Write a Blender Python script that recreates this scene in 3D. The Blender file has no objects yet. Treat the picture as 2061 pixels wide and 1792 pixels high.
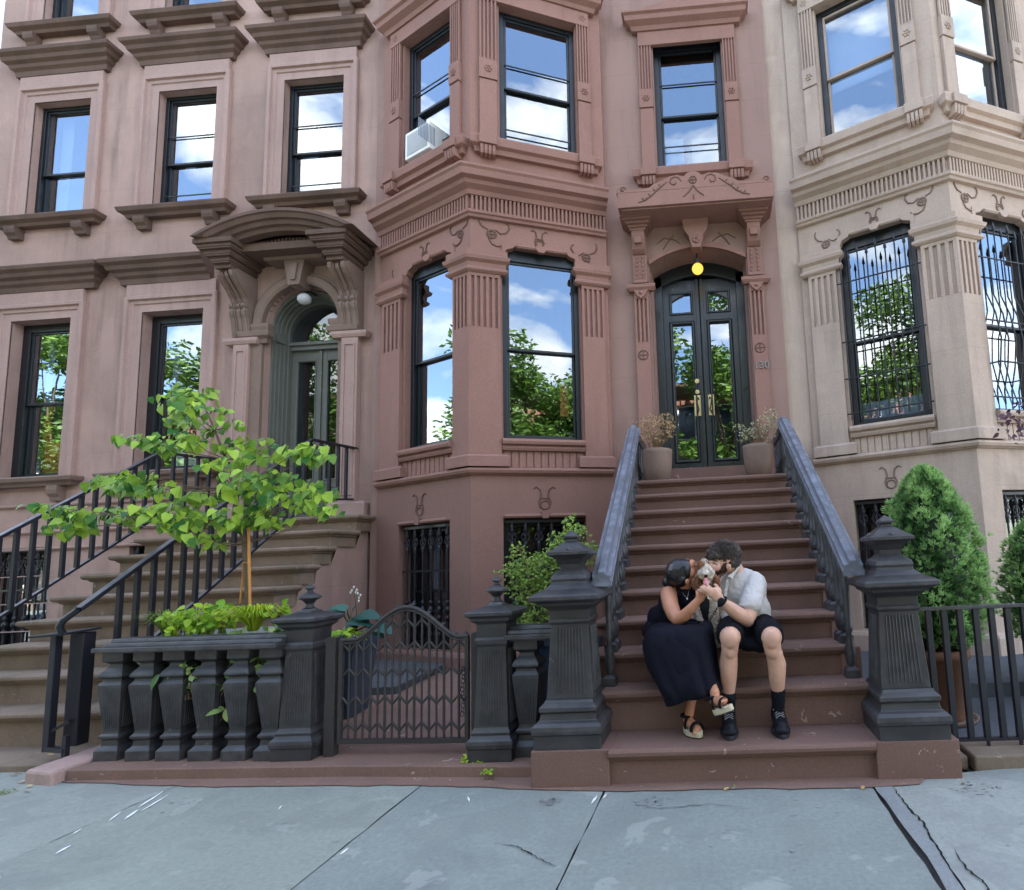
import bpy, math, random
from mathutils import Vector, Matrix, noise
random.seed(7)
PI = math.pi
sc = bpy.context.scene
COL = sc.collection
# ---------------------------------------------------------------- camera
YAW, PITCH, ROLL, FOC, PX, PY = -0.05146, 0.1151, -0.04577, 1150.0, 1375.05, 982.54
CAMLOC = Vector((0, 0, 1.3))
fw = Vector((math.sin(YAW)*math.cos(PITCH), math.cos(YAW)*math.cos(PITCH), math.sin(PITCH)))
rt = Vector((math.cos(YAW), -math.sin(YAW), 0)); up = rt.cross(fw)
rt2 = rt*math.cos(ROLL)+up*math.sin(ROLL); up2 = up*math.cos(ROLL)-rt*math.sin(ROLL)
cd = bpy.data.cameras.new('camera'); cam = bpy.data.objects.new('camera', cd); COL.objects.link(cam)
m = Matrix.Identity(4)
for i in range(3): m[i][0] = rt2[i]; m[i][1] = up2[i]; m[i][2] = -fw[i]; m[i][3] = CAMLOC[i]
cam.matrix_world = m
cd.sensor_fit = 'HORIZONTAL'; cd.sensor_width = 36; cd.lens = FOC/2061*36
cd.shift_x = 0.5-PX/2061; cd.shift_y = (PY-896)/2061
cd.clip_end = 2000; cd.clip_start = .05
sc.camera = cam
sc.view_settings.view_transform = 'Standard'; sc.view_settings.look = 'None'
sc.view_settings.exposure = 3.72; sc.view_settings.gamma = 1
# ---------------------------------------------------------------- light
SUN_EL, SUN_AZ = math.radians(50), math.radians(24)      # azimuth: from +y (behind the houses) towards +x
sdir = Vector((math.sin(SUN_AZ)*math.cos(SUN_EL), math.cos(SUN_AZ)*math.cos(SUN_EL), math.sin(SUN_EL)))
sd = bpy.data.lights.new('sun', 'SUN'); sd.energy = 3.2; sd.angle = math.radians(.5); sd.color = (1, .95, .88)
so = bpy.data.objects.new('sun', sd); COL.objects.link(so); so.rotation_euler = sdir.to_track_quat('Z', 'Y').to_euler()
w = bpy.data.worlds.new('World'); sc.world = w; w.use_nodes = True
nt = w.node_tree; N = nt.nodes; L = nt.links; N.clear()
def wn(t, **k):
    n = N.new(t)
    for a, b in k.items(): setattr(n, a, b)
    return n
sky = wn('ShaderNodeTexSky', sky_type='NISHITA', dust_density=.3, ozone_density=2.2, sun_disc=False, sun_elevation=SUN_EL, sun_rotation=SUN_AZ)
tc = wn('ShaderNodeTexCoord'); mp = wn('ShaderNodeMapping'); mp.inputs['Scale'].default_value = (1, 1, 2.1); mp.inputs['Location'].default_value = (7.3, 2.2, 1.4)
nz = wn('ShaderNodeTexNoise'); nz.inputs['Scale'].default_value = 3.3; nz.inputs['Detail'].default_value = 9; nz.inputs['Roughness'].default_value = .56; nz.inputs['Distortion'].default_value = .35
cr = wn('ShaderNodeValToRGB'); cr.color_ramp.elements[0].position = .50; cr.color_ramp.elements[1].position = .64
cr.color_ramp.elements[0].color = (.04, .04, .04, 1)
bg1 = wn('ShaderNodeBackground'); bg1.inputs[1].default_value = .068
bg2 = wn('ShaderNodeBackground'); bg2.inputs[0].default_value = (1, .935, .85, 1); bg2.inputs[1].default_value = .43
mx = wn('ShaderNodeMixShader'); out = wn('ShaderNodeOutputWorld')
L.new(tc.outputs['Generated'], mp.inputs[0]); L.new(mp.outputs[0], nz.inputs[0]); L.new(nz.outputs[0], cr.inputs[0])
L.new(sky.outputs[0], bg1.inputs[0]); L.new(cr.outputs[0], mx.inputs[0]); L.new(bg1.outputs[0], mx.inputs[1]); L.new(bg2.outputs[0], mx.inputs[2]); L.new(mx.outputs[0], out.inputs[0])
# ---------------------------------------------------------------- materials
MATS = {}
class NT:
    def __init__(s, name):
        s.m = bpy.data.materials.new(name); s.m.use_nodes = True; s.t = s.m.node_tree; s.t.nodes.clear()
        s.out = s.n('ShaderNodeOutputMaterial'); MATS[name] = s.m
        s.pos = s.n('ShaderNodeNewGeometry').outputs['Position']
    def n(s, t, **k):
        q = s.t.nodes.new(t)
        for a, b in k.items(): setattr(q, a, b)
        return q
    def l(s, a, b): s.t.links.new(a, b)
    def set(s, i, v):
        if isinstance(v, bpy.types.NodeSocket): s.l(v, i)
        else: i.default_value = v
    def noise(s, scale, detail=4, rough=.55, dist=0, vec=None, stretch=None):
        q = s.n('ShaderNodeTexNoise'); q.inputs['Scale'].default_value = scale; q.inputs['Detail'].default_value = detail
        q.inputs['Roughness'].default_value = rough; q.inputs['Distortion'].default_value = dist
        v = vec or s.pos
        if stretch:
            mm = s.n('ShaderNodeMapping'); mm.inputs['Scale'].default_value = stretch; s.l(v, mm.inputs[0]); v = mm.outputs[0]
        s.l(v, q.inputs[0]); return q.outputs[0]
    def ramp(s, fac, stops):
        q = s.n('ShaderNodeValToRGB'); e = q.color_ramp.elements
        while len(e) < len(stops): e.new(.5)
        for i, (p, c) in enumerate(stops):
            e[i].position = p; e[i].color = (*c, 1) if isinstance(c, tuple) else (c, c, c, 1)
        s.l(fac, q.inputs[0]); return q.outputs[0]
    def mix(s, fac, a, b, mode='MIX'):
        q = s.n('ShaderNodeMix', data_type='RGBA', blend_type=mode)
        s.set(q.inputs[0], fac); s.set(q.inputs[6], (*a, 1) if isinstance(a, tuple) else a); s.set(q.inputs[7], (*b, 1) if isinstance(b, tuple) else b)
        return q.outputs[2]
    def math(s, op, a, b=0, c=0):
        q = s.n('ShaderNodeMath', operation=op); s.set(q.inputs[0], a); s.set(q.inputs[1], b)
        if op in ('WRAP', 'COMPARE', 'SMOOTH_MIN', 'MULTIPLY_ADD'): s.set(q.inputs[2], c)
        return q.outputs[0]
    def bump(s, h, strength=.3, dist=.01, normal=None):
        q = s.n('ShaderNodeBump'); q.inputs['Strength'].default_value = strength; q.inputs['Distance'].default_value = dist; s.l(h, q.inputs['Height'])
        if normal: s.l(normal, q.inputs['Normal'])
        return q.outputs[0]
    def pbsdf(s, col, rough=.8, normal=None, metal=0, spec=.5, **k):
        q = s.n('ShaderNodeBsdfPrincipled'); s.set(q.inputs['Base Color'], (*col, 1) if isinstance(col, tuple) else col)
        s.set(q.inputs['Roughness'], rough); q.inputs['Metallic'].default_value = metal; q.inputs['Specular IOR Level'].default_value = spec
        for a, b in k.items(): s.set(q.inputs[a], b)
        if normal: s.l(normal, q.inputs['Normal'])
        s.l(q.outputs[0], s.out.inputs[0]); return q
def sc3(c, k): return tuple(min(1, x*k) for x in c)
def stone(name, c, var=.16, scale=1.1, fine=70, bump=.25, joints=0, stain=None, rough=.85, chips=None, pits=0, facevar=0, streaks=0):
    t = NT(name)
    a = t.noise(scale, 6, .6, .3); col = t.ramp(a, [(.28, sc3(c, 1-var)), (.5, c), (.74, sc3(c, 1+var))])
    b = t.noise(fine, 3, .7); col = t.mix(.35, col, t.ramp(b, [(.3, sc3(c, .62)), (.7, sc3(c, 1.36))]))
    if stain:
        st = t.noise(.9, 7, .65, .5, stretch=(1.5, 1.5, .45)); col = t.mix(t.ramp(st, [(.52, 0.), (.72, .75)]), col, stain)
    h = b
    if streaks:
        sk = t.noise(2.6, 5, .6, .2, stretch=(2.2, 2.2, .22)); big = t.noise(.55, 3, .5); col = t.mix(t.math('MULTIPLY', t.ramp(sk, [(.48, 0.), (.70, streaks)]), t.ramp(big, [(.38, 0.), (.62, 1.)])), col, sc3(c, .62))
        sp2 = t.noise(1.7, 6, .65, .6); col = t.mix(t.ramp(sp2, [(.56, 0.), (.70, streaks*.6)]), col, sc3(c, 1.22))
    if facevar:
        at_ = t.n('ShaderNodeAttribute', attribute_name='var'); col = t.mix(1.0, col, t.ramp(at_.outputs['Fac'], [(0., (.80, .84, .86)), (.45, (1.0, 1.03, .96)), (1., (1.10, 1.08, 1.12))]), 'MULTIPLY')
        pt = t.noise(2.1, 3, .5, .9); col = t.mix(t.ramp(pt, [(.555, 0.), (.575, .34)]), col, sc3(c, .74)); pt2 = t.noise(3.4, 4, .6, .5); col = t.mix(t.ramp(pt2, [(.60, 0.), (.63, .42)]), col, sc3(c, 1.32))
        gm = t.noise(26, 2, .5); col = t.mix(t.ramp(gm, [(.73, 0.), (.745, .6)]), col, sc3(c, .55)); col = t.mix(t.ramp(t.noise(240, 2), [(.35, .25), (.65, 0.)]), col, sc3(c, .5))
    if joints:
        sx = t.n('ShaderNodeSeparateXYZ'); t.l(t.pos, sx.inputs[0])
        fz = t.math('PINGPONG', t.math('ADD', sx.outputs[2], .12), joints/2)
        ln = t.math('LESS_THAN', fz, .0035); brk = t.math('GREATER_THAN', t.noise(1.3, 2), .47)
        ln = t.math('MULTIPLY', ln, brk); col = t.mix(t.math('MULTIPLY', ln, .28), col, sc3(c, .5))
    if chips:
        ch = t.noise(13, 5, .62, .8); ch2 = t.noise(2.3, 2)
        f = t.math('MULTIPLY', t.math('GREATER_THAN', ch, .66), t.math('GREATER_THAN', ch2, .5)); col = t.mix(f, col, chips)
    nb = t.bump(h, bump, .004); nb = t.bump(t.noise(5, 4), .25, .012, nb)
    t.pbsdf(col, rough, nb, spec=.25); return t.m
stone('stone_rose', (.375, .250, .212), .34, .9, joints=.62, stain=(.27, .195, .165), streaks=.85)
stone('stone_rose_trim', (.385, .262, .230), .16, 1.3, streaks=.45)
stone('stone_weathered', (.135, .086, .068), .36, 2.2, stain=(.075, .056, .042))
stone('stone_portal', (.215, .150, .122), .24, 1.8, stain=(.10, .078, .060))
stone('stone_step_old', (.225, .165, .122), .30, 2.6, stain=(.100, .092, .058), chips=(.3, .25, .2))
stone('stone_brown', (.285, .156, .126), .12, .8, 70, .35, stain=(.228, .128, .106), streaks=.40)
stone('stone_brown_wall', (.300, .190, .160), .16, .8, 90, .3, joints=.52, streaks=.7)
stone('stone_brown_base', (.245, .138, .112), .09, .8, 70, .35, stain=(.205, .113, .09))
stone('stone_step', (.180, .106, .085), .16, 1.4, 80, .3, chips=(.36, .27, .22), stain=(.125, .08, .062))
stone('stone_curb', (.20, .122, .095), .2, 2.0, 60, .3, chips=(.36, .30, .25), stain=(.16, .10, .085))
stone('stone_tan', (.45, .350, .288), .18, 1.0, 80, .3, joints=.5, stain=(.32, .235, .185), streaks=.8)
stone('bluestone', (.262, .276, .248), .26, .9, 40, .45, stain=(.175, .182, .178), facevar=1)
stone('bluestone_patch', (.20, .21, .21), .2, 2.5, 60, .3)
stone('bluestone_dark', (.085, .093, .103), .25, 1.3, 40, .25, stain=(.06, .065, .07))
stone('pot_stone', (.21, .145, .115), .12, 4, 90, .4)
stone('pot_planter', (.24, .24, .23), .15, 4, 90, .4)
stone('terracotta', (.17, .085, .05), .2, 6, 60, .3)
stone('brick_far', (.34, .15, .10), .2, .6, 20, .2, joints=.3)
stone('brick_far_tan', (.45, .34, .26), .2, .6, 20, .2, joints=.3)
stone('asphalt', (.06, .06, .062), .15, .8, 90, .3)
stone('slab_grout', (.09, .085, .08), .3, 3, 60, .3)
stone('bark', (.16, .11, .075), .3, 14, 60, .5)
def paint(name, c, rough=.5, var=.12, bump=.15, spec=.4, wear=None, sc_=3.):
    t = NT(name); a = t.noise(sc_, 5, .6); col = t.ramp(a, [(.3, sc3(c, 1-var)), (.7, sc3(c, 1+var))])
    if wear:
        f = t.noise(16, 6, .65, .5); f2 = t.noise(1.7, 3); col = t.mix(t.math('MULTIPLY', t.ramp(f, [(.66, 0.), (.70, 1.)]), t.ramp(f2, [(.45, 0.), (.6, 1.)])), col, wear)
    if wear:
        g = t.n('ShaderNodeNewGeometry'); e = t.ramp(g.outputs['Pointiness'], [(.515, 0.), (.56, 1.)]); col = t.mix(t.math('MULTIPLY', e, t.ramp(t.noise(9, 5, .7), [(.42, .05), (.62, .75)])), col, sc3(c, 2.6))
        dz = t.noise(3.2, 5, .6, .3); col = t.mix(t.ramp(dz, [(.52, 0.), (.72, .5)]), col, tuple(a_*.6+b_*.4 for a_, b_ in zip(c, (.10, .085, .07))))
    t.pbsdf(col, t.ramp(t.noise(7, 4), [(.3, rough*.8), (.7, min(1, rough*1.2))]), t.bump(t.noise(60, 3), bump, .002), spec=spec); return t.m
paint('iron_grey', (.027, .0265, .029), .45, .30, .5, .5, wear=(.12, .115, .11), sc_=5.)
paint('iron_brown', (.034, .030, .030), .55, .2, .4, .4)
paint('iron_blue', (.088, .096, .118), .42, .12, .3, .5, wear=(.18, .19, .21))
paint('iron_black', (.012, .013, .020), .45, .15, .3, .5)
paint('frame_black', (.007, .010, .014), .4, .15, .1, .5)
paint('wood_grey', (.135, .142, .124), .5, .08, .1, .4)
paint('door_black', (.013, .018, .024), .32, .15, .1, .6)
paint('door_brown', (.030, .021, .018), .35, .15, .1, .6)
paint('white_paint', (.78, .78, .76), .5, .03, .05)
paint('plastic_grey', (.50, .51, .52), .5, .05, .05)
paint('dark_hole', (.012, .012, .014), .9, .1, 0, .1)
paint('curtain_white', (.50, .54, .60), .9, .06, .3, .1)
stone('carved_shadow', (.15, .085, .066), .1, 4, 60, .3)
paint('curtain_grey', (.24, .27, .32), .9, .06, .3, .1)
paint('brass', (.62, .50, .27), .35, .1, .05, .5)
paint('shutter_brown', (.075, .042, .036), .6, .1, .1, .3)
paint('pot_blue', (.035, .055, .085), .35, .1, .1, .5)
paint('stake_wood', (.52, .24, .07), .7, .2, .3, .2, sc_=9)
paint('orange_glass', (.75, .26, .05), .5, .3, .1, .3)
MATS['brass'].node_tree.nodes['Principled BSDF'].inputs['Metallic'].default_value = .85
def emis(name, c, s):
    t = NT(name); e = t.n('ShaderNodeEmission'); e.inputs[0].default_value = (*c, 1); e.inputs[1].default_value = s; t.l(e.outputs[0], t.out.inputs[0])
emis('lamp_glow', (1, .58, .10), .12)
def glass(name, refl=.5, tint=(.60, .66, .72), wob=.02):
    t = NT(name); g = t.n('ShaderNodeBsdfGlossy'); g.inputs['Roughness'].default_value = 0; g.inputs['Color'].default_value = (.78, .90, 1, 1)
    tr = t.n('ShaderNodeBsdfTransparent'); tr.inputs[0].default_value = (*tint, 1)
    lw = t.n('ShaderNodeLayerWeight'); lw.inputs[0].default_value = .35
    f = t.math('MINIMUM', t.math('ADD', t.math('MULTIPLY', lw.outputs[1], .3), refl), .95)
    nb = t.bump(t.noise(1.1, 2, .5, .4), wob, .05); t.l(nb, g.inputs['Normal'])
    x = t.n('ShaderNodeMixShader'); t.l(f, x.inputs[0]); t.l(tr.outputs[0], x.inputs[1]); t.l(g.outputs[0], x.inputs[2]); t.l(x.outputs[0], t.out.inputs[0])
glass('glass', .21); glass('glass_dark', .06, wob=.02); glass('glass_wavy', .22, wob=.05)
def leafmat(name, c1, c2, trans=.35, scale=7, rough=.5):
    t = NT(name); a = t.noise(scale, 3, .6); at = t.n('ShaderNodeAttribute', attribute_name='var')
    f = t.math('ADD', t.math('MULTIPLY', a, .5), t.math('MULTIPLY', at.outputs['Fac'], .6))
    col = t.ramp(f, [(.25, c1), (.8, c2)])
    p = t.pbsdf(col, rough, t.bump(t.noise(90, 2), .2, .002), spec=.35)
    tl = t.n('ShaderNodeBsdfTranslucent'); t.l(col, tl.inputs[0]); x = t.n('ShaderNodeMixShader'); x.inputs[0].default_value = trans
    t.l(p.outputs[0], x.inputs[1]); t.l(tl.outputs[0], x.inputs[2]); t.l(x.outputs[0], t.out.inputs[0])
leafmat('leaf_tree', (.035, .15, .025), (.40, .58, .06))
leafmat('leaf_lime', (.14, .33, .02), (.42, .58, .04))
leafmat('leaf_grass', (.20, .38, .02), (.58, .66, .06))
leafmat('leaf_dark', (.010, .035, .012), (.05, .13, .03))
leafmat('leaf_hosta', (.02, .075, .060), (.05, .14, .11), .15, 4)
leafmat('leaf_varieg', (.04, .12, .02), (.35, .45, .15), .2, 9)
leafmat('leaf_box', (.035, .10, .012), (.30, .42, .07))
leafmat('leaf_conifer', (.06, .17, .045), (.40, .60, .22), .35, 9)
leafmat('leaf_dry', (.24, .15, .07), (.62, .43, .22), .3, 14)
leafmat('leaf_pale', (.16, .22, .10), (.55, .50, .30), .3, 14)
leafmat('leaf_far', (.035, .085, .014), (.16, .26, .04), .3, 2)
leafmat('petal_white', (.7, .7, .68), (.85, .85, .82), .2)
leafmat('leaf_plum', (.045, .018, .03), (.12, .05, .07), .2)
leafmat('moss', (.07, .11, .02), (.28, .34, .08), .2, 12)
leafmat('leaf_fallen', (.30, .16, .05), (.62, .42, .2), .2, 12)
def cloth(name, c, rough=.85, weave=240, var=.1, bump=.3, spec=.15):
    t = NT(name); a = t.noise(6, 4); col = t.ramp(a, [(.3, sc3(c, 1-var)), (.7, sc3(c, 1+var))])
    nb = t.bump(t.noise(weave, 2), bump, .001); nb = t.bump(t.noise(11, 3, .5, .6), .5, .02, nb); t.pbsdf(col, rough, nb, spec=spec)
cloth('dress_black', (.006, .0065, .013)); cloth('shorts_black', (.005, .0055, .009)); cloth('shirt_linen', (.50, .475, .46), .9, var=.10)
cloth('sock_black', (.007, .008, .013)); cloth('shoe_black', (.010, .011, .015), .5); cloth('harness', (.010, .010, .012))
cloth('jute', (.50, .43, .30), .9, 120); cloth('lace_grey', (.25, .24, .25)); cloth('sole_dark', (.035, .035, .042), .6)
cloth('hair_black', (.008, .007, .009), .32, 160, .3, .6, .6); cloth('hair_brown', (.034, .023, .018), .55, 160, .3, .8, .4); cloth('beard', (.050, .028, .019), .8, 200, .3, .8)
cloth('fur_white', (.50, .43, .36), .9, 100, .3, .9); cloth('fur_brown', (.26, .13, .075), .9, 100, .4, .9); cloth('fur_grey', (.42, .39, .35), .9, 100, .4, .9)
def skin(name, c):
    t = NT(name); col = t.ramp(t.noise(10, 4), [(.3, sc3(c, .88)), (.7, sc3(c, 1.08))])
    t.pbsdf(col, .48, t.bump(t.noise(150, 2), .12, .001), spec=.4, **{'Subsurface Weight': .12, 'Subsurface Radius': (.02, .008, .004), 'Subsurface Scale': .6})
skin('skin_tan', (.50, .225, .130)); skin('skin_light', (.62, .40, .315)); skin('skin_leg', (.55, .315, .225)); skin('tongue', (.68, .25, .30)); skin('lip', (.40, .14, .12))
# ---------------------------------------------------------------- mesh helpers
class Fr:
    """a wall plane: u runs along it, z up, d out of it towards the street"""
    def __init__(s, p, q):
        s.o = Vector((p[0], p[1], 0)); d = Vector((q[0]-p[0], q[1]-p[1], 0)); s.L = d.length; s.u = d.normalized(); s.n = Vector((s.u.y, -s.u.x, 0))
    def __call__(s, u, z, d=0): return s.o+s.u*u+s.n*d+Vector((0, 0, z))
WF = Fr((0, 0), (1, 0))                       # world frame: u = x, d = -y
class MB:
    def __init__(s): s.v = []; s.f = []; s.mi = []; s.sm = []; s.var = []
    def add(s, vs, fs, mi=0, sm=False, var=None):
        b = len(s.v); s.v.extend([tuple(v) for v in vs])
        for f in fs:
            s.f.append(tuple(b+i for i in f)); s.mi.append(mi); s.sm.append(sm); s.var.append(var if var is not None else .5)
        return s
    def build(s, name, mats, parent=None, bevel=0, at=None, solid=0):
        me = bpy.data.meshes.new(name); me.from_pydata(s.v, [], s.f)
        if isinstance(mats, str): mats = [mats]
        for q in mats: me.materials.append(MATS[q])
        me.polygons.foreach_set('material_index', s.mi); me.polygons.foreach_set('use_smooth', s.sm)
        if any(x != .5 for x in s.var):
            at_ = me.attributes.new('var', 'FLOAT', 'FACE'); at_.data.foreach_set('value', s.var)
        me.update()
        o = bpy.data.objects.new(name, me); COL.objects.link(o)
        if at is not None:
            me.transform(Matrix.Translation(-Vector(at))); o.location = at
        if parent is not None:
            o.parent = parent
            if parent.type == 'EMPTY' and at is None: o.matrix_parent_inverse = Matrix.Translation(-parent.location)
        if bevel:
            b = o.modifiers.new('bevel', 'BEVEL'); b.width = bevel; b.segments = 2; b.limit_method = 'ANGLE'; b.angle_limit = math.radians(40); b.harden_normals = False
        return o
def empty(name, loc, label=None, cat=None, group=None):
    o = bpy.data.objects.new(name, None); COL.objects.link(o); o.location = loc; o.empty_display_size = .1
    tag(o, label, cat, group); return o
def tag(o, label=None, cat=None, group=None, kind=None):
    if label: o['label'] = label
    if cat: o['category'] = cat
    if group: o['group'] = group
    if kind: o['kind'] = kind
    return o
def copy_tree(o, loc, parent=None):
    c = o.copy(); COL.objects.link(c)
    if parent is not None: c.parent = parent; c.matrix_parent_inverse = o.matrix_parent_inverse.copy()
    else: c.location = loc
    for ch in list(o.children): copy_tree(ch, None, c)
    return c
BOXF = [(0, 1, 2, 3), (7, 6, 5, 4), (0, 4, 5, 1), (1, 5, 6, 2), (2, 6, 7, 3), (3, 7, 4, 0)]
def box(mb, fr, u0, u1, z0, z1, d0, d1, mi=0):
    vs = [fr(u0, z0, d1), fr(u1, z0, d1), fr(u1, z1, d1), fr(u0, z1, d1), fr(u0, z0, d0), fr(u1, z0, d0), fr(u1, z1, d0), fr(u0, z1, d0)]
    return mb.add(vs, BOXF, mi)
def xbox(mb, x0, x1, y0, y1, z0, z1, mi=0): return box(mb, WF, x0, x1, z0, z1, -y1, -y0, mi)
def prism(mb, fr, pts, d0, d1, mi=0, sm=False):
    """polygon in (u,z) (counter-clockwise seen from the street) extruded d0..d1"""
    n = len(pts); vs = [fr(u, z, d1) for u, z in pts]+[fr(u, z, d0) for u, z in pts]
    mb.add(vs, [tuple(range(n)), tuple(range(2*n-1, n-1, -1))], mi)
    return mb.add(vs, [(i, i+n, (i+1) % n+n, (i+1) % n) for i in range(n)], mi, sm)
def sidepr(mb, fr, pts, u0, u1, mi=0):
    """profile in (d,z) extruded along u"""
    n = len(pts); vs = [fr(u0, z, d) for d, z in pts]+[fr(u1, z, d) for d, z in pts]
    fs = [tuple(range(n)), tuple(range(2*n-1, n-1, -1))]+[(i, i+n, (i+1) % n+n, (i+1) % n) for i in range(n)]
    return mb.add(vs, fs, mi)
def mould(mb, fr, u0, u1, prof, mi=0, ret=(1, 1)):
    """cornice: profile (d,z) bottom to top run along u, mitred returns at the ends"""
    n = len(prof); L_ = [fr(u0-d*ret[0], z, d) for d, z in prof]; R_ = [fr(u1+d*ret[1], z, d) for d, z in prof]
    LB = [fr(u0-d*ret[0], z, 0) for d, z in prof]; RB = [fr(u1+d*ret[1], z, 0) for d, z in prof]
    vs = LB+L_+R_+RB; fs = []
    for i in range(n-1):
        for a in range(3): fs.append((a*n+i, (a+1)*n+i, (a+1)*n+i+1, a*n+i+1))
    fs.append((n-1, 2*n-1, 3*n-1, 4*n-1)); fs.append((3*n, 2*n, n, 0))
    return mb.add(vs, fs, mi)
def sweep(mb, path, prof, mi=0, closed_top=True):
    """profile (d,z) swept along a plan polyline (street side on the right when walking)"""
    n = len(prof); P = [Vector((p[0], p[1])) for p in path]; k = len(P); dirs = [(P[i+1]-P[i]).normalized() for i in range(k-1)]
    nor = [Vector((d.y, -d.x)) for d in dirs]; vs = []
    for i in range(k):
        if i == 0: mv = nor[0]
        elif i == k-1: mv = nor[-1]
        else:
            b = (nor[i-1]+nor[i]).normalized(); mv = b/max(.3, b.dot(nor[i]))
        for d, z in prof: q = P[i]+mv*d; vs.append((q.x, q.y, z))
    fs = []
    for i in range(k-1):
        for j in range(n-1): fs.append((i*n+j, (i+1)*n+j, (i+1)*n+j+1, i*n+j+1))
    fs.append(tuple(range(n))); fs.append(tuple(range(k*n-1, (k-1)*n-1, -1)))
    return mb.add(vs, fs, mi)
def wall(mb, fr, u0, u1, z0, z1, holes, depth=.22, mi=0):
    us = sorted({u0, u1, *[h[0] for h in holes], *[h[1] for h in holes]}); zs = sorted({z0, z1, *[h[2] for h in holes], *[h[3] for h in holes]})
    for i in range(len(us)-1):
        for j in range(len(zs)-1):
            cu, cz = (us[i]+us[i+1])/2, (zs[j]+zs[j+1])/2
            if any(h[0] < cu < h[1] and h[2] < cz < h[3] for h in holes): continue
            mb.add([fr(us[i], zs[j]), fr(us[i+1], zs[j]), fr(us[i+1], zs[j+1]), fr(us[i], zs[j+1])], [(0, 1, 2, 3)], mi)
    for h in holes:
        a, b, c, d = h[:4]
        for (p, q) in (((a, c), (b, c)), ((b, c), (b, d)), ((b, d), (a, d)), ((a, d), (a, c))):
            mb.add([fr(*p, 0), fr(*q, 0), fr(*q, -depth), fr(*p, -depth)], [(3, 2, 1, 0)], mi)
def arch_fill(mb, fr, u0, u1, z0, ztop, fn, depth, mi=0, n=24, d=0):
    """spandrel between curve z=fn(u) and ztop plus the reveal under the curve"""
    us = [u0+(u1-u0)*i/n for i in range(n+1)]; 
    for a, b in zip(us, us[1:]):
        mb.add([fr(a, fn(a), d), fr(b, fn(b), d), fr(b, ztop, d), fr(a, ztop, d)], [(0, 1, 2, 3)], mi)
        mb.add([fr(a, fn(a), d), fr(b, fn(b), d), fr(b, fn(b), -depth), fr(a, fn(a), -depth)], [(3, 2, 1, 0)], mi, True)
def uframe(mb, fr, u0, u1, z0, z1, prof, mi=0, bottom=False):
    """moulded band round an opening; profile (o outward from the opening edge, d)"""
    n = len(prof); rows = []
    cor = [(u0, z0, -1, 0), (u0, z1, -1, 1), (u1, z1, 1, 1), (u1, z0, 1, 0)]
    if bottom: cor = [(u0, z0, -1, -1), (u0, z1, -1, 1), (u1, z1, 1, 1), (u1, z0, 1, -1), (u0, z0, -1, -1)]
    for (u, z, su, sz) in cor: rows += [fr(u+o*su, z+o*sz, d) for o, d in prof]
    fs = []
    for i in range(len(cor)-1):
        for j in range(n-1): fs.append((i*n+j, i*n+j+1, (i+1)*n+j+1, (i+1)*n+j))
    return mb.add(rows, fs, mi)
def tube(mb, pts, r, sides=8, mi=0, cap=True, sm=True, var=None):
    P = [Vector(p) for p in pts]; n = len(P); R = r if isinstance(r, (list, tuple)) else [r]*n; vs = []
    t0 = (P[1]-P[0]).normalized(); a = t0.orthogonal().normalized()
    for i in range(n):
        t = (P[min(i+1, n-1)]-P[max(i-1, 0)]).normalized(); a = (a-t*a.dot(t)).normalized(); b = t.cross(a)
        for k in range(sides):
            w_ = 2*PI*k/sides; vs.append(P[i]+(a*math.cos(w_)+b*math.sin(w_))*R[i])
    fs = [(i*sides+k, i*sides+(k+1) % sides, (i+1)*sides+(k+1) % sides, (i+1)*sides+k) for i in range(n-1) for k in range(sides)]
    mb.add(vs, fs, mi, sm, var)
    if cap: mb.add(vs[:sides], [tuple(range(sides-1, -1, -1))], mi); mb.add(vs[-sides:], [tuple(range(sides))], mi)
    return mb
def bar(mb, p, q, w_, h=None, mi=0, upv=(0, 0, 1)):
    """square bar from p to q, w_ wide, h deep"""
    p, q = Vector(p), Vector(q); h = h or w_; t = (q-p).normalized(); u_ = Vector(upv)
    if abs(t.dot(u_)) > .95: u_ = Vector((0, 1, 0))
    a = t.cross(u_).normalized(); b = a.cross(t).normalized(); vs = []
    for c in (p, q):
        for sa, sb in ((-1, -1), (1, -1), (1, 1), (-1, 1)): vs.append(c+a*sa*w_/2+b*sb*h/2)
    return mb.add(vs, BOXF, mi)
def lathe(mb, x, y, prof, sides=16, mi=0, sm=True, rot=0, sx=1, sy=1):
    """profile (r,z); sides=4 with rot=45deg gives a square post"""
    n = len(prof); vs = []
    for r, z in prof:
        for k in range(sides):
            w_ = 2*PI*k/sides+rot; vs.append((x+r*math.cos(w_)*sx, y+r*math.sin(w_)*sy, z))
    fs = [(i*sides+k, i*sides+(k+1) % sides, (i+1)*sides+(k+1) % sides, (i+1)*sides+k) for i in range(n-1) for k in range(sides)]
    mb.add(vs, fs, mi, sm); mb.add(vs[:sides], [tuple(range(sides-1, -1, -1))], mi); mb.add(vs[-sides:], [tuple(range(sides))], mi)
    return mb
def sq(mb, x, y, prof, mi=0, sx=1, sy=1):
    """square-plan turned post: profile (half width, z)"""
    return lathe(mb, x, y, [(h*math.sqrt(2), z) for h, z in prof], 4, mi, False, PI/4, sx, sy)
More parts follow.
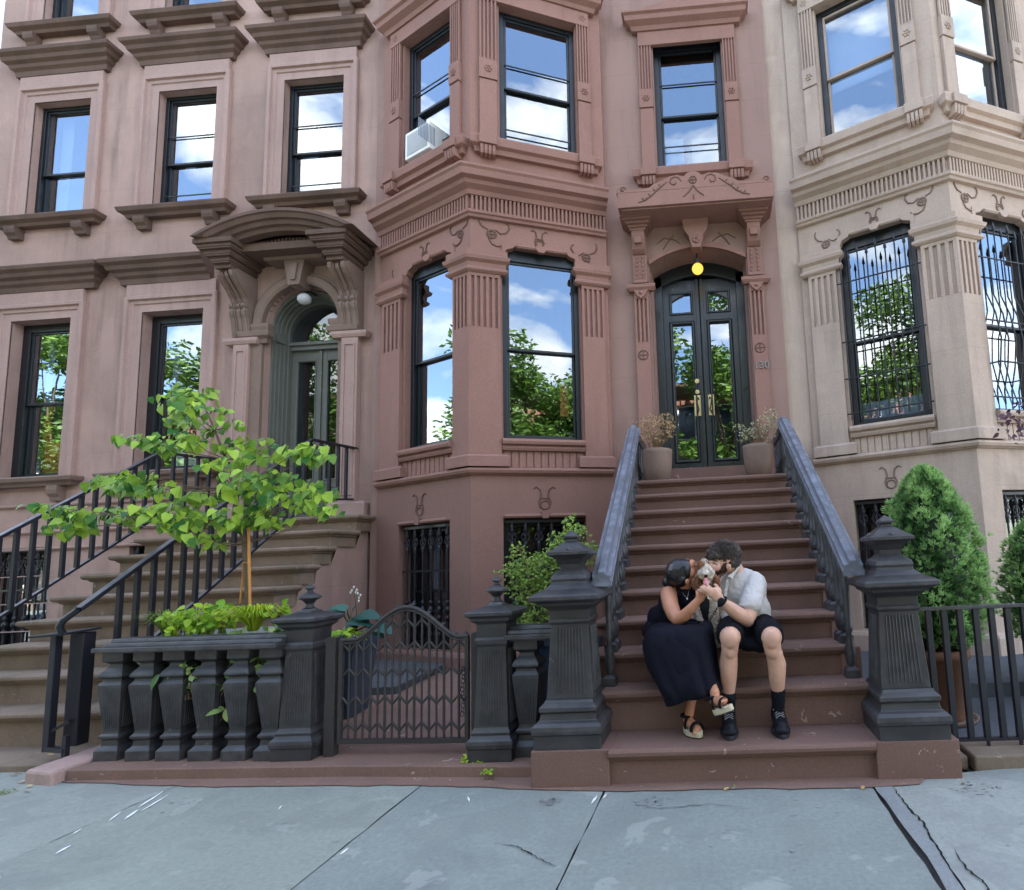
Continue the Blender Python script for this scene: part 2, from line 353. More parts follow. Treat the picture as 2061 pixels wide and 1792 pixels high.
def ball(mb, c, r, mi=0, sx=1, sy=1, sz=1, seg=12, rings=8):
    vs = []; c = Vector(c)
    for i in range(1, rings):
        a = PI*i/rings
        for k in range(seg): w_ = 2*PI*k/seg; vs.append(c+Vector((math.sin(a)*math.cos(w_)*r*sx, math.sin(a)*math.sin(w_)*r*sy, math.cos(a)*r*sz)))
    t = len(vs); vs += [c+Vector((0, 0, r*sz)), c-Vector((0, 0, r*sz))]
    fs = [(i*seg+k, (i+1)*seg+k, (i+1)*seg+(k+1) % seg, i*seg+(k+1) % seg) for i in range(rings-2) for k in range(seg)]
    fs += [(t, k, (k+1) % seg) for k in range(seg)]+[(t+1, (rings-2)*seg+(k+1) % seg, (rings-2)*seg+k) for k in range(seg)]
    return mb.add(vs, fs, mi, True)
def arc(cu, cz, r, a0, a1, n): return [(cu+r*math.cos(math.radians(a0+(a1-a0)*i/n)), cz+r*math.sin(math.radians(a0+(a1-a0)*i/n))) for i in range(n+1)]
def rd(a, b): return random.uniform(a, b)
# ================================================================ the houses
LH, CH, RH = Fr((0, 7.0), (1, 7.0)), Fr((0, 6.9), (1, 6.9)), Fr((0, 6.95), (1, 6.95))
BL, BR = Fr((-4.17, 6.87), (-2.67, 6.15)), Fr((-2.67, 6.15), (-1.19, 6.8))
RL, RR = Fr((1.25, 6.92), (2.82, 6.15)), Fr((2.82, 6.15), (4.30, 6.8))
TOP = 13.2
def shell(mb, x0, x1, y0, mi=0, z=TOP):
    """side walls, back wall and roof behind a front wall"""
    y1 = 18
    for a, b, c in (((x0, y0), (x0, y1), 0), ((x0, y1), (x1, y1), 0), ((x1, y1), (x1, y0), 0)):
        mb.add([(*a, -.5), (*b, -.5), (*b, z), (*a, z)], [(0, 1, 2, 3)], mi)
    mb.add([(x0, y0, z), (x1, y0, z), (x1, y1, z), (x0, y1, z)], [(0, 1, 2, 3)], mi)
def sash_window(house, fr, u0, u1, z0, z1, meet, rec=.10, bw=.05, bt=None, fm='frame_black', gm='glass', blind=None, label=None, sm=None, storm=()):
    """double-hung window: one frame mesh, two panes, an optional blind behind"""
    mb = MB(); d = -rec; sm = sm or fm; bt = bt or bw
    box(mb, fr, u0, u0+bw, z0, z1, d-.12, d); box(mb, fr, u1-bw, u1, z0, z1, d-.12, d)
    box(mb, fr, u0+bw, u1-bw, z1-bt, z1, d-.12, d-.002); box(mb, fr, u0+bw, u1-bw, z0, z0+.055, d-.12, d-.002)
    a, b = u0+bw, u1-bw; s = .030
    for (lo, hi, dd) in ((meet, z1-bt, d-.02), (z0+.055, meet+.035, d-.055)):
        box(mb, fr, a, a+s, lo, hi, dd-.04, dd, 1); box(mb, fr, b-s, b, lo, hi, dd-.04, dd, 1)
        box(mb, fr, a+s, b-s, lo, lo+s, dd-.04, dd-.001, 1); box(mb, fr, a+s, b-s, hi-s, hi, dd-.04, dd-.001, 1)
    for z_ in storm: box(mb, fr, a+.002, b-.002, z_-.009, z_+.009, d-.018, d-.006, 1)
    w_ = mb.build('window', [fm, sm], house, bevel=.004)
    if label: w_['label'] = label
    for (lo, hi, dd) in ((meet+s, z1-bt-s, d-.035), (z0+.055+s, meet+.035-s, d-.07)):
        p = MB(); p.add([fr(a+s-.005, lo-.005, dd), fr(b-s+.005, lo-.005, dd), fr(b-s+.005, hi+.005, dd), fr(a+s-.005, hi+.005, dd)], [(0, 1, 2, 3)]); p.build('pane', gm, w_)
    if blind:
        for (mat, zl, zh, ua, ub) in blind:
            p = MB(); box(p, fr, a+(b-a)*ua, a+(b-a)*ub, z0+(z1-z0)*zl, z0+(z1-z0)*zh, d-.24, d-.225); p.build('blind', mat, w_)
    return w_
def brk(mb, fr, uc, z1, w_=.16, h=.16, dep=.13, mi=0):
    """small sill bracket"""
    sidepr(mb, fr, [(0, z1), (0, z1-h), (dep*.5, z1-h), (dep*.62, z1-h*.75), (dep*.9, z1-h*.55), (dep, z1-h*.3), (dep, z1)][::-1], uc-w_/2, uc+w_/2, mi)
# ---------------------------------------------------------------- left house
left = empty('brownstone_house', (-7.2, 7, 0), 'rose-brown brownstone row house on the left with weathered window hoods and an arched grey door', 'house', 'brownstone row houses')
cols = [(-9.42, -8.56), (-7.54, -6.68), (-5.69, -4.83)]
DU0, DU1, DSP = -5.83, -4.79, 4.57
holes = [(a, b, 6.36, 8.15) for a, b in cols]+[(a, b, 9.31, 11.1) for a, b in cols]+[(-9.47, -8.60, 2.70, 4.88), (-7.58, -6.71, 2.70, 4.88), (DU0, DU1, 1.95, 5.10), (-9.45, -8.62, .35, 1.77), (-7.55, -6.75, .35, 1.77)]
mb = MB(); wall(mb, LH, -10.05, -4.28, -.3, TOP, holes, .22); shell(mb, -10.05, -4.28, 7.0)
rr = (DU1-DU0)/2; dc = (DU0+DU1)/2
arch_fill(mb, LH, DU0, DU1, DSP, 5.10, lambda u: DSP+math.sqrt(max(0, rr*rr-(u-dc)**2)), .5)
for a in (DU0, DU1): box(mb, LH, min(a, a+(.02 if a == DU0 else -.02)), max(a, a+(.02 if a == DU0 else -.02)), 1.95, DSP, -.5, -.22)
mb.build('wall', 'stone_rose', left)
HOOD = [(0, -.31), (.06, -.31), (.07, -.24), (.11, -.21), (.12, -.165), (.165, -.14), (.18, -.09), (.225, -.06), (.235, -.015), (.22, 0), (0, .03)]
SILL = [(0, -.12), (.07, -.12), (.085, -.085), (.125, -.06), (.14, -.015), (.13, 0), (0, .02)]
ARCH = [(.22, 0), (.22, .05), (.205, .062), (.165, .062), (.155, .03), (.11, .03), (.10, .012), (.0, .012), (0, -.01)]
for a, b in cols:
    up_ = MB(); mould(up_, LH, a-.20, b+.20, [(d, z+8.84) for d, z in HOOD]); up_.build('window_hood', 'stone_weathered', left, bevel=.004)
    s_ = MB(); uframe(s_, LH, a, b, 6.36, 8.15, ARCH); box(s_, LH, a-.2, b+.2, 8.36, 8.53, 0, .05); s_.build('window_surround', 'stone_rose_trim', left, bevel=.003)
    s_ = MB(); uframe(s_, LH, a, b, 9.31, 11.1, ARCH); s_.build('window_surround', 'stone_rose_trim', left)
    for zz in (6.34, 9.31):
        q = MB(); mould(q, LH, a-.19, b+.19, [(d*1.25, z*1.1+zz) for d, z in SILL])
        for uc in (a-.06, b+.06): brk(q, LH, uc, zz-.13)
        q.build('window_sill', 'stone_weathered', left, bevel=.004)
for i, (a, b) in enumerate(cols):
    bl = [[('curtain_white', 0, 1, 0, .22), ('curtain_grey', 0, .5, .22, .6)], [('curtain_white', .45, 1, .1, .3)], [('curtain_white', 0, .5, 0, .3), ('curtain_grey', .6, 1, .1, .22)]][i]
    sash_window(left, LH, a, b, 6.36, 8.15, 7.10, storm=() if i == 0 else (6.62, 7.52), blind=bl, gm='glass_wavy' if i == 2 else 'glass')
    sash_window(left, LH, a, b, 9.31, 11.1, 10.1, blind=[('curtain_white', 0, .9, 0, 1)] if i == 0 else None)
for a, b in ((-9.47, -8.60), (-7.58, -6.71)):
    q = MB(); mould(q, LH, a-.22, b+.30 if a < -8 else b+.12, [(d, z+5.57) for d, z in HOOD], ret=(1, 1 if a < -8 else 0)); q.build('window_hood', 'stone_weathered', left, bevel=.004)
    s_ = MB(); uframe(s_, LH, a, b, 2.70, 4.88, ARCH); box(s_, LH, a-.2, b+.2, 5.08, 5.27, 0, .05); s_.build('window_surround', 'stone_rose_trim', left, bevel=.003)
    q = MB(); mould(q, LH, a-.19, b+.19, [(d*1.25, z+2.68) for d, z in SILL], 0); 
    for uc in (a-.05, b+.05): brk(q, LH, uc, 2.56, .15, .2, .12)
    q.build('window_sill', 'stone_portal', left, bevel=.004)
    sash_window(left, LH, a, b, 2.70, 4.88, 3.73, bw=.11, rec=.14, gm='glass_wavy' if a < -8 else 'glass', sm='frame_black', blind=[('curtain_white', .45, 1, .0, .14), ('orange_glass', 0, .25, .1, .8), ('orange_glass', .25, .5, .05, .2)] if a < -8 else [('curtain_white', .4, 1, 0, .12), ('curtain_white', 0, .2, .1, .9)])
b_ = MB()
for z in (2.33, 1.98, 1.76):
    mould(b_, LH, -10.0, -6.0, [(0, z-.03), (.035, z-.03), (.045, z-.01), (.035, z), (0, z)], ret=(0, 0))
for z in (1.40, 1.05, .70): box(b_, LH, -10.0, -6.6, z-.006, z+.006, -.01, .004)
b_.build('base_belt', 'stone_rose_trim', left)
# basement windows with ironwork
def grille(fr, u0, u1, z0, z1, n, d=.0, fancy=True, mat='frame_black', rails=(.0, .62)):
    mb = MB(); t = .012
    for fz in rails:
        z = z0+(z1-z0)*fz; box(mb, fr, u0, u1, z-.012, z+.012, d-.012, d+.012)
    box(mb, fr, u0, u1, z1-.03, z1, d-.012, d+.012)
    for i in range(n):
        u = u0+(u1-u0)*(i+.5)/n; p = fr(u, 0, d)
        tube(mb, [(p.x, p.y, z0), (p.x, p.y, z1)], t, 6)
        if fancy:
            h = z1-z0; zt = z1-.14*h
            for k in range(12):       # pierced rosette
                a0, a1 = 2*PI*k/12, 2*PI*(k+1)/12
                tube(mb, [fr(u+.045*math.cos(a0), zt+.055*math.sin(a0), d), fr(u+.045*math.cos(a1), zt+.055*math.sin(a1), d)], .008, 5, cap=False)
            for a in range(4):
                w_ = PI/4+a*PI/2; tube(mb, [fr(u, zt, d), fr(u+.042*math.cos(w_), zt+.05*math.sin(w_), d)], .007, 5)
            lathe(mb, p.x, p.y, [(.012, zt+.05), (.034, zt+.085), (.018, zt+.11), (.026, zt+.125), (.0, zt+.165)], 8)
            lathe(mb, p.x, p.y, [(.012, zt-.05), (.03, zt-.075), (.016, zt-.10), (.022, zt-.115), (.012, zt-.14)], 8)
            zm = z0+.30*h
            for zz, r in ((zm, .034), (zm-.09, .026), (zm+.08, .024), (z0+.1*h, .026)): ball(mb, (p.x, p.y, zz), r, sz=1.35, seg=8, rings=6)
    return mb
for a, b in ((-9.45, -8.62), (-7.55, -6.75)):
    sash_window(left, LH, a, b, .35, 1.77, 1.05, bw=.07, rec=.15, gm='glass', blind=[('curtain_white', 0, .8, .1, .9)])
    grille(LH, a+.02, b-.02, .37, 1.75, 6, -.04).build('window_grille', 'iron_black', left)
# portal
q = MB(); RO = .17
ring = [(o, d) for o, d in ((0, -.05), (0, .07), (.03, .09), (.11, .09), (.125, .05), (RO, .05), (RO, 0))]
n = 24; rows = []
for i in range(n+1):
    a = PI-PI*i/n
    for o, d in ring: rows.append(LH(dc+(rr+o)*math.cos(a), DSP+(rr+o)*math.sin(a), d))
k = len(ring); q.add(rows, [(i*k+j, i*k+j+1, (i+1)*k+j+1, (i+1)*k+j) for i in range(n) for j in range(k-1)], 0)
for s in (-1, 1):                       # imposts and jamb strips
    ui = dc+s*(rr+.085)
    mould(q, LH, ui-.10, ui+.10, [(0, DSP-.26), (.06, DSP-.26), (.07, DSP-.2), (.11, DSP-.17), (.12, DSP-.11), (.085, DSP-.09), (.10, DSP-.04), (.10, DSP-.0), (0, DSP)])
    box(q, LH, ui-.085, ui+.085, 1.95, DSP-.26, 0, .05)
q.build('door_surround', 'stone_portal', left, bevel=.004)
q = MB(); prism(q, LH, [(dc-.075, 5.02), (dc+.075, 5.02), (dc+.14, 5.36), (dc-.14, 5.36)], 0, .20); prism(q, LH, [(dc-.03, 5.08), (dc+.03, 5.08), (dc+.06, 5.30), (dc-.06, 5.30)], .20, .225)
mould(q, LH, dc-.17, dc+.17, [(0, 5.36), (.22, 5.36), (.24, 5.42), (.30, 5.46), (.30, 5.52), (0, 5.52)]); q.build('keystone', 'stone_portal', left, bevel=.004)
def corbel(mb, fr, u0, u1, zb, zt, dep, mi=0):
    """double-scroll console of three lobes"""
    H = zt-zb; P = [(0, 0), (.18, .0), (.22, .03), (.26, .10), (.30, .22), (.34, .30), (.40, .36), (.42, .41), (.38, .455), (.44, .49), (.44, .53), (.34, .555), (.40, .62), (.58, .72), (.78, .80), (.93, .87), (.97, .92), (.93, .97), (.85, 1), (0, 1)]
    w_ = (u1-u0)/3
    for i in range(3):
        k = 1 if i != 1 else .93; a, b = u0+w_*i, u0+w_*(i+1); n_ = 4
        for j in range(n_):   # rounded lobes
            x0, x1 = a+(b-a)*j/n_, a+(b-a)*(j+1)/n_; 
            s0 = math.sin(PI*(j+.5)/n_); kk = k*(.86+.14*s0)
            sidepr(mb, fr, [(p*dep*kk, zb+z*H) for p, z in P], x0, x1, mi)
for (a, b) in ((-6.21, -5.96), (-4.74, -4.48)):
    q = MB(); corbel(q, LH, a, b, 4.38, 5.22, .42); q.build('console_bracket', 'stone_portal', left)
    q = MB(); box(q, LH, a+.02, b-.02, 1.95, 4.38, 0, .09)
    uframe(q, LH, a+.075, b-.075, 2.25, 4.20, [(.0, .088), (0, .105), (.022, .105), (.03, .088)], bottom=True)
    mould(q, LH, a, b, [(0, 1.95), (.13, 1.95), (.13, 2.12), (.10, 2.15), (0, 2.15)]); mould(q, LH, a+.01, b-.01, [(0, 4.30), (.10, 4.30), (.12, 4.34), (.12, 4.38), (0, 4.38)])
    q.build('door_pilaster', 'stone_rose_trim', left, bevel=.003)
q = MB(); PR = [(0, 5.19), (.40, 5.19), (.42, 5.24), (.46, 5.26), (.47, 5.31), (.51, 5.33), (.52, 5.38), (.56, 5.40), (.57, 5.44), (.60, 5.46), (.60, 5.50), (0, 5.52)]
for a, b in ((-6.21, -5.96), (-4.74, -4.48)):     # entablature blocks over the consoles
    for (d0, z0), (d1, z1) in zip(PR[1:], PR[2:]):
        e = d1-.47; box(q, LH, a-max(e, -.02), b+max(e, -.02), z0, z1+.0005, 0, d1)
box(q, LH, -5.96, -4.74, 5.40, 5.50, 0, .40)
u0, u1, zt = -6.32, -4.24, 5.50; R = ((u1-u0)**2/4+.29**2)/(2*.29); cu, cz = (u0+u1)/2, zt+.29-R
am = math.degrees(math.asin((u1-u0)/2/R)); rows = []; n = 28
RG = [(-.21, .40), (-.21, .50), (-.165, .52), (-.155, .56), (-.11, .58), (-.10, .615), (-.05, .64), (-.04, .66), (0, .66), (.012, .62), (.012, 0)]
for i in range(n+1):
    a = math.radians(90+am-2*am*i/n)
    for o, d in RG:
        u, z = cu+(R+o)*math.cos(a), cz+(R+o)*math.sin(a); rows.append(LH(u, max(z, zt-.002), d))
k = len(RG); q.add(rows, [(i*k+j, i*k+j+1, (i+1)*k+j+1, (i+1)*k+j) for i in range(n) for j in range(k-1)], 0)
q.add(rows[:k]+[LH(u0, zt, 0)], [tuple(range(k+1))]); q.add(rows[-k:]+[LH(u1, zt, 0)], [tuple(range(k, -1, -1))])
for i in range(30):                       # fluted tympanum
    u = u0+.32+(u1-u0-.64)*(i+.5)/30; h = cz+math.sqrt((R-.21)**2-(u-cu)**2)-zt
    if h > .03: box(q, LH, u-.012, u+.012, zt, zt+h-.01, 0, .36)
box(q, LH, u0+.2, u1-.2, zt, zt+.06, 0, .34)
q.build('door_hood', 'stone_weathered', left, bevel=.004)
# arched recessed door
dr = MB(); RD = -.42
def arcband(mb, fr, cu, cz, r0, r1, d0, d1, zb, mi=0, n=24):
    pin = [(cu-r0, zb)]+[(cu+r0*math.cos(PI-PI*i/n), cz+r0*math.sin(PI-PI*i/n)) for i in range(n+1)]+[(cu+r0, zb)]
    pou = [(cu-r1, zb)]+[(cu+r1*math.cos(PI-PI*i/n), cz+r1*math.sin(PI-PI*i/n)) for i in range(n+1)]+[(cu+r1, zb)]
    for i in range(len(pin)-1):
        vs = [fr(*pou[i], d1), fr(*pou[i+1], d1), fr(*pin[i+1], d1), fr(*pin[i], d1), fr(*pin[i], d0), fr(*pin[i+1], d0), fr(*pou[i+1], d0), fr(*pou[i], d0)]
        mb.add(vs, [(0, 1, 2, 3), (3, 2, 5, 4), (1, 0, 7, 6)], mi, False)
for r0, r1, d in ((.490, .522, -.10), (.475, .495, -.15), (.460, .480, -.20), (.445, .465, -.26), (.425, .45, -.31)): arcband(dr, LH, dc, DSP-.02, r0, r1, d-.3, d, 1.95)
box(dr, LH, dc-.43, dc+.43, 4.34, 4.46, -.50, -.33); box(dr, LH, dc-.43, dc+.43, 4.40, 4.43, -.33, -.30)
for s in (-1, 1): box(dr, LH, dc+s*.475-.035, dc+s*.475+.035, 4.40, 4.54, -.26, -.12)
dd = dr.build('door', 'wood_grey', left, bevel=.003)
for s in (-1, 1):
    lf = MB(); a, b = (dc-.428, dc-.004) if s < 0 else (dc+.004, dc+.428); z0, z1 = 1.97, 4.34
    st = .075; box(lf, LH, a, a+st, z0, z1, -.43, -.38); box(lf, LH, b-st, b, z0, z1, -.43, -.38)
    for p_, q_ in ((z0, z0+.55), (z1-.14, z1)): box(lf, LH, a+st, b-st, p_, q_, -.43, -.382)
    uframe(lf, LH, a+st, b-st, z0+.55, z1-.14, [(-.015, -.40), (-.012, -.375), (.006, -.37), (.012, -.382)], bottom=True)
    uframe(lf, LH, a+st, b-st, z0+.12, z0+.45, [(-.012, -.381), (0, -.37), (.012, -.381)], bottom=True)
    if s > 0: box(lf, LH, a-.03, a+.01, z0, z1, -.38, -.36)
    lo = lf.build('door_leaf', 'wood_grey', dd, bevel=.002)
    g = MB(); g.add([LH(a+st-.01, z0+.54, -.405), LH(b-st+.01, z0+.54, -.405), LH(b-st+.01, z1-.13, -.405), LH(a+st-.01, z1-.13, -.405)], [(0, 1, 2, 3)]); g.build('door_glass', 'glass_dark', dd)
    kb = MB(); uk = (b-.03 if s < 0 else a+.04); ball(kb, LH(uk, 2.98, -.34), .026); tube(kb, [LH(uk, 2.98, -.38), LH(uk, 2.98, -.34)], .012); kb.build('door_knob', 'brass', dd)
g = MB(); pts = [(dc+.43*math.cos(PI*i/20), 4.46+.48*math.sin(PI*i/20)) for i in range(21)]; g.add([LH(u, z, -.36) for u, z in pts], [tuple(range(21))]); g.build('fanlight_glass', 'glass_dark', dd)
# ---------------------------------------------------------------- centre house
mid = empty('brownstone_house', (-1.6, 6.9, 0), 'smooth red-brown brownstone row house in the middle with a two-sided bay and carved door hood', 'house', 'brownstone row houses')
EU0, EU1 = -.66, .57
def seg(u): return 4.98+.19*(1-((u+.045)/.615)**2)
mb = MB(); wall(mb, CH, -4.28, .985, -.3, TOP, [(-.50, .41, 6.27, 8.14), (EU0, EU1, 2.05, 5.19), (-4.1, -1.25, .3, 8.6)], .22)
arch_fill(mb, CH, EU0, EU1, 4.9, 5.19, seg, .6, n=20); shell(mb, -4.27, .98, 6.9)
for a in (EU0, EU1-.02): box(mb, CH, a, a+.02, 2.05, 4.99, -.6, -.22)
mb.build('wall', 'stone_brown_wall', mid)
def bay(house, A, K, B, fl, fr_, mats, holes_lo, holes_up, bas):
    MAT, WMAT, BASEM = mats
    path = [A, K, B]
    lo = MB(); 
    for f, hs in ((fl, bas[0]), (fr_, bas[1])): wall(lo, f, 0, f.L, -.2, 2.3, hs, .2)
    lo.build('bay_base', BASEM, house)
    wl = MB()
    for f, a, b in ((fl, holes_lo[0], holes_up[0]), (fr_, holes_lo[1], holes_up[1])): wall(wl, f, 0, f.L, 2.3, 9.6, [a, b], .2)
    wl.build('bay_wall', MAT, house)
    s = MB(); sweep(s, path, [(0, .26), (.045, .26), (.07, .0), (.07, -.2), (0, -.2)][::-1] if False else [(0, -.2), (.06, -.2), (.06, .30), (.045, .335), (0, .345)]); s.build('bay_plinth', BASEM, house)
    s = MB(); sweep(s, path, [(0, 2.275), (.02, 2.28), (.035, 2.295), (.055, 2.30), (.07, 2.33), (.06, 2.355), (.03, 2.365), (0, 2.37)]); s.build('base_moulding', MAT, house)
    s = MB(); sweep(s, path, [(0, 5.325), (.04, 5.33), (.05, 5.36), (.07, 5.37), (.075, 5.40), (.03, 5.43), (0, 5.43)])
    sweep(s, path, [(0, 5.60), (.05, 5.60), (.07, 5.65), (.13, 5.69), (.145, 5.73), (.20, 5.75), (.215, 5.82), (.235, 5.845), (.235, 5.87), (.05, 5.95), (0, 5.96)])
    s.build('bay_cornice', MAT, house, bevel=.003)
    s = MB()
    for f in (fl, fr_):
        n = 34
        for i in range(n):
            u = f.L*(i+.5)/n; box(s, f, u-.0125, u+.0125, 5.425, 5.60, 0, .038)
    s.build('fluted_frieze', MAT, house)
def pil(house, fr, u0, u1, MAT, n=5, z0=2.37, base=True, corner=None, ztop=4.92):
    """fluted pilaster with base and moulded capital (walls of the bay)"""
    s = MB(); D_ = .05
    r0, r1 = corner or (1, 1); U0, U1 = u0, u1
    if r0 == 0: r0 = .459; u0 -= D_*.459
    if r1 == 0: r1 = .459; u1 += D_*.459
    box(s, fr, u0, u1, z0, 3.99, 0, D_)
    n_ = n; w_ = (u1-u0)/(2*n_+1)
    for i in range(n_+1): box(s, fr, u0+2*i*w_, u0+(2*i+1)*w_, 3.99, 4.60, 0, D_)
    box(s, fr, u0, u1, 3.99, 4.60, 0, D_-.026); box(s, fr, u0, u1, 4.60, 4.65, 0, D_); u0, u1 = U0, U1
    mould(s, fr, u0, u1, [(0, z0), (D_+.03, z0), (D_+.03, z0+.115), (D_+.012, z0+.13), (D_, z0+.14), (0, z0+.14)], ret=(r0, r1))
    mould(s, fr, u0, u1, [(0, 4.64), (D_+.01, 4.64), (D_+.035, 4.665), (D_+.035, 4.69), (D_+.01, 4.71), (D_+.015, 4.76), (D_+.05, 4.79), (D_+.06, 4.83), (D_+.03, 4.85), (D_+.03, ztop), (0, ztop)], ret=(r0, r1))
    return s.build('pilaster', MAT, house, bevel=.0025)
def ears(house, fr, a, b, zt, MAT):
    """stepped head of the big bay windows: corner consoles and centre boss"""
    s = MB(); e = .13
    prism(s, fr, [(a, zt+.02), (a, zt-.11), (a+.035, zt-.09), (a+.05, zt-.05), (a+e, zt-.02), (a+e+.02, zt+.02)], -.075, .012)
    prism(s, fr, [(b, zt-.11), (b, zt+.02), (b-e-.02, zt+.02), (b-e, zt-.02), (b-.05, zt-.05), (b-.035, zt-.09)], -.075, .012)
    mould(s, fr, a+.2, b-.2, [(0, zt-.02), (.03, zt-.02), (.045, zt), (.03, zt+.02), (0, zt+.03)])
    c = (a+b)/2; prism(s, fr, [(c-.05, zt+.03), (c-.07, zt+.0), (c-.03, zt-.05), (c+.03, zt-.05), (c+.07, zt), (c+.05, zt+.03)], 0, .05)
    return s.build('window_head', MAT, house, bevel=.003)
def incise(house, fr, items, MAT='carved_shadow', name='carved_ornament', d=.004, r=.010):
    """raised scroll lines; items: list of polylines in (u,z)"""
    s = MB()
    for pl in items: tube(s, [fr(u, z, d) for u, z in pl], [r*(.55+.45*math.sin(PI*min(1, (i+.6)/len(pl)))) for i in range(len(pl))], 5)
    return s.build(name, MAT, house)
def curl(u, z, s, k=1.):
    """S curl ending in a small spiral, s = +-1 mirror"""
    return [(u+s*k*.10*math.cos(t)*(1-.05*t), z+k*.10*math.sin(t)*(1-.05*t)) for t in [PI*1.1+i*.35 for i in range(9)]]
def circ(u, z, r, n=12): return [(u+r*math.cos(2*PI*i/n), z+r*math.sin(2*PI*i/n)) for i in range(n+1)]
def swoop(u, z, s, k, pts=((0, 0), (.05, -.035), (.10, -.02), (.13, .03), (.12, .07), (.095, .075))): return [(u+s*a*k, z+b*k) for a, b in pts]
def rosette_orn(u, z, k=1., s=1):
    """wheel with two horns above and a curled tail below"""
    k *= 1.25; return [circ(u, z, .042*k), circ(u, z, .036*k), [(u-.04*k, z), (u+.04*k, z)], [(u, z-.04*k), (u, z+.04*k)], swoop(u+.03*k*s, z+.05*k, s, k), swoop(u-.035*k*s, z+.045*k, -s, k, ((0, 0), (.05, .02), (.075, .06), (.08, .11), (.065, .125))), swoop(u-.03*k*s, z-.045*k, s, k, ((0, 0), (.03, -.05), (.08, -.07), (.13, -.055), (.145, -.03)))]
def lyre(u, z, k=1.):
    L_ = [(u-.04*k, z-.08*k), (u-.055*k, z-.03*k), (u-.03*k, z+.03*k), (u-.04*k, z+.09*k), (u-.075*k, z+.12*k), (u-.10*k, z+.10*k)]
    return [L_, [(2*u-a, b) for a, b in L_], circ(u, z-.05*k, .04*k), [(u-.05*k, z+.01*k), (u+.05*k, z+.01*k)]]
def flowerblock(mb, fr, u0, u1, z0, z1, d):
    box(mb, fr, u0, u1, z0, z1, 0, d)
    c = (u0+u1)/2; zc = (z0+z1)/2
    for k in range(6): a = PI*k/3; p = fr(c+.032*math.cos(a), zc+.036*math.sin(a), d); ball(mb, p, .018, seg=6, rings=4)
    ball(mb, fr(c, zc, d), .018, seg=6, rings=4)
def pil2(house, fr, u0, u1, MAT, z0=6.35, ztop=9.0):
    """upper-floor window pilaster: plain foot, flower block, fluted shaft"""
    s = MB(); D_ = .045
    box(s, fr, u0, u1, z0, 7.13, 0, D_); flowerblock(s, fr, u0-.006, u1+.006, 7.14, 7.40, D_+.012)
    n = 4; w_ = (u1-u0)/(2*n+1)
    for i in range(n+1): box(s, fr, u0+2*i*w_, u0+(2*i+1)*w_, 7.41, 8.22, 0, D_)
    box(s, fr, u0, u1, 7.41, 8.22, 0, D_-.022); flowerblock(s, fr, u0, u1, 8.23, 8.42, D_)
    return s.build('window_pilaster', MAT, house, bevel=.0025)
def upsill(house, fr, a, b, MAT, z=6.35):
    s = MB(); mould(s, fr, a, b, [(0, z-.19), (.05, z-.19), (.06, z-.13), (.10, z-.11), (.11, z-.02), (.10, z), (0, z+.02)])
    for (p, q_) in ((a+.01, a+.19), (b-.19, b-.01)):
        box(s, fr, p-.01, q_+.01, z-.12, z-.008, .02, .135)
        for i in range(4): sidepr(s, fr, [(0, z-.13), (.118, z-.13), (.112, z-.20), (.10, z-.235), (0, z-.235)][::-1], p+(q_-p)*(i+.1)/4, p+(q_-p)*(i+.9)/4)
    return s.build('window_sill', MAT, house, bevel=.0025)
def uphead(house, fr, a, b, MAT, z=8.42):
    s = MB(); box(s, fr, a, b, z-.20, z, 0, .05)
    mould(s, fr, a, b, [(0, z), (.07, z), (.09, z+.05), (.15, z+.09), (.16, z+.15), (.19, z+.17), (.19, z+.20), (0, z+.22)])
    prism(s, fr, [(a+.05, z+.2), (b-.05, z+.2), (b-.12, z+.36), ((a+b)/2+.25, z+.42), ((a+b)/2, z+.58), ((a+b)/2-.25, z+.42), (a+.12, z+.36)], 0, .06)
    return s.build('window_pediment', MAT, house, bevel=.003)
BM = ('stone_brown', 'stone_brown', 'stone_brown_base')
wl_, wr_ = (.50, 1.40, 2.70, 5.04), (.35, 1.26, 2.69, 5.04)
bay(mid, (-4.17, 6.87), (-2.67, 6.15), (-1.19, 6.8), BL, BR, BM, (wl_, wr_), ((.42, 1.34, 6.36, 8.22), (.34, 1.28, 6.36, 8.22)), ([(.42, 1.32, .36, 1.79)], [(.34, 1.27, .36, 1.79)]))
BL2 = MB(); 
for x0, y0, x1, y1 in ((-4.17, 6.87, -4.10, 6.93), (-1.19, 6.8, -1.19, 6.93)):
    BL2.add([(x0, y0, -.2), (x1, y1, -.2), (x1, y1, 9.6), (x0, y0, 9.6)], [(0, 1, 2, 3)])
BL2.build('bay_return', 'stone_brown', mid)
pil(mid, BL, .10, .46, 'stone_brown', 4); pil(mid, BL, 1.42, BL.L, 'stone_brown', 4, corner=(1, 0)); pil(mid, BR, 0, .33, 'stone_brown', 5, corner=(0, 1)); pil(mid, BR, 1.28, 1.56, 'stone_brown', 4)
for f, (a, b, c, d) in ((BL, wl_), (BR, wr_)):
    ears(mid, f, a, b, d, 'stone_brown')
    sash_window(mid, f, a, b, c, d, 3.79, bw=.055, bt=.14, rec=.08, gm='glass', blind=None if f is BL else [('orange_glass', .16, .34, .80, .93)])
    s = MB(); mould(s, f, a-.015, b+.015, [(0, 2.56), (.05, 2.56), (.065, 2.59), (.05, 2.615), (.09, 2.63), (.10, 2.66), (.09, 2.69), (0, 2.70)], ret=(0, 0)); s.build('window_sill', 'stone_brown', mid, bevel=.003)
    s = MB()
    for i in range(11): u = a+(b-a)*(i+.5)/11; box(s, f, u-(b-a)/22+.007, u+(b-a)/22-.007, 2.37, 2.555, 0, .014)
    s.build('apron_panel', 'stone_brown', mid)
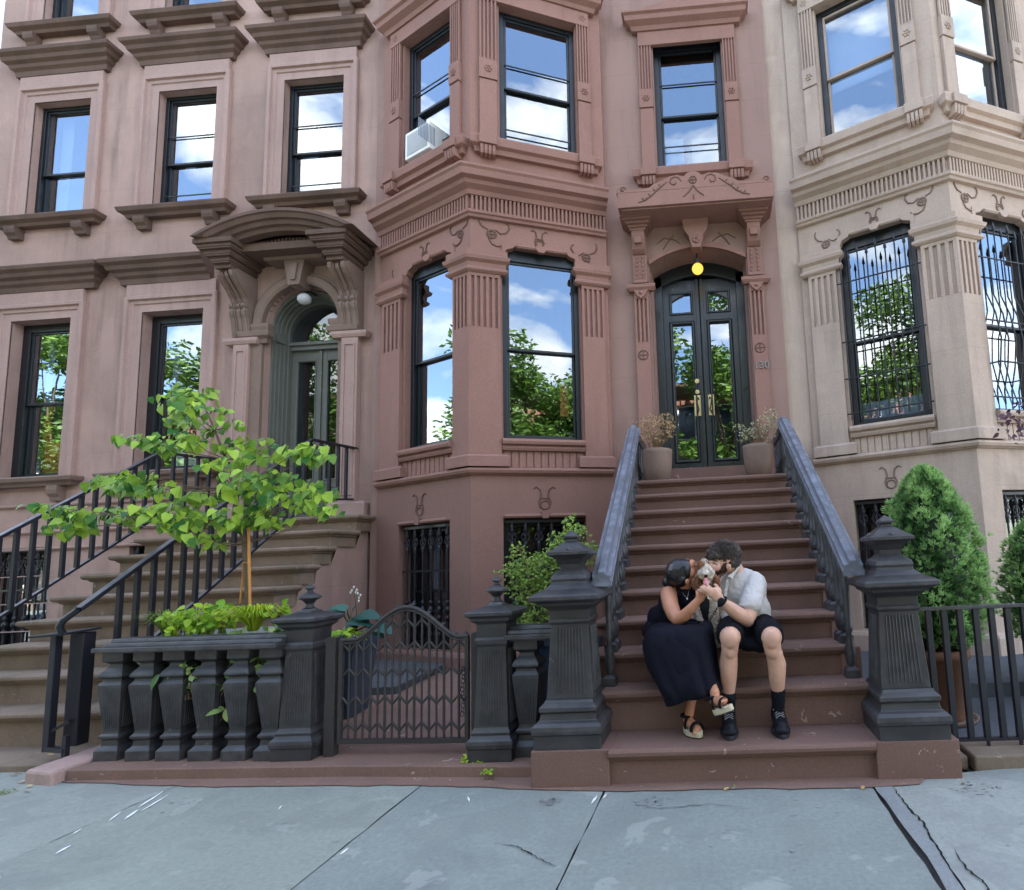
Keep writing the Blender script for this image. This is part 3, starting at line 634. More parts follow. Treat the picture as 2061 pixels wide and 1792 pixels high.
for f, a, b in ((BL, .42, 1.34), (BR, .34, 1.28)):
    sash_window(mid, f, a, b, 6.36, 8.22, 7.18, storm=(6.62, 7.50), bw=.06, rec=.08, gm='glass', blind=None if f is BL else [('curtain_grey', 0, .12, .05, .95)])
    pil2(mid, f, a-.23, a-.03, 'stone_brown'); pil2(mid, f, b+.02, b+.18, 'stone_brown'); upsill(mid, f, a-.24, b+.20, 'stone_brown'); uphead(mid, f, a-.23, b+.18, 'stone_brown')
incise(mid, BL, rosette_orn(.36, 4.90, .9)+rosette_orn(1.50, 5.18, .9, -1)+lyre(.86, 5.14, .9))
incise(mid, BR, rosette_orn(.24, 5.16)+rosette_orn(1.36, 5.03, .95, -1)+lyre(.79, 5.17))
for f, a, b, u in ((BL, .42, 1.32, .80), (BR, .34, 1.27, .80)):
    sash_window(mid, f, a, b, .36, 1.79, .98, bw=.06, rec=.16, gm='glass_dark', blind=[('shutter_brown', .02, .98, 0, .8), ('curtain_white', .45, .98, .1, .22)] if f is BL else [('shutter_brown', .02, .98, 0, 1)])
    grille(f, a+.02, b-.02, .38, 1.77, 6, -.05).build('window_grille', 'iron_black', mid)
    incise(mid, f, lyre(u, 2.0, 1.25))
    s = MB(); mould(s, f, a+.05, b-.05, [(0, 1.79), (.03, 1.79), (.045, 1.81), (.03, 1.835), (0, 1.84)]); prism(s, f, [(u-.05, 1.86), (u-.03, 1.78), (u+.03, 1.78), (u+.05, 1.86)], 0, .05); s.build('window_head', 'stone_brown_base', mid, bevel=.003)
# second-floor window over the door
sash_window(mid, CH, -.50, .41, 6.27, 8.14, 7.10, storm=(6.67, 7.57), bw=.07, rec=.10, blind=[('curtain_white', 0, .36, .05, .36), ('curtain_grey', .1, .35, .5, .95)])
pil2(mid, CH, -.69, -.52, 'stone_brown', 6.27); pil2(mid, CH, .43, .60, 'stone_brown', 6.27)
upsill(mid, CH, -.71, .62, 'stone_brown', 6.26); uphead(mid, CH, -.69, .60, 'stone_brown', 8.24)
# door hood, brackets, pilasters
def doorpil(u0, u1):
    s = MB(); D_ = .06; box(s, CH, u0, u1, 2.1, 3.95, 0, D_); box(s, CH, u0-.02, u1+.02, 2.1, 2.45, 0, D_+.03)
    n = 3; w_ = (u1-u0)/(2*n+1)
    for i in range(n+1): box(s, CH, u0+2*i*w_, u0+(2*i+1)*w_, 3.95, 4.52, 0, D_)
    box(s, CH, u0, u1, 3.95, 4.52, 0, D_-.03)
    mould(s, CH, u0, u1, [(0, 4.62), (D_, 4.62), (D_+.03, 4.66), (D_+.03, 4.70), (0, 4.72)])
    c = (u0+u1)/2; prism(s, CH, [(c-.09, 4.62), (c-.05, 4.55), (c, 4.51), (c+.05, 4.55), (c+.09, 4.62)], 0, D_+.03); ball(s, CH(c, 4.58, D_+.03), .022)
    box(s, CH, u0, u1, 4.52, 5.42, 0, D_)
    for j in range(6):
        for k in (-1, 1): prism(s, CH, [(c+k*.04-.02, 4.80+j*.055), (c+k*.04+.02, 4.80+j*.055), (c+k*.04, 4.76+j*.055)], D_, D_+.02)
    box(s, CH, u0, u1, 4.72, 4.76, 0, D_+.02)
    sidepr(s, CH, [(0, 5.10), (D_+.02, 5.10), (D_+.07, 5.14), (D_+.10, 5.20), (D_+.13, 5.30), (D_+.12, 5.36), (0, 5.36)], u0+.01, u1-.01)
    box(s, CH, c-.045, c+.045, 5.19, 5.27, D_, D_+.14)
    for (p_, z_, q_, w_) in ((.19, 5.36, 5.39, .01), (.21, 5.39, 5.42, .03), (.25, 5.42, 5.45, .06), (.29, 5.45, 5.475, .09), (.32, 5.475, 5.50, .115)): box(s, CH, u0-w_, u1+w_, z_, q_+.0004, 0, p_)
    o = s.build('door_pilaster', 'stone_brown', mid, bevel=.0025)
    incise(mid, CH, [circ(c, 3.78, .06), [(c-.055, 3.78), (c+.055, 3.78)], [(c, 3.725), (c, 3.835)]], d=.062, r=.008)
doorpil(-.86, -.68); doorpil(.585, .765)
s = MB(); box(s, CH, -.97, .91, 5.50, 5.69, 0, .45)
box(s, CH, -.94, .88, 5.48, 5.50, 0, .42)
crest = [(-1.00, 5.83), (.91, 5.83), (.91, 5.90), (.86, 5.97), (.78, 5.93), (.74, 5.88), (.50, 5.90), (.44, 5.97), (.34, 6.02), (.25, 6.10), (.14, 6.12), (.07, 6.07), (.02, 6.15), (-.045, 6.17), (-.11, 6.15), (-.16, 6.07), (-.23, 6.12), (-.34, 6.10), (-.43, 6.02), (-.53, 5.97), (-.59, 5.90), (-.83, 5.88), (-.87, 5.93), (-.95, 5.97), (-1.00, 5.90)]
crest = [(u*.985 if u < 0 else u, 5.69+(z-5.83)*.62 if z > 5.83 else 5.69) for u, z in crest]; prism(s, CH, crest, .30, .452); s.build('door_hood', 'stone_brown', mid, bevel=.004)
sp = lambda u, z, s_, k=.10: [(u+s_*k*(1-.10*t)*math.cos(t*.8), z+k*(1-.10*t)*math.sin(t*.8)) for t in range(9)]
def leafline(pts): return [pts]+[[(u, z), (u+.03*sg, z+.035)] for k, (u, z) in enumerate(pts[1:-1]) for sg in (-1, 1)]
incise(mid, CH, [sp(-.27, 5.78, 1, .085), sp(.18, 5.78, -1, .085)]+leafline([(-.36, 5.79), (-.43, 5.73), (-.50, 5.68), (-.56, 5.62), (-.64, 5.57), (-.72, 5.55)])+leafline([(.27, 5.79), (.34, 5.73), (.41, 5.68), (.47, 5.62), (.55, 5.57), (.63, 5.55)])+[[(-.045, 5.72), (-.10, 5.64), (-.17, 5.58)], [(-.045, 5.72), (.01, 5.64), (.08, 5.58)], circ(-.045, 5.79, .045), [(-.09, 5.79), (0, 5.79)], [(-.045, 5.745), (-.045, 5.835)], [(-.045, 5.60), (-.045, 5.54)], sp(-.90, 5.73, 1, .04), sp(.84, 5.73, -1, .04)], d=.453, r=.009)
s = MB()                                  # carved tympanum and keystone over the arch
for i in range(20):
    a, b = EU0+(EU1-EU0)*i/20, EU0+(EU1-EU0)*(i+1)/20
    s.add([CH(a, seg(a), .03), CH(b, seg(b), .03), CH(b, seg(b)+.07, .03), CH(a, seg(a)+.07, .03), CH(a, seg(a), -.02), CH(b, seg(b), -.02), CH(b, seg(b)+.07, 0), CH(a, seg(a)+.07, 0)], [(0, 1, 2, 3), (3, 2, 6, 7), (1, 0, 4, 5)])
prism(s, CH, [(-.10, 5.10), (.01, 5.10), (.045, 5.26), (.10, 5.34), (.12, 5.50), (-.21, 5.50), (-.19, 5.34), (-.135, 5.26)], 0, .15)
for k in range(5): ball(s, CH(-.045+.03*math.cos(k*1.25), 5.20+.03*math.sin(k*1.25), .15), .024, seg=8, rings=6)
s.build('keystone', 'stone_brown', mid, bevel=.003)
incise(mid, CH, [[(-.55, 5.26), (-.45, 5.33), (-.33, 5.30), (-.25, 5.24)], [(-.47, 5.18), (-.42, 5.26), (-.33, 5.36)], [(.46, 5.26), (.36, 5.33), (.24, 5.30), (.16, 5.24)], [(.38, 5.18), (.33, 5.26), (.24, 5.36)]], d=.003, r=.009)
# front door
dr = MB(); D_ = -.40
box(dr, CH, EU0+.02, EU0+.12, 2.35, 5.0, D_-.14, D_+.02); box(dr, CH, EU1-.12, EU1-.02, 2.35, 5.0, D_-.14, D_+.02)
for i in range(16):
    a, b = EU0+.02+(EU1-EU0-.04)*i/16, EU0+.02+(EU1-EU0-.04)*(i+1)/16
    vs = []
    for dd_ in (D_+.02, D_-.14): vs += [CH(a, seg(a)-.17, dd_), CH(b, seg(b)-.17, dd_), CH(b, 5.22, dd_), CH(a, 5.22, dd_)]
    dr.add(vs, [(0, 1, 2, 3), (5, 1, 0, 4), (4, 7, 6, 5)])
box(dr, CH, EU0+.001, EU1-.001, 2.0, 2.35, D_-.2, -.05, 1)
fd = dr.build('door', ['door_black', 'stone_step'], mid, bevel=.004); fd['label'] = 'black double front door with tall glass panes'
DC = -.045
for s_ in (-1, 1):
    a, b = (EU0+.12, DC-.003) if s_ < 0 else (DC+.003, EU1-.12); lf = MB(); z0, z1 = 2.37, 4.96; st = .105; d0, d1 = D_-.10, D_-.04
    ga, gb = a+st, b-st
    box(lf, CH, a, ga, z0, z1, d0, d1); box(lf, CH, gb, b, z0, z1, d0, d1)
    box(lf, CH, ga, gb, z0, 2.50, d0, d1-.001); box(lf, CH, ga, gb, 4.36, 4.50, d0, d1-.001)
    for i in range(6):
        p, q_ = ga+(gb-ga)*i/6, ga+(gb-ga)*(i+1)/6; f_ = lambda u: 4.80-.9*(u-DC)**2
        lf.add([CH(p, f_(p), d1-.001), CH(q_, f_(q_), d1-.001), CH(q_, z1, d1-.001), CH(p, z1, d1-.001), CH(p, f_(p), d0), CH(q_, f_(q_), d0)], [(0, 1, 2, 3), (1, 0, 4, 5)])
    uframe(lf, CH, ga, gb, 2.50, 4.36, [(-.02, d1-.035), (-.014, d1+.004), (0, d1+.016), (.014, d1+.016), (.026, d1+.004), (.034, d1-.001)], bottom=True)
    uframe(lf, CH, ga, gb, 4.50, 4.78, [(-.02, d1-.035), (-.014, d1+.004), (0, d1+.014), (.012, d1+.014), (.022, d1-.001)], bottom=True)
    if s_ < 0: sidepr(lf, CH, [(d1, z0), (d1+.03, z0), (d1+.03, z1), (d1, z1)], DC-.05, DC-.01); 
    else: sidepr(lf, CH, [(d1, z0), (d1+.03, z0), (d1+.03, z1), (d1, z1)], DC+.01, DC+.05)
    lo = lf.build('door_leaf', 'door_black', fd, bevel=.003)
    for zz0, zz1 in ((2.49, 4.37), (4.49, 4.81)):
        g = MB(); g.add([CH(ga-.01, zz0, d1-.03), CH(gb+.01, zz0, d1-.03), CH(gb+.01, zz1, d1-.03), CH(ga-.01, zz1, d1-.03)], [(0, 1, 2, 3)]); g.build('door_glass', 'glass', fd)
    hp = MB(); uc = DC+s_*.085 - .005; box(hp, CH, uc-.045, uc+.045, 3.085, 3.365, d1, d1+.012)
    hp2 = MB(); tube(hp2, [CH(uc-.018*s_, 3.31, d1+.015), CH(uc-.01*s_, 3.32, d1+.05), CH(uc+.016*s_, 3.29, d1+.06), CH(uc, 3.22, d1+.062), CH(uc-.014*s_, 3.16, d1+.06), CH(uc+.006*s_, 3.125, d1+.05), CH(uc+.014*s_, 3.14, d1+.03), CH(uc+.004*s_, 3.15, d1+.012)], .008, 6)
    pl = hp.build('handle_plate', 'brass', fd, bevel=.003); hp2.build('door_handle', 'iron_black', fd)
for z, r in ((3.555, .030), (3.41, .028)):
    k_ = MB(); c = CH(DC-.085, z, D_-.04); tube(k_, [c, c+CH.n*.02], r, 14); tube(k_, [c+CH.n*.02, c+CH.n*.028], r*.5, 10); k_.build('door_lock', 'brass', fd)
# ---------------------------------------------------------------- right house
rgt = empty('brownstone_house', (3.9, 6.95, 0), 'pale tan stone row house on the right with barred parlour windows in its bay', 'house', 'brownstone row houses')
mb = MB(); wall(mb, RH, .985, 7.0, -.3, TOP, [(1.35, 4.2, .3, 8.6), (5.0, 6.0, 6.3, 8.1), (5.0, 6.2, 2.1, 4.9)], .22); shell(mb, .99, 7.0, 6.95); mb.build('wall', 'stone_tan', rgt)
TM = ('stone_tan', 'stone_tan', 'stone_tan')
wl_, wr_ = (.48, 1.36, 2.70, 5.05), (.30, 1.2, 2.69, 5.05)
bay(rgt, (1.25, 6.92), (2.82, 6.15), (4.30, 6.8), RL, RR, TM, (wl_, wr_), ((.42, 1.38, 6.38, 8.22), (.30, 1.2, 6.36, 8.22)), ([(.42, 1.32, .36, 1.83)], [(.30, 1.2, .36, 1.83)]))
BL2 = MB()
for x0, y0, x1, y1 in ((1.25, 6.92, 1.33, 6.97), (4.30, 6.8, 4.30, 6.97)): BL2.add([(x0, y0, -.2), (x1, y1, -.2), (x1, y1, 9.6), (x0, y0, 9.6)], [(0, 1, 2, 3)])
BL2.build('bay_return', 'stone_tan', rgt)
pil(rgt, RL, .10, .44, 'stone_tan', 4); pil(rgt, RL, 1.40, RL.L, 'stone_tan', 4, corner=(1, 0)); pil(rgt, RR, 0, .28, 'stone_tan', 4, corner=(0, 1)); pil(rgt, RR, 1.22, 1.5, 'stone_tan', 4)
for f, (a, b, c, d) in ((RL, wl_), (RR, wr_)):
    ears(rgt, f, a, b, d, 'stone_tan'); sash_window(rgt, f, a, b, c, d, 3.72, bw=.07, bt=.14, rec=.09, gm='glass', blind=[('curtain_white', .0, .14, 0, 1)])
    s = MB(); mould(s, f, a-.015, b+.015, [(0, 2.56), (.05, 2.56), (.065, 2.59), (.05, 2.615), (.09, 2.63), (.10, 2.66), (.09, 2.69), (0, 2.70)], ret=(0, 0)); s.build('window_sill', 'stone_tan', rgt, bevel=.003)
    s = MB()
    for i in range(11): u = a+(b-a)*(i+.5)/11; box(s, f, u-(b-a)/22+.007, u+(b-a)/22-.007, 2.37, 2.555, 0, .014)
    s.build('apron_panel', 'stone_tan', rgt)
for f, a, b in ((RL, .42, 1.38), (RR, .30, 1.2)):
    sash_window(rgt, f, a, b, 6.38, 8.22, 7.25, bw=.07, rec=.09, sm='stone_tan', blind=[('curtain_white', .45, 1, .02, .98)] if f is RL else [('curtain_grey', .3, 1, .02, .98)])
    pil2(rgt, f, a-.20, a-.03, 'stone_tan'); pil2(rgt, f, b+.02, b+.18, 'stone_tan'); upsill(rgt, f, a-.22, b+.20, 'stone_tan'); uphead(rgt, f, a-.20, b+.18, 'stone_tan')
incise(rgt, RL, rosette_orn(.34, 5.02, .9)+rosette_orn(1.46, 5.18, .9, -1)+lyre(.92, 5.16, .9), 'stone_portal'); incise(rgt, RR, rosette_orn(.22, 5.16)+lyre(.75, 5.17)+rosette_orn(1.3, 5.03, .95, -1), 'stone_portal')
for f, a, b in ((RL, .42, 1.32), (RR, .30, 1.2)):
    sash_window(rgt, f, a, b, .36, 1.83, .98, bw=.06, rec=.16, gm='glass_dark', blind=[('shutter_brown', .02, .98, 0, 1)])
    grille(f, a+.02, b-.02, .38, 1.81, 6, -.05).build('window_grille', 'iron_black', rgt)
incise(rgt, RL, lyre(.86, 2.04, 1.2), 'stone_portal'); incise(rgt, RR, lyre(.8, 2.04, 1.2), 'stone_portal')
def bars(fr, u0, u1, z0, z1, n, belly):
    s = MB()
    for i in range(n):
        u = u0+(u1-u0)*i/(n-1); top = z1-.06 if i % 2 else z1
        prof = [(z0, .06), (z0+.15, .06), (z0+.4, .06+belly*.6), (z0+.7, .06+belly), (z0+1.0, .06+belly*.7), (z0+1.25, .06), (top, .06)] if belly else [(z0, .06), (top, .06)]
        tube(s, [fr(u, z, d) for z, d in prof], .0085, 6)
        p = fr(u, 0, .06); lathe(s, p.x, p.y, [(.009, top), (.02, top+.02), (.016, top+.05), (.0, top+.12)], 6)
    for z in (z0+.08, z0+.95, z1-.34): tube(s, [fr(u0-.05, z, .06), fr(u1+.05, z, .06)], .009, 6)
    if belly: 
        for z, d in ((z0+.45, .06+belly*.66),): tube(s, [fr(u0-.05, z, .05), fr(u0, z, d), fr(u1, z, d), fr(u1+.05, z, .05)], .009, 6)
    else: tube(s, [fr(u0-.05, z0+.5, .06), fr(u1+.05, z0+.5, .06)], .009, 6)
    return s
bars(RL, .50, 1.34, 2.76, 4.78, 9, 0).build('window_bars', 'iron_black', rgt)
bars(RR, .32, 1.18, 2.76, 4.78, 9, .12).build('window_bars', 'iron_black', rgt)
# ================================================================ ground
def sheet(name, pts, z, mat, kind='structure', thick=0, z0=None):
    mb = MB(); n = len(pts); zz = [z]*n if not isinstance(z, (list, tuple)) else z
    mb.add([(p[0], p[1], zz[i]) for i, p in enumerate(pts)], [tuple(range(n))])
    if thick:
        mb.add([(p[0], p[1], zz[i]) for i, p in enumerate(pts)]+[(p[0], p[1], zz[i]-thick) for i, p in enumerate(pts)], [(i, i+n, (i+1) % n+n, (i+1) % n) for i in range(n)])
    o = mb.build(name, mat); return tag(o, kind=kind)
sheet('ground', [(-400, -400), (400, -400), (400, 400), (-400, 400)], -.16, 'asphalt')
sheet('road', [(-120, -11), (120, -11), (120, -2.6), (-120, -2.6)], -.15, 'asphalt')
sheet('far_pavement', [(-60, -15.4), (60, -15.4), (60, -11), (-60, -11)], -.02, 'bluestone', thick=.13)
# the near pavement: joint bed plus single bluestone flags with slightly wandering edges
sheet('pavement_bed', [(-40, -2.6), (40, -2.6), (40, 7), (-40, 7)], -.03, 'slab_grout', thick=.12)
def flag(pts, jit=.006, seed=0, z=0., mat=0):
    random.seed(seed); out_ = []
    for i, p in enumerate(pts):
        q = pts[(i+1) % len(pts)]; L_ = math.hypot(q[0]-p[0], q[1]-p[1]); n = max(1, int(L_/.12))
        for k in range(n):
            t = k/n; out_.append((p[0]+(q[0]-p[0])*t+rd(-jit, jit)*(k > 0), p[1]+(q[1]-p[1])*t+rd(-jit, jit)*(k > 0)))
    return out_
EDG = [(-4.9, 3.62), (-4.37, 3.70), (-3.27, 3.554), (-1.97, 3.496), (-.67, 3.33), (-.04, 3.323), (.77, 3.29), (1.29, 3.376), (1.65, 3.44), (4, 3.44)]
def ye(x):
    for (a, b), (c, d) in zip(EDG, EDG[1:]):
        if a <= x <= c: return b+(d-b)*(x-a)/(c-a)
    return 3.45
flags = MB(); G_ = .0045
joints = [((-9.5, 4.2), (-9.4, -2.6)), ((-6.6, 4.2), (-6.5, -2.6)), ((-3.47, 3.62), (-3.22, -2.6)), ((-1.83, 3.55), (-1.77, -2.6)), ((-.695, 3.45), (-.71, -2.6)), ((.78, 3.36), (.80, 2.3), (.60, -2.6)), ((2.6, 3.5), (2.8, -2.6)), ((5.2, 3.5), (5.4, -2.6))]
def jx(j, y):
    for (a, b), (c, d) in zip(j, j[1:]):
        if d <= y <= b: return a+(c-a)*(b-y)/(b-d)
    return j[0][0] if y > j[0][1] else j[-1][0]
sl = []
for i, (ja, jb) in enumerate(zip(joints, joints[1:])):
    wa = .085 if i == 5 else G_
    for k, (y0, y1) in enumerate(((2.05 if i != 3 else 1.6, None), (-.4, 2.05 if i != 3 else 1.6), (-2.6, -.4))):
        xa0, xa1 = jx(ja, y0), jx(jb, y0); top = []; random.seed(i*11+k)
        if y1 is None:
            xt0, xt1 = jx(ja, 3.5), jx(jb, 3.5); m_ = 6; top = [(xt1-G_+(xt0+wa-xt1+G_)*t/m_, ye(xt1-G_+(xt0+wa-xt1+G_)*t/m_)+.10) for t in range(m_+1)]
            if xt0 < -4.9: top = [(x, 4.4) for x, _ in top]
        else: xt0, xt1 = jx(ja, y1), jx(jb, y1); top = [(xt1-G_, y1-G_), (xt0+G_, y1-G_)]
        sl.append(flag([(xa0+(wa if y1 is None else G_), y0+G_), (xa1-G_, y0+G_)]+top, (.005, .004)[k % 2], i*7+k))
for s_ in sl: flags.add([(x, y, 0.) for x, y in s_], [tuple(range(len(s_)))], 0, False, random.random())
tag(flags.build('pavement', 'bluestone'), kind='structure')
cr_ = MB()      # dark repair strip beside the right-hand joint
pts = flag([(.66, -2.5), (.72, -2.5), (.85, 2.2), (.885, 2.7), (.878, 3.05), (.885, 3.36), (.792, 3.38), (.800, 3.0), (.815, 2.6), (.795, 2.2)], .006, 91); cr_.add([(x, y, .003) for x, y in pts], [tuple(range(len(pts)))])
tag(cr_.build('pavement_patch', 'bluestone_patch'), kind='structure')
pm = MB()       # white paint strokes
for (p, q, w_) in (((-3.45, 3.50), (-3.37, 3.27), .018), ((-3.36, 3.44), (-3.30, 3.22), .014), ((-3.34, 3.24), (-3.29, 3.12), .02), ((-3.42, 3.22), (-3.36, 3.10), .012), ((-3.27, 2.84), (-3.25, 2.76), .02), ((-3.27, 2.56), (-3.25, 2.48), .022), ((-3.42, 3.02), (-3.40, 2.96), .012), ((-2.5, 3.25), (-2.48, 3.2), .008), ((-1.79, 2.76), (-1.79, 2.70), .014), ((-.72, 3.28), (-.73, 3.18), .014), ((-.67, 3.30), (-.68, 3.24), .01), ((-1.46, 3.31), (-1.42, 3.24), .01)):
    d = Vector((q[0]-p[0], q[1]-p[1])); nn = Vector((-d.y, d.x)).normalized()*w_/2; P_ = []
    for s in (1, -1):
        for k in range(7):
            t = k/6 if s > 0 else 1-k/6; ww = math.sin(PI*min(.96, max(.08, t)))*rd(.7, 1.2); P_.append((p[0]+d.x*t+s*nn.x*ww, p[1]+d.y*t+s*nn.y*ww, .0045))
    pm.add(P_[::-1], [tuple(range(14))])
tag(pm.build('pavement_paint', 'white_paint'), kind='structure')
crk = MB()
for ci, (pl, w_) in enumerate((([(-1.10, 2.78), (-.98, 2.74), (-.88, 2.66), (-.80, 2.60), (-.73, 2.55)], .004), ([(.95, 2.66), (.93, 2.5), (.96, 2.38), (.90, 2.25), (.93, 2.05)], .006), ([(.888, 3.36), (.882, 3.2), (.886, 3.05), (.90, 2.9), (.885, 2.7), (.87, 2.5), (.86, 2.3)], .006), ([(1.5, 3.2), (1.62, 3.1), (1.66, 2.95), (1.8, 2.85)], .004), ([(-.5, 3.16), (-.35, 3.10), (-.1, 3.14), (.12, 3.08)], .003))):
    random.seed(300+ci); P_ = []
    for (a, b) in zip(pl, pl[1:]):
        for k in range(8): t_ = k/8; P_.append((a[0]+(b[0]-a[0])*t_+rd(-.006, .006), a[1]+(b[1]-a[1])*t_+rd(-.006, .006)))
    vs = []
    for i, p in enumerate(P_):
        q = P_[min(i+1, len(P_)-1)]; o = P_[max(0, i-1)]; d = Vector((q[0]-o[0], q[1]-o[1])).normalized(); ww = w_*rd(.4, 1.2)*math.sin(PI*(i+.5)/len(P_)); vs += [(p[0]-d.y*ww, p[1]+d.x*ww, .0055), (p[0]+d.y*ww, p[1]-d.x*ww, .0055)]
    crk.add(vs, [(2*i, 2*i+1, 2*i+3, 2*i+2) for i in range(len(P_)-1)])
tag(crk.build('pavement_crack', 'dark_hole'), kind='structure')
spl = MB(); random.seed(77)
for (cx_, cy_, R_, n_) in ((-.97, 3.22, .07, 46), (-.40, 3.20, .10, 30), (1.30, 3.25, .14, 40), (-3.2, 3.3, .2, 16), (.2, 2.9, .5, 14), (-2.3, 2.9, .5, 14), (1.5, 2.8, .4, 12)):
    for i in range(n_):
        a, q = rd(0, 2*PI), rd(.2, 1); x, y = cx_+R_*q*math.cos(a), cy_+R_*.7*q*math.sin(a); s_ = rd(.003, .010); m_ = 5; spl.add([(x+s_*rd(.6, 1.3)*math.cos(2*PI*k/m_), y+s_*rd(.6, 1.3)*math.sin(2*PI*k/m_), .0048) for k in range(m_)], [tuple(range(m_))])
tag(spl.build('pavement_specks', 'pot_planter'), kind='structure')
# red-brown border strip, kerb, areaway floors
bp = [(x, ye(x)+rd(-.012, .012)) for x in [-4.36+i*.1 for i in range(55)] if x < 1.3]
mb = MB(); pts = bp+[(1.3, 3.7), (-4.3, 3.8)]; mb.add([(x, y, .006) for x, y in pts], [tuple(range(len(pts)))]); tag(mb.build('border_strip', 'stone_curb'), kind='structure')
mb = MB(); fp = [(-4.34, 3.715), (-2.4, 3.655), (-1.16, 3.56), (-1.12, 3.56), (-1.12, 4.05), (-4.34, 4.05)]
n = len(fp); mb.add([(x, y, .07) for x, y in fp]+[(x, y, -.02) for x, y in fp], [tuple(range(n))]+[(i, i+n, (i+1) % n+n, (i+1) % n) for i in range(n)])
tag(mb.build('kerb', 'stone_curb', bevel=.006), kind='structure')
fl = [(-4.4, 4.05), (-.95, 4.05), (-.95, 5.0), (-4.4, 5.0)]; sheet('areaway_floor', fl, [.07, .07, .17, .17], 'stone_curb')
sheet('areaway_floor', [(-4.4, 5.0), (-.95, 5.0), (-.95, 7), (-4.4, 7)], .17, 'stone_curb')
sheet('areaway_slab', [(-4.34, 5.14), (-2.93, 5.14), (-3.0, 6.26), (-2.7, 6.22), (-4.2, 6.95), (-4.34, 6.95)], .235, 'bluestone_dark', thick=.075)
sheet('areaway_floor', [(.95, 3.75), (8, 3.75), (8, 7), (.95, 7)], .02, 'bluestone_dark')
sheet('areaway_slab', [(1.2, 5.0), (8, 5.0), (8, 7), (1.2, 7)], .13, 'bluestone_dark', thick=.11)
sheet('side_floor', [(-10, 4.4), (-6.6, 4.4), (-6.6, 7), (-10, 7)], .03, 'bluestone_dark')
# coping stones under the right fence
for i, (a, b, yy) in enumerate(((1.302, 1.40, 3.56), (1.42, 2.55, 3.52), (2.57, 4.2, 3.52))):
    mb = MB(); xbox(mb, a, b, yy, 3.85, -.02, .075 if i else .06); o = mb.build('coping_stone', 'stone_step_old', bevel=.012); tag(o, ['small broken coping stone beside the red plinth at the right', 'long pale coping stone under the right iron fence', 'coping stone under the fence running out of the photo at the right'][i], 'coping stone', 'coping stones under the right fence')
# ================================================================ centre stoop
STEPS = [(3.38, .205), (3.70, .457), (3.93, .66), (4.18, .847), (4.43, 1.037), (4.68, 1.215), (4.93, 1.392), (5.18, 1.562), (5.43, 1.734), (5.68, 1.915), (5.93, 2.09)]
stoop = empty('stoop', (.05, 3.4, 0), 'wide red-brown stone stoop of eleven steps with chipped paint where the couple sit', 'stoop')
NOSE = lambda z: [(-.03, z-.075), (-.012, z-.072), (-.004, z-.058), (.018, z-.05), (.032, z-.034), (.034, z-.016), (.024, z-.002), (0, z)]
for i, (y, z) in enumerate(STEPS):
    dx = -.03*(y-3.4); xl, xr = (-.672, .838) if i == 0 else (-.865+dx, .90+dx)
    if i in (1,): xl, xr = -.80, .90
    ynext = STEPS[i+1][0] if i < 10 else 7.38
    mb = MB(); zb = (STEPS[i-1][1] if i else -.02); y0 = y+.034; n_ = 24
    f = Fr((0, y0), (1, y0)); prof = [(-.012, zb)]+[(d-.0, zz) for d, zz in NOSE(z)[1:]]
    prof = [(-.02, zb), (-.02, z-.078), (-.006, z-.07), (-.002, z-.056), (.02, z-.05), (.032, z-.036), (.034, z-.018), (.026, z-.005), (.012, z)]
    vs = []
    for k in range(n_+1):
        u = xl+(xr-xl)*k/n_; w1 = noise.noise((u*3, i*3.1, 0))*.004
        vs += [f(u, zz+(w1 if zz > z-.03 else 0), d+w1*.7) for d, zz in prof]
    m_ = len(prof); mb.add(vs, [(k*m_+j, (k+1)*m_+j, (k+1)*m_+j+1, k*m_+j+1) for k in range(n_) for j in range(m_-1)], 0, False)
    for k in range(n_):      # tread
        a, b = vs[k*m_+m_-1], vs[(k+1)*m_+m_-1]; mb.add([a, b, (b[0], ynext+.05, z), (a[0], ynext+.05, z)], [(0, 1, 2, 3)])
    for k, sg in ((0, 1), (n_, -1)):
        pl = vs[k*m_:(k+1)*m_]+[Vector((vs[k*m_][0], ynext+.05, z)), Vector((vs[k*m_][0], ynext+.05, zb))]; mb.add(pl, [tuple(range(len(pl)))[::sg]])
    st = mb.build('step' if i < 10 else 'landing', 'stone_step', stoop)
mb = MB()
for x0, x1 in ((-.90, -.78), (.80, .93)):       # side walls under the steps
    mb = MB()
    pts = [(3.85, -.2), (3.85, .40)]+[q for (y, z), (y2, z2) in zip(STEPS[1:], STEPS[2:]+[(6.2, 0)]) for q in ((y+.04, z-.03), (y2+.04, z-.03))][:-1]+[(6.9, 2.06)]+[(6.9, -.2)]
    mb.add([(x, y, z) for x in (x0, x1) for y, z in pts], [tuple(range(len(pts)))[::-1] if False else tuple(range(len(pts))), tuple(range(2*len(pts)-1, len(pts)-1, -1))]+[(i, (i+1) % len(pts), (i+1) % len(pts)+len(pts), i+len(pts)) for i in range(len(pts))])
    mb.build('side_wall', 'stone_brown_base', stoop)
for (x0, x1, zt) in ((-1.128, -.673, .206), (.838, 1.299, .206)):
    mb = MB(); xbox(mb, x0, x1, 3.40, 3.90, -.02, zt); mb.build('plinth', 'stone_step', stoop, bevel=.006)
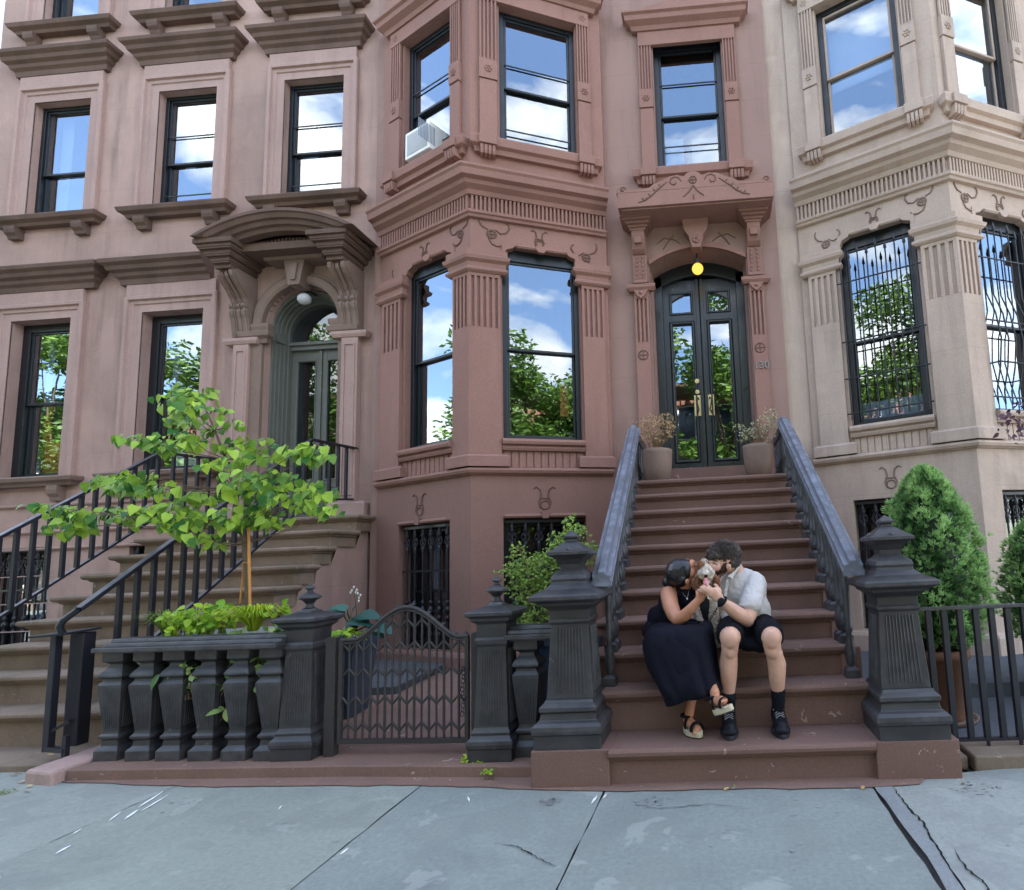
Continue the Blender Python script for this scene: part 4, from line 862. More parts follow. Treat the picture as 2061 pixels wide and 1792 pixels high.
# big newel posts ---------------------------------------------------------
NPROF = [(.197, .207), (.197, .285), (.205, .29), (.208, .31), (.205, .335), (.19, .35), (.172, .36), (.165, .385), (.162, .40), (.172, .41), (.172, .435), (.150, .455), (.142, .47), (.115, .905), (.128, .92), (.128, .938), (.120, .943), (.120, .99), (.13, 1.0), (.165, 1.025), (.17, 1.04), (.205, 1.055), (.215, 1.06), (.215, 1.085), (.20, 1.095), (.145, 1.12), (.112, 1.15), (.108, 1.165), (.112, 1.18), (.105, 1.205), (.08, 1.225), (.063, 1.245), (.066, 1.27), (.085, 1.30), (.115, 1.325), (.13, 1.33), (.13, 1.348), (.10, 1.365), (.055, 1.40), (.035, 1.415), (.03, 1.43), (.045, 1.437), (.045, 1.448), (0.001, 1.485)]
def flutes(mb, x, y, h0, z0, h1, z1, n, rib=.0075, mi=0, proud=.006, fill=.72):
    for ax, sg in ((0, 1), (0, -1), (1, 1), (1, -1)):
        for k in range(n):
            t = (k+.5)/n*2-1; pts = []
            for h, z in ((h0, z0), (h1, z1)):
                a = t*h*fill; o = h+proud-rib/2
                pts.append((x+(a if ax else sg*o), y+(-abs(o)*sg if ax else a), z) if ax else (x+sg*o, y+a, z))
            bar(mb, pts[0], pts[1], rib, rib, mi, upv=(0, 1, 0))
def big_newel(x, y, label):
    t = empty('newel_post', (x, y, .205), label, 'newel post', 'big stoop newel posts')
    for nm, pr in (('base', NPROF[:13]), ('shaft', NPROF[12:20]), ('cap', NPROF[19:31]), ('finial', NPROF[30:])):
        mb = MB(); sq(mb, x, y, pr, sy=1.18 if nm == 'base' else 1.12 if nm == 'cap' else 1)
        if nm == 'shaft': flutes(mb, x, y, .139, .50, .118, .885, 9)
        if nm == 'finial':
            for a in range(4): ball(mb, (x+.105*math.cos(a*PI/2), y+.105*math.sin(a*PI/2), 1.362), .016, seg=6, rings=5)
        mb.build(nm, 'iron_grey', t, bevel=.004)
    return t
big_newel(-.918, 3.645, 'big dark newel post left of the sitting couple, in front of the leafy bush')
big_newel(1.062, 3.635, 'big dark newel post right of the sitting couple, beside the black bar fence')
# stair railings -----------------------------------------------------------
SL = (2.69-1.15)/(6.0-3.55)
def stair_rail(x0, x1, label, sgn):
    t = empty('stair_railing', (x0, 3.9, .4), label, 'railing', 'sloping stoop railings')
    ya, yb = 3.64, 6.02; za = lambda y: 1.135+(y-3.55)*SL; X = lambda y: x0+(x1-x0)*(y-ya)/(yb-ya)
    pr = [(-.065, -.075), (-.07, -.045), (-.055, -.03), (-.062, -.005), (-.03, .0), (-.022, .022), (.022, .022), (.03, .0), (.062, -.005), (.055, -.03), (.07, -.045), (.065, -.075)]
    mb = MB(); vs = [(X(y)+a, y, za(y)+b) for y in (ya, yb) for a, b in pr]; n = len(pr)
    yl = 6.9; vs += [(X(yb)+a, yl, za(yb)+.02+b) for a, b in pr] if False else []
    mb.add(vs, [(i, (i+1) % n, (i+1) % n+n, i+n) for i in range(n)]+[tuple(range(n))[::-1], tuple(range(n, 2*n))]); mb.build('handrail', 'iron_blue', t, bevel=.004)
    mb = MB(); bar(mb, (X(yb), yb-.01, za(yb)-.09), (X(yb), 6.9, za(yb)-.09), .06, .10); mb.build('landing_rail', 'iron_grey', t)
    for i in range(1, 10):
        for k in (.06, .185):
            y = STEPS[i][0]+k
            if y < 3.86 or y > 5.92: continue
            z0 = STEPS[i][1]; H = za(y)-.07-z0; x = X(y); mb = MB()
            sq(mb, x, y, [(.043, z0), (.043, z0+.05), (.034, z0+.06), (.022, z0+.07)])
            lathe(mb, x, y, [(.018, z0+.07), (.030, z0+.12*H), (.037, z0+.2*H), (.026, z0+.28*H), (.016, z0+.34*H), (.030, z0+.37*H), (.018, z0+.40*H), (.022, z0+.62*H), (.030, z0+.78*H), (.018, z0+.84*H), (.034, z0+.89*H), (.034, z0+.93*H), (.02, z0+.95*H), (.03, z0+H+.02)], 8)
            mb.build('baluster', 'iron_grey', t)
    for y in (6.05, 6.2, 6.35, 6.5, 6.65, 6.8):
        z0 = 2.09; H = za(yb)-.13-z0; mb = MB(); lathe(mb, X(yb), y, [(.03, z0), (.03, z0+.05), (.02, z0+.06), (.034, z0+.2*H), (.016, z0+.36*H), (.03, z0+.4*H), (.018, z0+.45*H), (.03, z0+.8*H), (.018, z0+.86*H), (.03, z0+H+.02)], 8); mb.build('baluster', 'iron_grey', t)
stair_rail(-.735, -.815, 'blue-grey sloping iron handrail with turned balusters on the left of the couple\'s stoop', -1)
stair_rail(.85, .79, 'blue-grey sloping iron handrail with turned balusters on the right of the couple\'s stoop', 1)
# ================================================================ left stoop
LST = [(4.30, .31), (4.56, .55), (4.82, .76), (5.08, .958), (5.34, 1.165), (5.60, 1.37), (5.86, 1.565), (6.12, 1.755), (6.55, 1.95)]
ls = empty('stoop', (-5.5, 4.3, 0), 'mossy grey-brown stone stoop at the left leading up to the grey arched door', 'stoop')
for i, (y, z) in enumerate(LST):
    xl, xr = -6.52, (-4.27 if i < 8 else -4.20); zb = LST[i-1][1] if i else .03; ynext = LST[i+1][0] if i < 8 else 7.5
    path = [(xl, ynext+.1), (xl, y+.03), (xr, y+.03), (xr, ynext+.1)]
    if i == 8: xr = -4.24; path = [(xl, 7.0), (xl, y+.03), (xr, y+.03), (xr, 6.95)]
    mb = MB(); sweep(mb, path, [(-.035, zb), (-.035, z-.085), (-.015, z-.075), (-.008, z-.06), (.02, z-.052), (.034, z-.034), (.034, z-.014), (.022, z-.002), (0, z)])
    mb.add([(xl, y+.03, z), (xr, y+.03, z), (xr, ynext+.1, z), (xl, ynext+.1, z)], [(0, 1, 2, 3)])
    if i == 8: xbox(mb, DU0, DU1, 6.99, 7.6, 1.6, 1.949)
    mb.build('step' if i < 8 else 'landing', 'stone_step_old', ls, bevel=.003)
mb = MB(); pts = [(4.36, -.1), (4.36, .20)]+[q for (y, z), (y2, z2) in zip(LST[1:], LST[2:]+[(6.99, 0)]) for q in ((y+.10, z-.03), (y2+.10, z-.03))][:-1]+[(6.99, 1.92), (6.99, -.1)]
for x0, x1 in ((-6.47, -6.37), (-4.42, -4.33)):
    n = len(pts); mb = MB(); mb.add([(x, y, z) for x in (x0, x1) for y, z in pts], [tuple(range(n)), tuple(range(2*n-1, n-1, -1))]+[(i, i+n, (i+1) % n+n, (i+1) % n) for i in range(n)])
    mb.build('side_wall', 'stone_rose', ls)
mb = MB(); xbox(mb, -8.2, -4.62, 3.92, 4.45, -.05, .045); mb.build('base_slab', 'stone_step_old', ls, bevel=.01)
mb = MB(); P_ = [(-4.62, 3.70), (-4.36, 3.64), (-4.36, 4.2), (-4.64, 4.2)]; mb.add([(x, y, .085+.01*(i > 1)) for i, (x, y) in enumerate(P_)]+[(x, y, -.02) for x, y in P_], [(0, 1, 2, 3)]+[(i, i+4, (i+1) % 4+4, (i+1) % 4) for i in range(4)])
tag(mb.build('kerb_block', 'stone_rose_trim', bevel=.02), 'worn pinkish stone block at the left foot of the balustrade', 'stone block')
def left_rail(x, pts_top, drop, label, newel):
    t = empty('stair_railing', (x, pts_top[0][0], .3), label, 'railing', 'black bar railings of the left stoop')
    (ya, za), (yb, zb), (yc, zc), xc = pts_top[0], pts_top[1], pts_top[2][:2], pts_top[2][2]
    m1 = MB(); bar(m1, (x, ya, za), (x, yb, zb), .055, .03); bar(m1, (x, yb-.01, zb-.004), (xc, yc, zc), .05, .028); m1.build('handrail', 'iron_black', t, bevel=.004)
    m1 = MB(); s = (zb-za)/(yb-ya); yb0 = ya+.22 if newel else ya; bar(m1, (x, yb0, za+s*(yb0-ya)-drop), (x, yb, zb-drop), .035, .022); bar(m1, (x, yb, zb-drop), (xc, yc, zc-drop+.05), .035, .022); m1.build('bottom_rail', 'iron_black', t)
    y = ya+(.28 if newel else .10)
    while y < yb:
        zt = za+s*(y-ya); m1 = MB(); bar(m1, (x, y, zt-.01), (x, y, zt-drop-.01), .032, .032, upv=(0, 1, 0)); m1.build('bar', 'iron_black', t); y += .128
    n = 5
    for i in range(1, n+1):
        tt = i/(n+.3); yy = yb+(yc-yb)*tt; xx = x+(xc-x)*tt; zt = zb+(zc-zb)*tt; m1 = MB(); bar(m1, (xx, yy, zt), (xx, yy, zt-drop+.03), .03, .03, upv=(0, 1, 0)); m1.build('bar', 'iron_black', t)
    if newel:
        nx, ny = x-.10, ya-.03+.0
        m1 = MB(); xbox(m1, -4.80, -4.69, 4.06, 4.15, .12, .925); m1.build('newel_block', 'iron_black', t, bevel=.006)
        m1 = MB(); xbox(m1, -4.845, -4.80, 3.97, 4.02, .11, .92); m1.build('newel_bar', 'iron_black', t, bevel=.004)
        m1 = MB(); bar(m1, (-4.82, 3.99, .13), (-4.66, 3.97, .12), .04, .03); bar(m1, (-4.82, 3.99, .24), (-4.74, 4.05, .30), .025, .02); bar(m1, (-4.66, 3.97, .05), (-4.66, 3.97, .22), .03, .03, upv=(0, 1, 0)); m1.build('foot_bar', 'iron_black', t)
        m1 = MB(); m1.add([(-4.88, 3.86, .918), (-4.67, 3.92, .925), (-4.66, 4.16, .94), (-4.82, 4.17, .93), (-4.88, 3.86, .935), (-4.67, 3.92, .942), (-4.66, 4.16, .957), (-4.82, 4.17, .947)], BOXF); m1.build('newel_cap', 'iron_black', t, bevel=.005)
        m1 = MB(); tube(m1, [(-4.70, 3.93, .93), (-4.695, 3.90, .99), (-4.68, 3.91, 1.03), (x, ya, za)], .022, 8); m1.build('volute', 'iron_black', t)
    return t
left_rail(-4.58, [(3.92, 1.105), (6.24, 2.81), (6.97, 2.83, -4.52)], .70, 'black iron bar railing right of the mossy stoop, ending in a boxy newel', True)
left_rail(-6.37, [(4.15, 1.295), (6.2, 2.75), (6.97, 2.78, -6.30)], .745, 'black iron bar railing on the far left side of the left stoop', False)
# ================================================================ front balustrade
PPROF = [(.140, .072), (.140, .145), (.146, .15), (.150, .175), (.146, .195), (.132, .21), (.122, .225), (.126, .24), (.116, .258), (.110, .27), (.092, .765), (.104, .785), (.108, .81), (.098, .825), (.098, .905), (.104, .915), (.125, .93), (.130, .95), (.155, .965), (.158, .985), (.145, .992), (.06, 1.02), (.052, 1.03)]
FPROF = [(.055, 1.03), (.05, 1.04), (.03, 1.05), (.024, 1.075), (.045, 1.10), (.075, 1.115), (.075, 1.125), (.055, 1.135), (.03, 1.15), (.018, 1.158), (.016, 1.172), (.034, 1.180), (.034, 1.186), (.014, 1.198), (.012, 1.207), (.001, 1.212)]
def area_post(x, y, label):
    t = empty('fence_post', (x, y, .07), label, 'fence post', 'gate posts of the front garden')
    for nm, pr in (('base', PPROF[:10]), ('shaft', PPROF[9:15]), ('cap', PPROF[14:])):
        mb = MB(); sq(mb, x, y, pr)
        if nm == 'shaft': flutes(mb, x, y, .1085, .285, .093, .745, 9, .006, proud=.005)
        mb.build(nm, 'iron_grey', t, bevel=.003)
    mb = MB(); lathe(mb, x, y, FPROF, 10, sm=False); mb.build('finial', 'iron_grey', t)
    return t
area_post(-2.85, 3.905, 'fluted iron gate post at the right end of the balustrade, left of the arched gate')
area_post(-1.470, 3.785, 'fluted iron gate post between the arched gate and the leafy bush')
BPROF = [(.086, .072), (.086, .135), (.080, .145), (.062, .165), (.058, .20), (.072, .215), (.074, .23), (.060, .245), (.056, .262), (.088, .555), (.088, .575), (.070, .60), (.066, .615), (.088, .628), (.088, .64), (.075, .665), (.055, .69), (.048, .712), (.062, .725), (.078, .735), (.078, .80)]
def fat_baluster(x, y, t):
    mb = MB(); sq(mb, x, y, BPROF); flutes(mb, x, y, .060, .285, .085, .54, 6, .006, proud=.003); mb.build('baluster', 'iron_grey', t, bevel=.003)
t = empty('balustrade', (-3.6, 3.9, .07), 'long dark iron balustrade with stout square balusters below the young tree', 'balustrade', 'front garden balustrades')
for x, y in ((-4.257, 3.958), (-4.006, 3.939), (-3.771, 3.922), (-3.521, 3.903), (-3.274, 3.884), (-3.032, 3.866)): fat_baluster(x, y, t)
fb = Fr((-4.32, 3.972), (-2.93, 3.870)); mb = MB()
for a, b, w0, w1 in ((.79, .805, .09, .09), (.805, .835, .155, .155), (.835, .86, .11, .10), (.86, .885, .07, .06)):
    u0, u1 = (-.02 if w0 > .12 else .02), fb.L; mb.add([fb(u0, a, w0), fb(u1, a, w0), fb(u1, b, w1), fb(u0, b, w1), fb(u0, a, -w0), fb(u1, a, -w0), fb(u1, b, -w1), fb(u0, b, -w1)], BOXF)
mb.build('top_rail', 'iron_grey', t, bevel=.005)
t = empty('balustrade', (-1.25, 3.8, .07), 'short dark iron balustrade section with one baluster in front of the leafy bush', 'balustrade', 'front garden balustrades')
fat_baluster(-1.26, 3.80, t); fb = Fr((-1.375, 3.80), (-1.03, 3.785)); mb = MB()
for a, b, w0, w1 in ((.79, .805, .09, .09), (.805, .835, .13, .13), (.835, .86, .10, .09), (.86, .885, .06, .05)):
    mb.add([fb(0, a, w0), fb(fb.L, a, w0), fb(fb.L, b, w1), fb(0, b, w1), fb(0, a, -w0), fb(fb.L, a, -w0), fb(fb.L, b, -w1), fb(0, b, -w1)], BOXF)
mb.build('top_rail', 'iron_grey', t, bevel=.005)
# ================================================================ arched gate
gt = empty('garden_gate', (-2.1, 3.82, .1), 'arched wrought-iron garden gate with hexagon lattice bars and small leaf cresting', 'gate')
G0, G1 = (-2.575, 3.84), (-1.665, 3.79); fg = Fr(G0, G1); gl = fg.L
def gtop(u):
    t_ = (u-gl*.52)/(gl*.40); base = .825
    if abs(t_) >= 1: return base
    return base+.205*(.5+.5*math.cos(PI*t_))**.75
mb = MB()
pts = [fg(gl*i/36, gtop(gl*i/36), 0) for i in range(37)]
tube(mb, pts, .014, 8); tube(mb, [p+Vector((0, -.006, -.022)) for p in pts], .006, 6)
box(mb, fg, 0, gl, .150, .180, -.014, .014); mb.build('frame', 'iron_brown', gt)
mb = MB()
for i in (0, 1):
    mb = MB(); box(mb, fg, (-.004 if i == 0 else gl-.022), (.022 if i == 0 else gl+.004), .15, .82, -.012, .012); mb.build('stile', 'iron_brown', gt)
n = 17; pitch = (gl-.03)/n; lat = MB(); rows = [.255, .425, .605, .775, .92]
for i in range(1, n):
    u = .015+pitch*i; mb = MB(); r = .0072 if i % 2 else .0092; tube(mb, [fg(u, .17, 0), fg(u, gtop(u)-.01, 0)], r, 6); mb.build('bar', 'iron_brown', gt)
for j, z in enumerate(rows):
    lat = MB()
    for i in range(n):
        ua, ub = .015+pitch*i, .015+pitch*(i+1); za, zb = (z+.026, z-.026) if (i+j) % 2 else (z-.026, z+.026)
        if max(za, zb) < min(gtop(ua), gtop(ub))-.01: tube(lat, [fg(ua, za, 0), fg(ub, zb, 0)], .0085, 6)
    lat.build('lattice', 'iron_brown', gt)
mb = MB()
for k, f_ in enumerate((.10, .21, .32, .45, .57, .69, .80, .90, .98)):
    u = gl*f_; z = gtop(u)+.012
    for s in (-1, 0, 1): tube(mb, [fg(u, z-.004, 0), fg(u+s*.014, z+.012+.004*(s == 0), 0), fg(u+s*.024, z+.012+.016*(s == 0), 0)], [.006, .0055, .001], 5)
mb.build('cresting', 'iron_grey', gt)
for i, (x, y, w_) in enumerate(((-2.64, 3.86, .07), (-1.615, 3.805, .055))):
    mb = MB(); xbox(mb, x-w_/2, x+w_/2, y-.03, y+.03, .07, .845)
    if i == 0:
        for k in range(9): xbox(mb, x+w_/2-.012, x+w_/2+.006, y-.036, y-.03, .33+k*.04, .355+k*.04)
    mb.build('hanging_post' if i == 0 else 'latch_post', 'iron_brown', gt, bevel=.003)
mb = MB()
for k in range(12):
    c = fg(gl-.03+.004*math.sin(k), .62-.026*k, .02); R_ = .011
    tube(mb, [c+Vector((R_*math.cos(a)*(1 if k % 2 else .3), R_*math.cos(a)*(.3 if k % 2 else 1), .016*math.sin(a))) for a in [2*PI*q/8 for q in range(9)]], .0028, 5, cap=False)
tag(mb.build('chain', 'iron_black'), 'dark chain hanging at the latch side of the arched gate', 'chain')
# ================================================================ right fence
t = empty('bar_fence', (2.2, 3.72, .08), 'black flat-bar iron fence running right from the right newel post', 'fence')
mb = MB(); xbox(mb, 1.22, 4.2, 3.66, 3.71, .885, .905); mb.build('top_rail', 'iron_grey', t, bevel=.003)
mb = MB(); xbox(mb, 1.30, 4.2, 3.67, 3.70, .105, .122); mb.build('bottom_rail', 'iron_black', t)
for i in range(31):
    x = 1.272+i*.0955; mb = MB(); xbox(mb, x, x+.034, 3.668, 3.702, .118 if i else .21, .887); mb.build('bar', 'iron_black', t, bevel=.002)
    if i % 2: mb = MB(); xbox(mb, x+.01, x+.026, 3.675, 3.692, .07, .107); mb.build('foot', 'iron_black', t)
# lamps, number, air conditioner -------------------------------------------
t = empty('globe_lamp', (-.045, 6.95, 5.0), 'small round porch lamp glowing yellow above the black front door', 'lamp', None)
mb = MB(); ball(mb, (-.045, 6.98, 4.93), .072, seg=20, rings=14); mb.build('globe', 'lamp_glow', t)
mb = MB(); tube(mb, [(-.045, 6.98, 5.005), (-.045, 6.98, 5.05)], .035, 14); tube(mb, [(-.045, 6.98, 5.04), (-.045, 6.98, 5.14)], .012, 8); mb.build('fitting', 'iron_black', t)
t = empty('globe_lamp', (dc, 7.1, 5.0), 'unlit white globe lamp hanging in the arch over the grey door', 'lamp', None)
lx, ly, lz = dc+.02, 6.98, 4.90
mb = MB(); ball(mb, (lx, ly, lz), .078, sx=1.1, seg=20, rings=14); mb.build('globe', 'plastic_grey', t)
mb = MB(); tube(mb, [(lx, ly, lz+.06), (lx+.03, ly+.03, lz+.12), (lx+.05, ly+.3, lz+.14)], .016, 8); mb.build('fitting', 'iron_black', t)
hn = empty('house_number', (.68, 6.84, 3.56), 'brass-coloured house number 130 on the right pilaster of the black door', 'house number')
for i, ch in enumerate('130'):
    cu_ = bpy.data.curves.new('d', 'FONT'); cu_.body = ch; cu_.size = .125; cu_.extrude = .006; cu_.bevel_depth = .001
    to = bpy.data.objects.new('d', cu_); COL.objects.link(to); bpy.context.view_layer.update()
    me = bpy.data.meshes.new_from_object(to.evaluated_get(bpy.context.evaluated_depsgraph_get())); bpy.data.objects.remove(to)
    me.transform(Matrix.Translation((.585+i*.064, 6.832, 3.515)) @ Matrix.Rotation(PI/2, 4, 'X')); me.materials.clear(); me.materials.append(MATS['pot_planter'])
    o = bpy.data.objects.new('digit', me); COL.objects.link(o); o.parent = hn; o.matrix_parent_inverse = Matrix.Translation(-hn.location)
t = empty('air_conditioner', tuple(BL(.72, 6.42, .1)), 'white window air conditioner in the left upper bay window', 'air conditioner')
a, b, z0, z1, d0, d1 = .60, 1.06, 6.41, 6.77, -.3, .10
mb = MB(); box(mb, BL, a, b, z0, z1, d0, d1)
mb.build('casing', 'white_paint', t, bevel=.008)
mb = MB(); box(mb, BL, a+.04, b-.04, z0+.04, z1-.04, d1, d1+.004); 
for i in range(22): u = a+.05+(b-a-.1)*i/21; box(mb, BL, u-.003, u+.003, z0+.045, z1-.045, d1+.004, d1+.008)
mb.build('rear_grille', 'plastic_grey', t)
mb = MB()
for i in range(12): box(mb, BL, b-.002, b+.004, z0+.06, z1-.06, .02+i*.02, .03+i*.02)
mb.build('side_louvre', 'curtain_grey', t)
# ================================================================ plants
def at(px, py, Y):
    """point of the photograph (2061 px wide frame) taken at distance plane y = Y"""
    v = rt2*((px-PX)/FOC)-up2*((py-PY)/FOC)+fw; return CAMLOC+v*(Y/v.y)
def V3(*a): return Vector(a)
def leaf(mb, p, d, nrm, L_, W_, fold=.25, droop=.2, heart=True, var=None, mi=0):
    """one leaf: base p, direction d, blade normal nrm"""
    d = d.normalized(); s = d.cross(nrm).normalized(); n = s.cross(d).normalized(); var = random.random() if var is None else var
    if heart: prof = [(0, 0), (.10, .36), (.34, .5), (.66, .33), (1, 0)]
    else: prof = [(0, 0), (.2, .36), (.45, .5), (.75, .32), (1, 0)]
    C = []; Lf = []; Rt = []
    for t, w_ in prof:
        c = p+d*L_*t-n*L_*droop*t*t-Vector((0, 0, L_*droop*.5*t*t)); C.append(c); Lf.append(c-s*W_*w_-n*W_*-fold*w_); Rt.append(c+s*W_*w_+n*W_*fold*w_)
    if heart: Lf[1] -= d*L_*.13; Rt[1] -= d*L_*.13
    vs = [C[0], C[1], C[2], C[3], C[4], Lf[1], Lf[2], Lf[3], Rt[1], Rt[2], Rt[3]]
    mb.add(vs, [(0, 1, 5), (1, 2, 6, 5), (2, 3, 7, 6), (3, 4, 7), (0, 8, 1), (1, 8, 9, 2), (2, 9, 10, 3), (3, 10, 4)], mi, True, var)
def rdir(zlo=-1, zhi=1):
    a = rd(0, 2*PI); z = rd(zlo, zhi); r = math.sqrt(max(0, 1-z*z)); return Vector((r*math.cos(a), r*math.sin(a), z))
# --- young tree ---
random.seed(11)
cl = [(1070, 775, 110, 45), (930, 830, 75, 45), (1040, 860, 100, 45), (1010, 790, 70, 40), (1200, 880, 60, 40), (1235, 940, 75, 38), (980, 950, 40, 50), (1090, 960, 55, 35), (740, 1020, 95, 25), (900, 1050, 130, 50), (1080, 1040, 110, 45), (1010, 1020, 90, 40), (1350, 1040, 110, 40), (1400, 1090, 80, 40), (1250, 1060, 80, 45), (1640, 1075, 90, 35), (1700, 1120, 85, 45), (1560, 1110, 50, 35), (1180, 1150, 75, 40), (1310, 1130, 60, 40), (620, 1250, 130, 40), (780, 1240, 110, 50), (870, 1290, 90, 50), (700, 1290, 100, 45), (1000, 1320, 60, 40), (1130, 1340, 60, 40), (250, 1400, 55, 35), (370, 1420, 110, 45), (480, 1440, 90, 50), (340, 1500, 55, 40), (440, 1500, 80, 40), (590, 1420, 80, 40), (690, 1440, 100, 50), (800, 1410, 80, 40), (920, 1420, 100, 55), (960, 1490, 110, 50), (1060, 1450, 90, 45), (1180, 1440, 90, 40), (1340, 1240, 120, 45), (1480, 1230, 120, 45), (1580, 1280, 100, 45), (1400, 1310, 130, 50), (1290, 1290, 80, 45), (1540, 1340, 90, 40), (1640, 1350, 60, 40), (1720, 1390, 90, 45), (1780, 1420, 50, 35), (1720, 1290, 60, 40), (1790, 1330, 30, 25), (1350, 1400, 130, 50), (1430, 1450, 110, 45), (1500, 1480, 55, 40), (1260, 1480, 90, 40), (1080, 1560, 60, 28), (1160, 1590, 50, 25), (1000, 1390, 80, 40)]
tree = empty('young_tree', tuple(at(500, 1228, 4.3)), 'slender young tree with heart-shaped bright green leaves in tiers above the dark balustrade', 'tree')
D_ = lambda x, y: (x*.5580/1.4959, (750+y*.5580)/1.4961)
lf = MB(); tw = MB(); anchors = []
for (x, y, rx, ry) in cl:
    px, py = D_(x, y); Y = 4.3+rd(-.28, .22); c = at(px, py, Y); k = Y/1150*.373; a, b = rx*k, ry*k; anchors.append((c, a, b))
    for i in range(int(rx*ry/225)+5):
        th = rd(0, 2*PI); q = math.sqrt(random.random()); p = c+V3(a*q*math.cos(th), rd(-.12, .12), b*q*math.sin(th)*.9)
        d = V3(rd(-1, 1), rd(-.9, .2), rd(-1.1, -.15)); nn = V3(rd(-.5, .5), rd(-1, -.1), rd(.15, 1)).normalized(); s = rd(.042, .090)
        leaf(lf, p, d, nn, s, s*.92, rd(.1, .35), rd(.1, .4), True)
lf.build('foliage', 'leaf_tree', tree)
st = [at(500, 1228, 4.3), at(497, 1160, 4.3), at(492, 1095, 4.3), at(482, 1050, 4.3), at(470, 985, 4.3), at(455, 925, 4.3), at(432, 865, 4.3), at(408, 810, 4.3), at(398, 785, 4.3)]
mb = MB(); tube(mb, st, [.021, .02, .018, .014, .012, .010, .008, .006, .003], 8)
for (c, a, b) in anchors:
    best = min(st[2:], key=lambda s_: (s_-c).length+max(0, s_.z-c.z)*1.5); midp = (best+c)/2+V3(0, 0, -.02)
    tube(mb, [best, midp, c+V3(0, 0, b*.3)], [.006, .004, .002], 5)
mb.build('trunk', 'bark', tree)
for nm, (xa, ya, xb, yb, Y, lab) in (('a', (503, 1225, 500, 1062, 4.27, 'orange-brown wooden stake right against the young tree trunk')), ('b', (483, 1215, 494, 1095, 4.33, 'thin wooden stake leaning on the left of the young tree trunk'))):
    mb = MB(); tube(mb, [at(xa, ya, Y), at((xa+xb)/2, (ya+yb)/2, Y), at(xb, yb, Y)], .011 if nm == 'a' else .007, 7); tag(mb.build('tree_stake', 'stake_wood'), lab, 'stake', 'stakes of the young tree')
mb = MB(); c = at(497, 1133, 4.28); tube(mb, [c+V3(.03*math.cos(t), .03*math.sin(t), .004*math.sin(3*t)) for t in [2*PI*i/14 for i in range(15)]], .003, 5, cap=False); tag(mb.build('tree_tie', 'stake_wood'), 'thin tie looped round the young tree and its stakes', 'tie')
# --- planter with lime plants and grass ---
pc = at(478, 1300, 4.28); pc = Vector((pc.x, pc.y, 0))
mb = MB(); lathe(mb, -3.76, 4.32, [(.26, .07), (.30, .10), (.33, .30), (.42, .72), (.44, .80), (.44, .86), (.40, .86), (.39, .80), (0.01, .79)], 28, sx=1.25, sy=.75); tag(mb.build('stone_planter', 'pot_planter'), 'round grey stone planter behind the balustrade holding the young tree', 'planter')
G2 = lambda x, y: ((x*.53372)/1.4959, (1500+y*.53372)/1.4961)
def leafy(name, label, mat, blobs, Y, n, size, zr=(-.6, .6), spread=.14, heart=False, stems=True, cat='plant', wr=.6, group=None, conv=G2, base=None, ny=(-1, -.1), fold=(.1, .3)):
    x0, y0 = conv(blobs[0][0], blobs[0][1]); t = empty(name, tuple(at(x0, y0, Y)), label, cat, group); mb = MB(); sb = MB()
    k = (conv(100, 0)[0]-conv(0, 0)[0])/100*Y/1150; bc = None
    tot = sum(b[2]*b[3] for b in blobs)
    for (x, y, rx, ry) in blobs:
        c = at(*conv(x, y), Y)
        for i in range(max(3, int(n*rx*ry/tot))):
            th = rd(0, 2*PI); q = math.sqrt(random.random()); p = c+V3(rx*k*q*math.cos(th), rd(-spread, spread), ry*k*q*math.sin(th)); s = size*rd(.7, 1.25)
            leaf(mb, p, V3(rd(-1, 1), rd(-.8, .4), rd(*zr)), V3(rd(-.7, .7), rd(*ny), rd(.1, 1)).normalized(), s, s*wr*rd(.85, 1.15), rd(*fold), rd(.05, .4), heart)
        if stems:
            for i in range(4):
                b = (base or c+V3(0, 0, -ry*k-.05)); tube(sb, [b+V3(rd(-.03, .03), rd(-.02, .02), 0), (b+c)/2+V3(rd(-.02, .02), 0, 0), c+V3(rd(-.5, .5)*rx*k, 0, rd(-.3, .6)*ry*k)], [.003, .0025, .0015], 4)
    mb.build('foliage', mat, t)
    if stems: sb.build('stem', 'leaf_pale' if mat in ('leaf_dry', 'leaf_pale') else 'bark', t)
    return t
random.seed(21)
leafy('lime_plant', 'lime-green leafy plant at the left of the stone planter', 'leaf_lime', [(1040, 690, 80, 50), (1130, 650, 90, 45), (1220, 630, 70, 35), (1250, 690, 60, 45), (1110, 730, 110, 45), (1010, 650, 50, 25), (1180, 700, 90, 50), (1590, 630, 35, 35), (1540, 640, 30, 22)], 4.12, 330, .055, wr=.75)
leafy('vine', 'cream-edged vine leaves poking through the balustrade', 'leaf_varieg', [(940, 990, 35, 18), (1080, 980, 50, 50), (1060, 1070, 40, 25), (1290, 950, 30, 45), (1260, 1040, 50, 28), (1470, 940, 30, 55), (1455, 1050, 30, 24), (1330, 975, 26, 26), (1270, 1190, 10, 20)], 3.87, 46, .075, wr=.55, spread=.03)
leafy('vine', 'cream-edged leaves spilling over the balustrade top beside the grass', 'leaf_varieg', [(1370, 765, 50, 14), (1570, 745, 40, 22)], 4.0, 26, .07, wr=.6, spread=.05)
leafy('shade_plant', 'dark green leaves filling the shade behind the balustrade', 'leaf_dark', [(1100, 960, 120, 60), (1420, 960, 120, 60), (780, 1000, 60, 40)], 4.2, 110, .09)
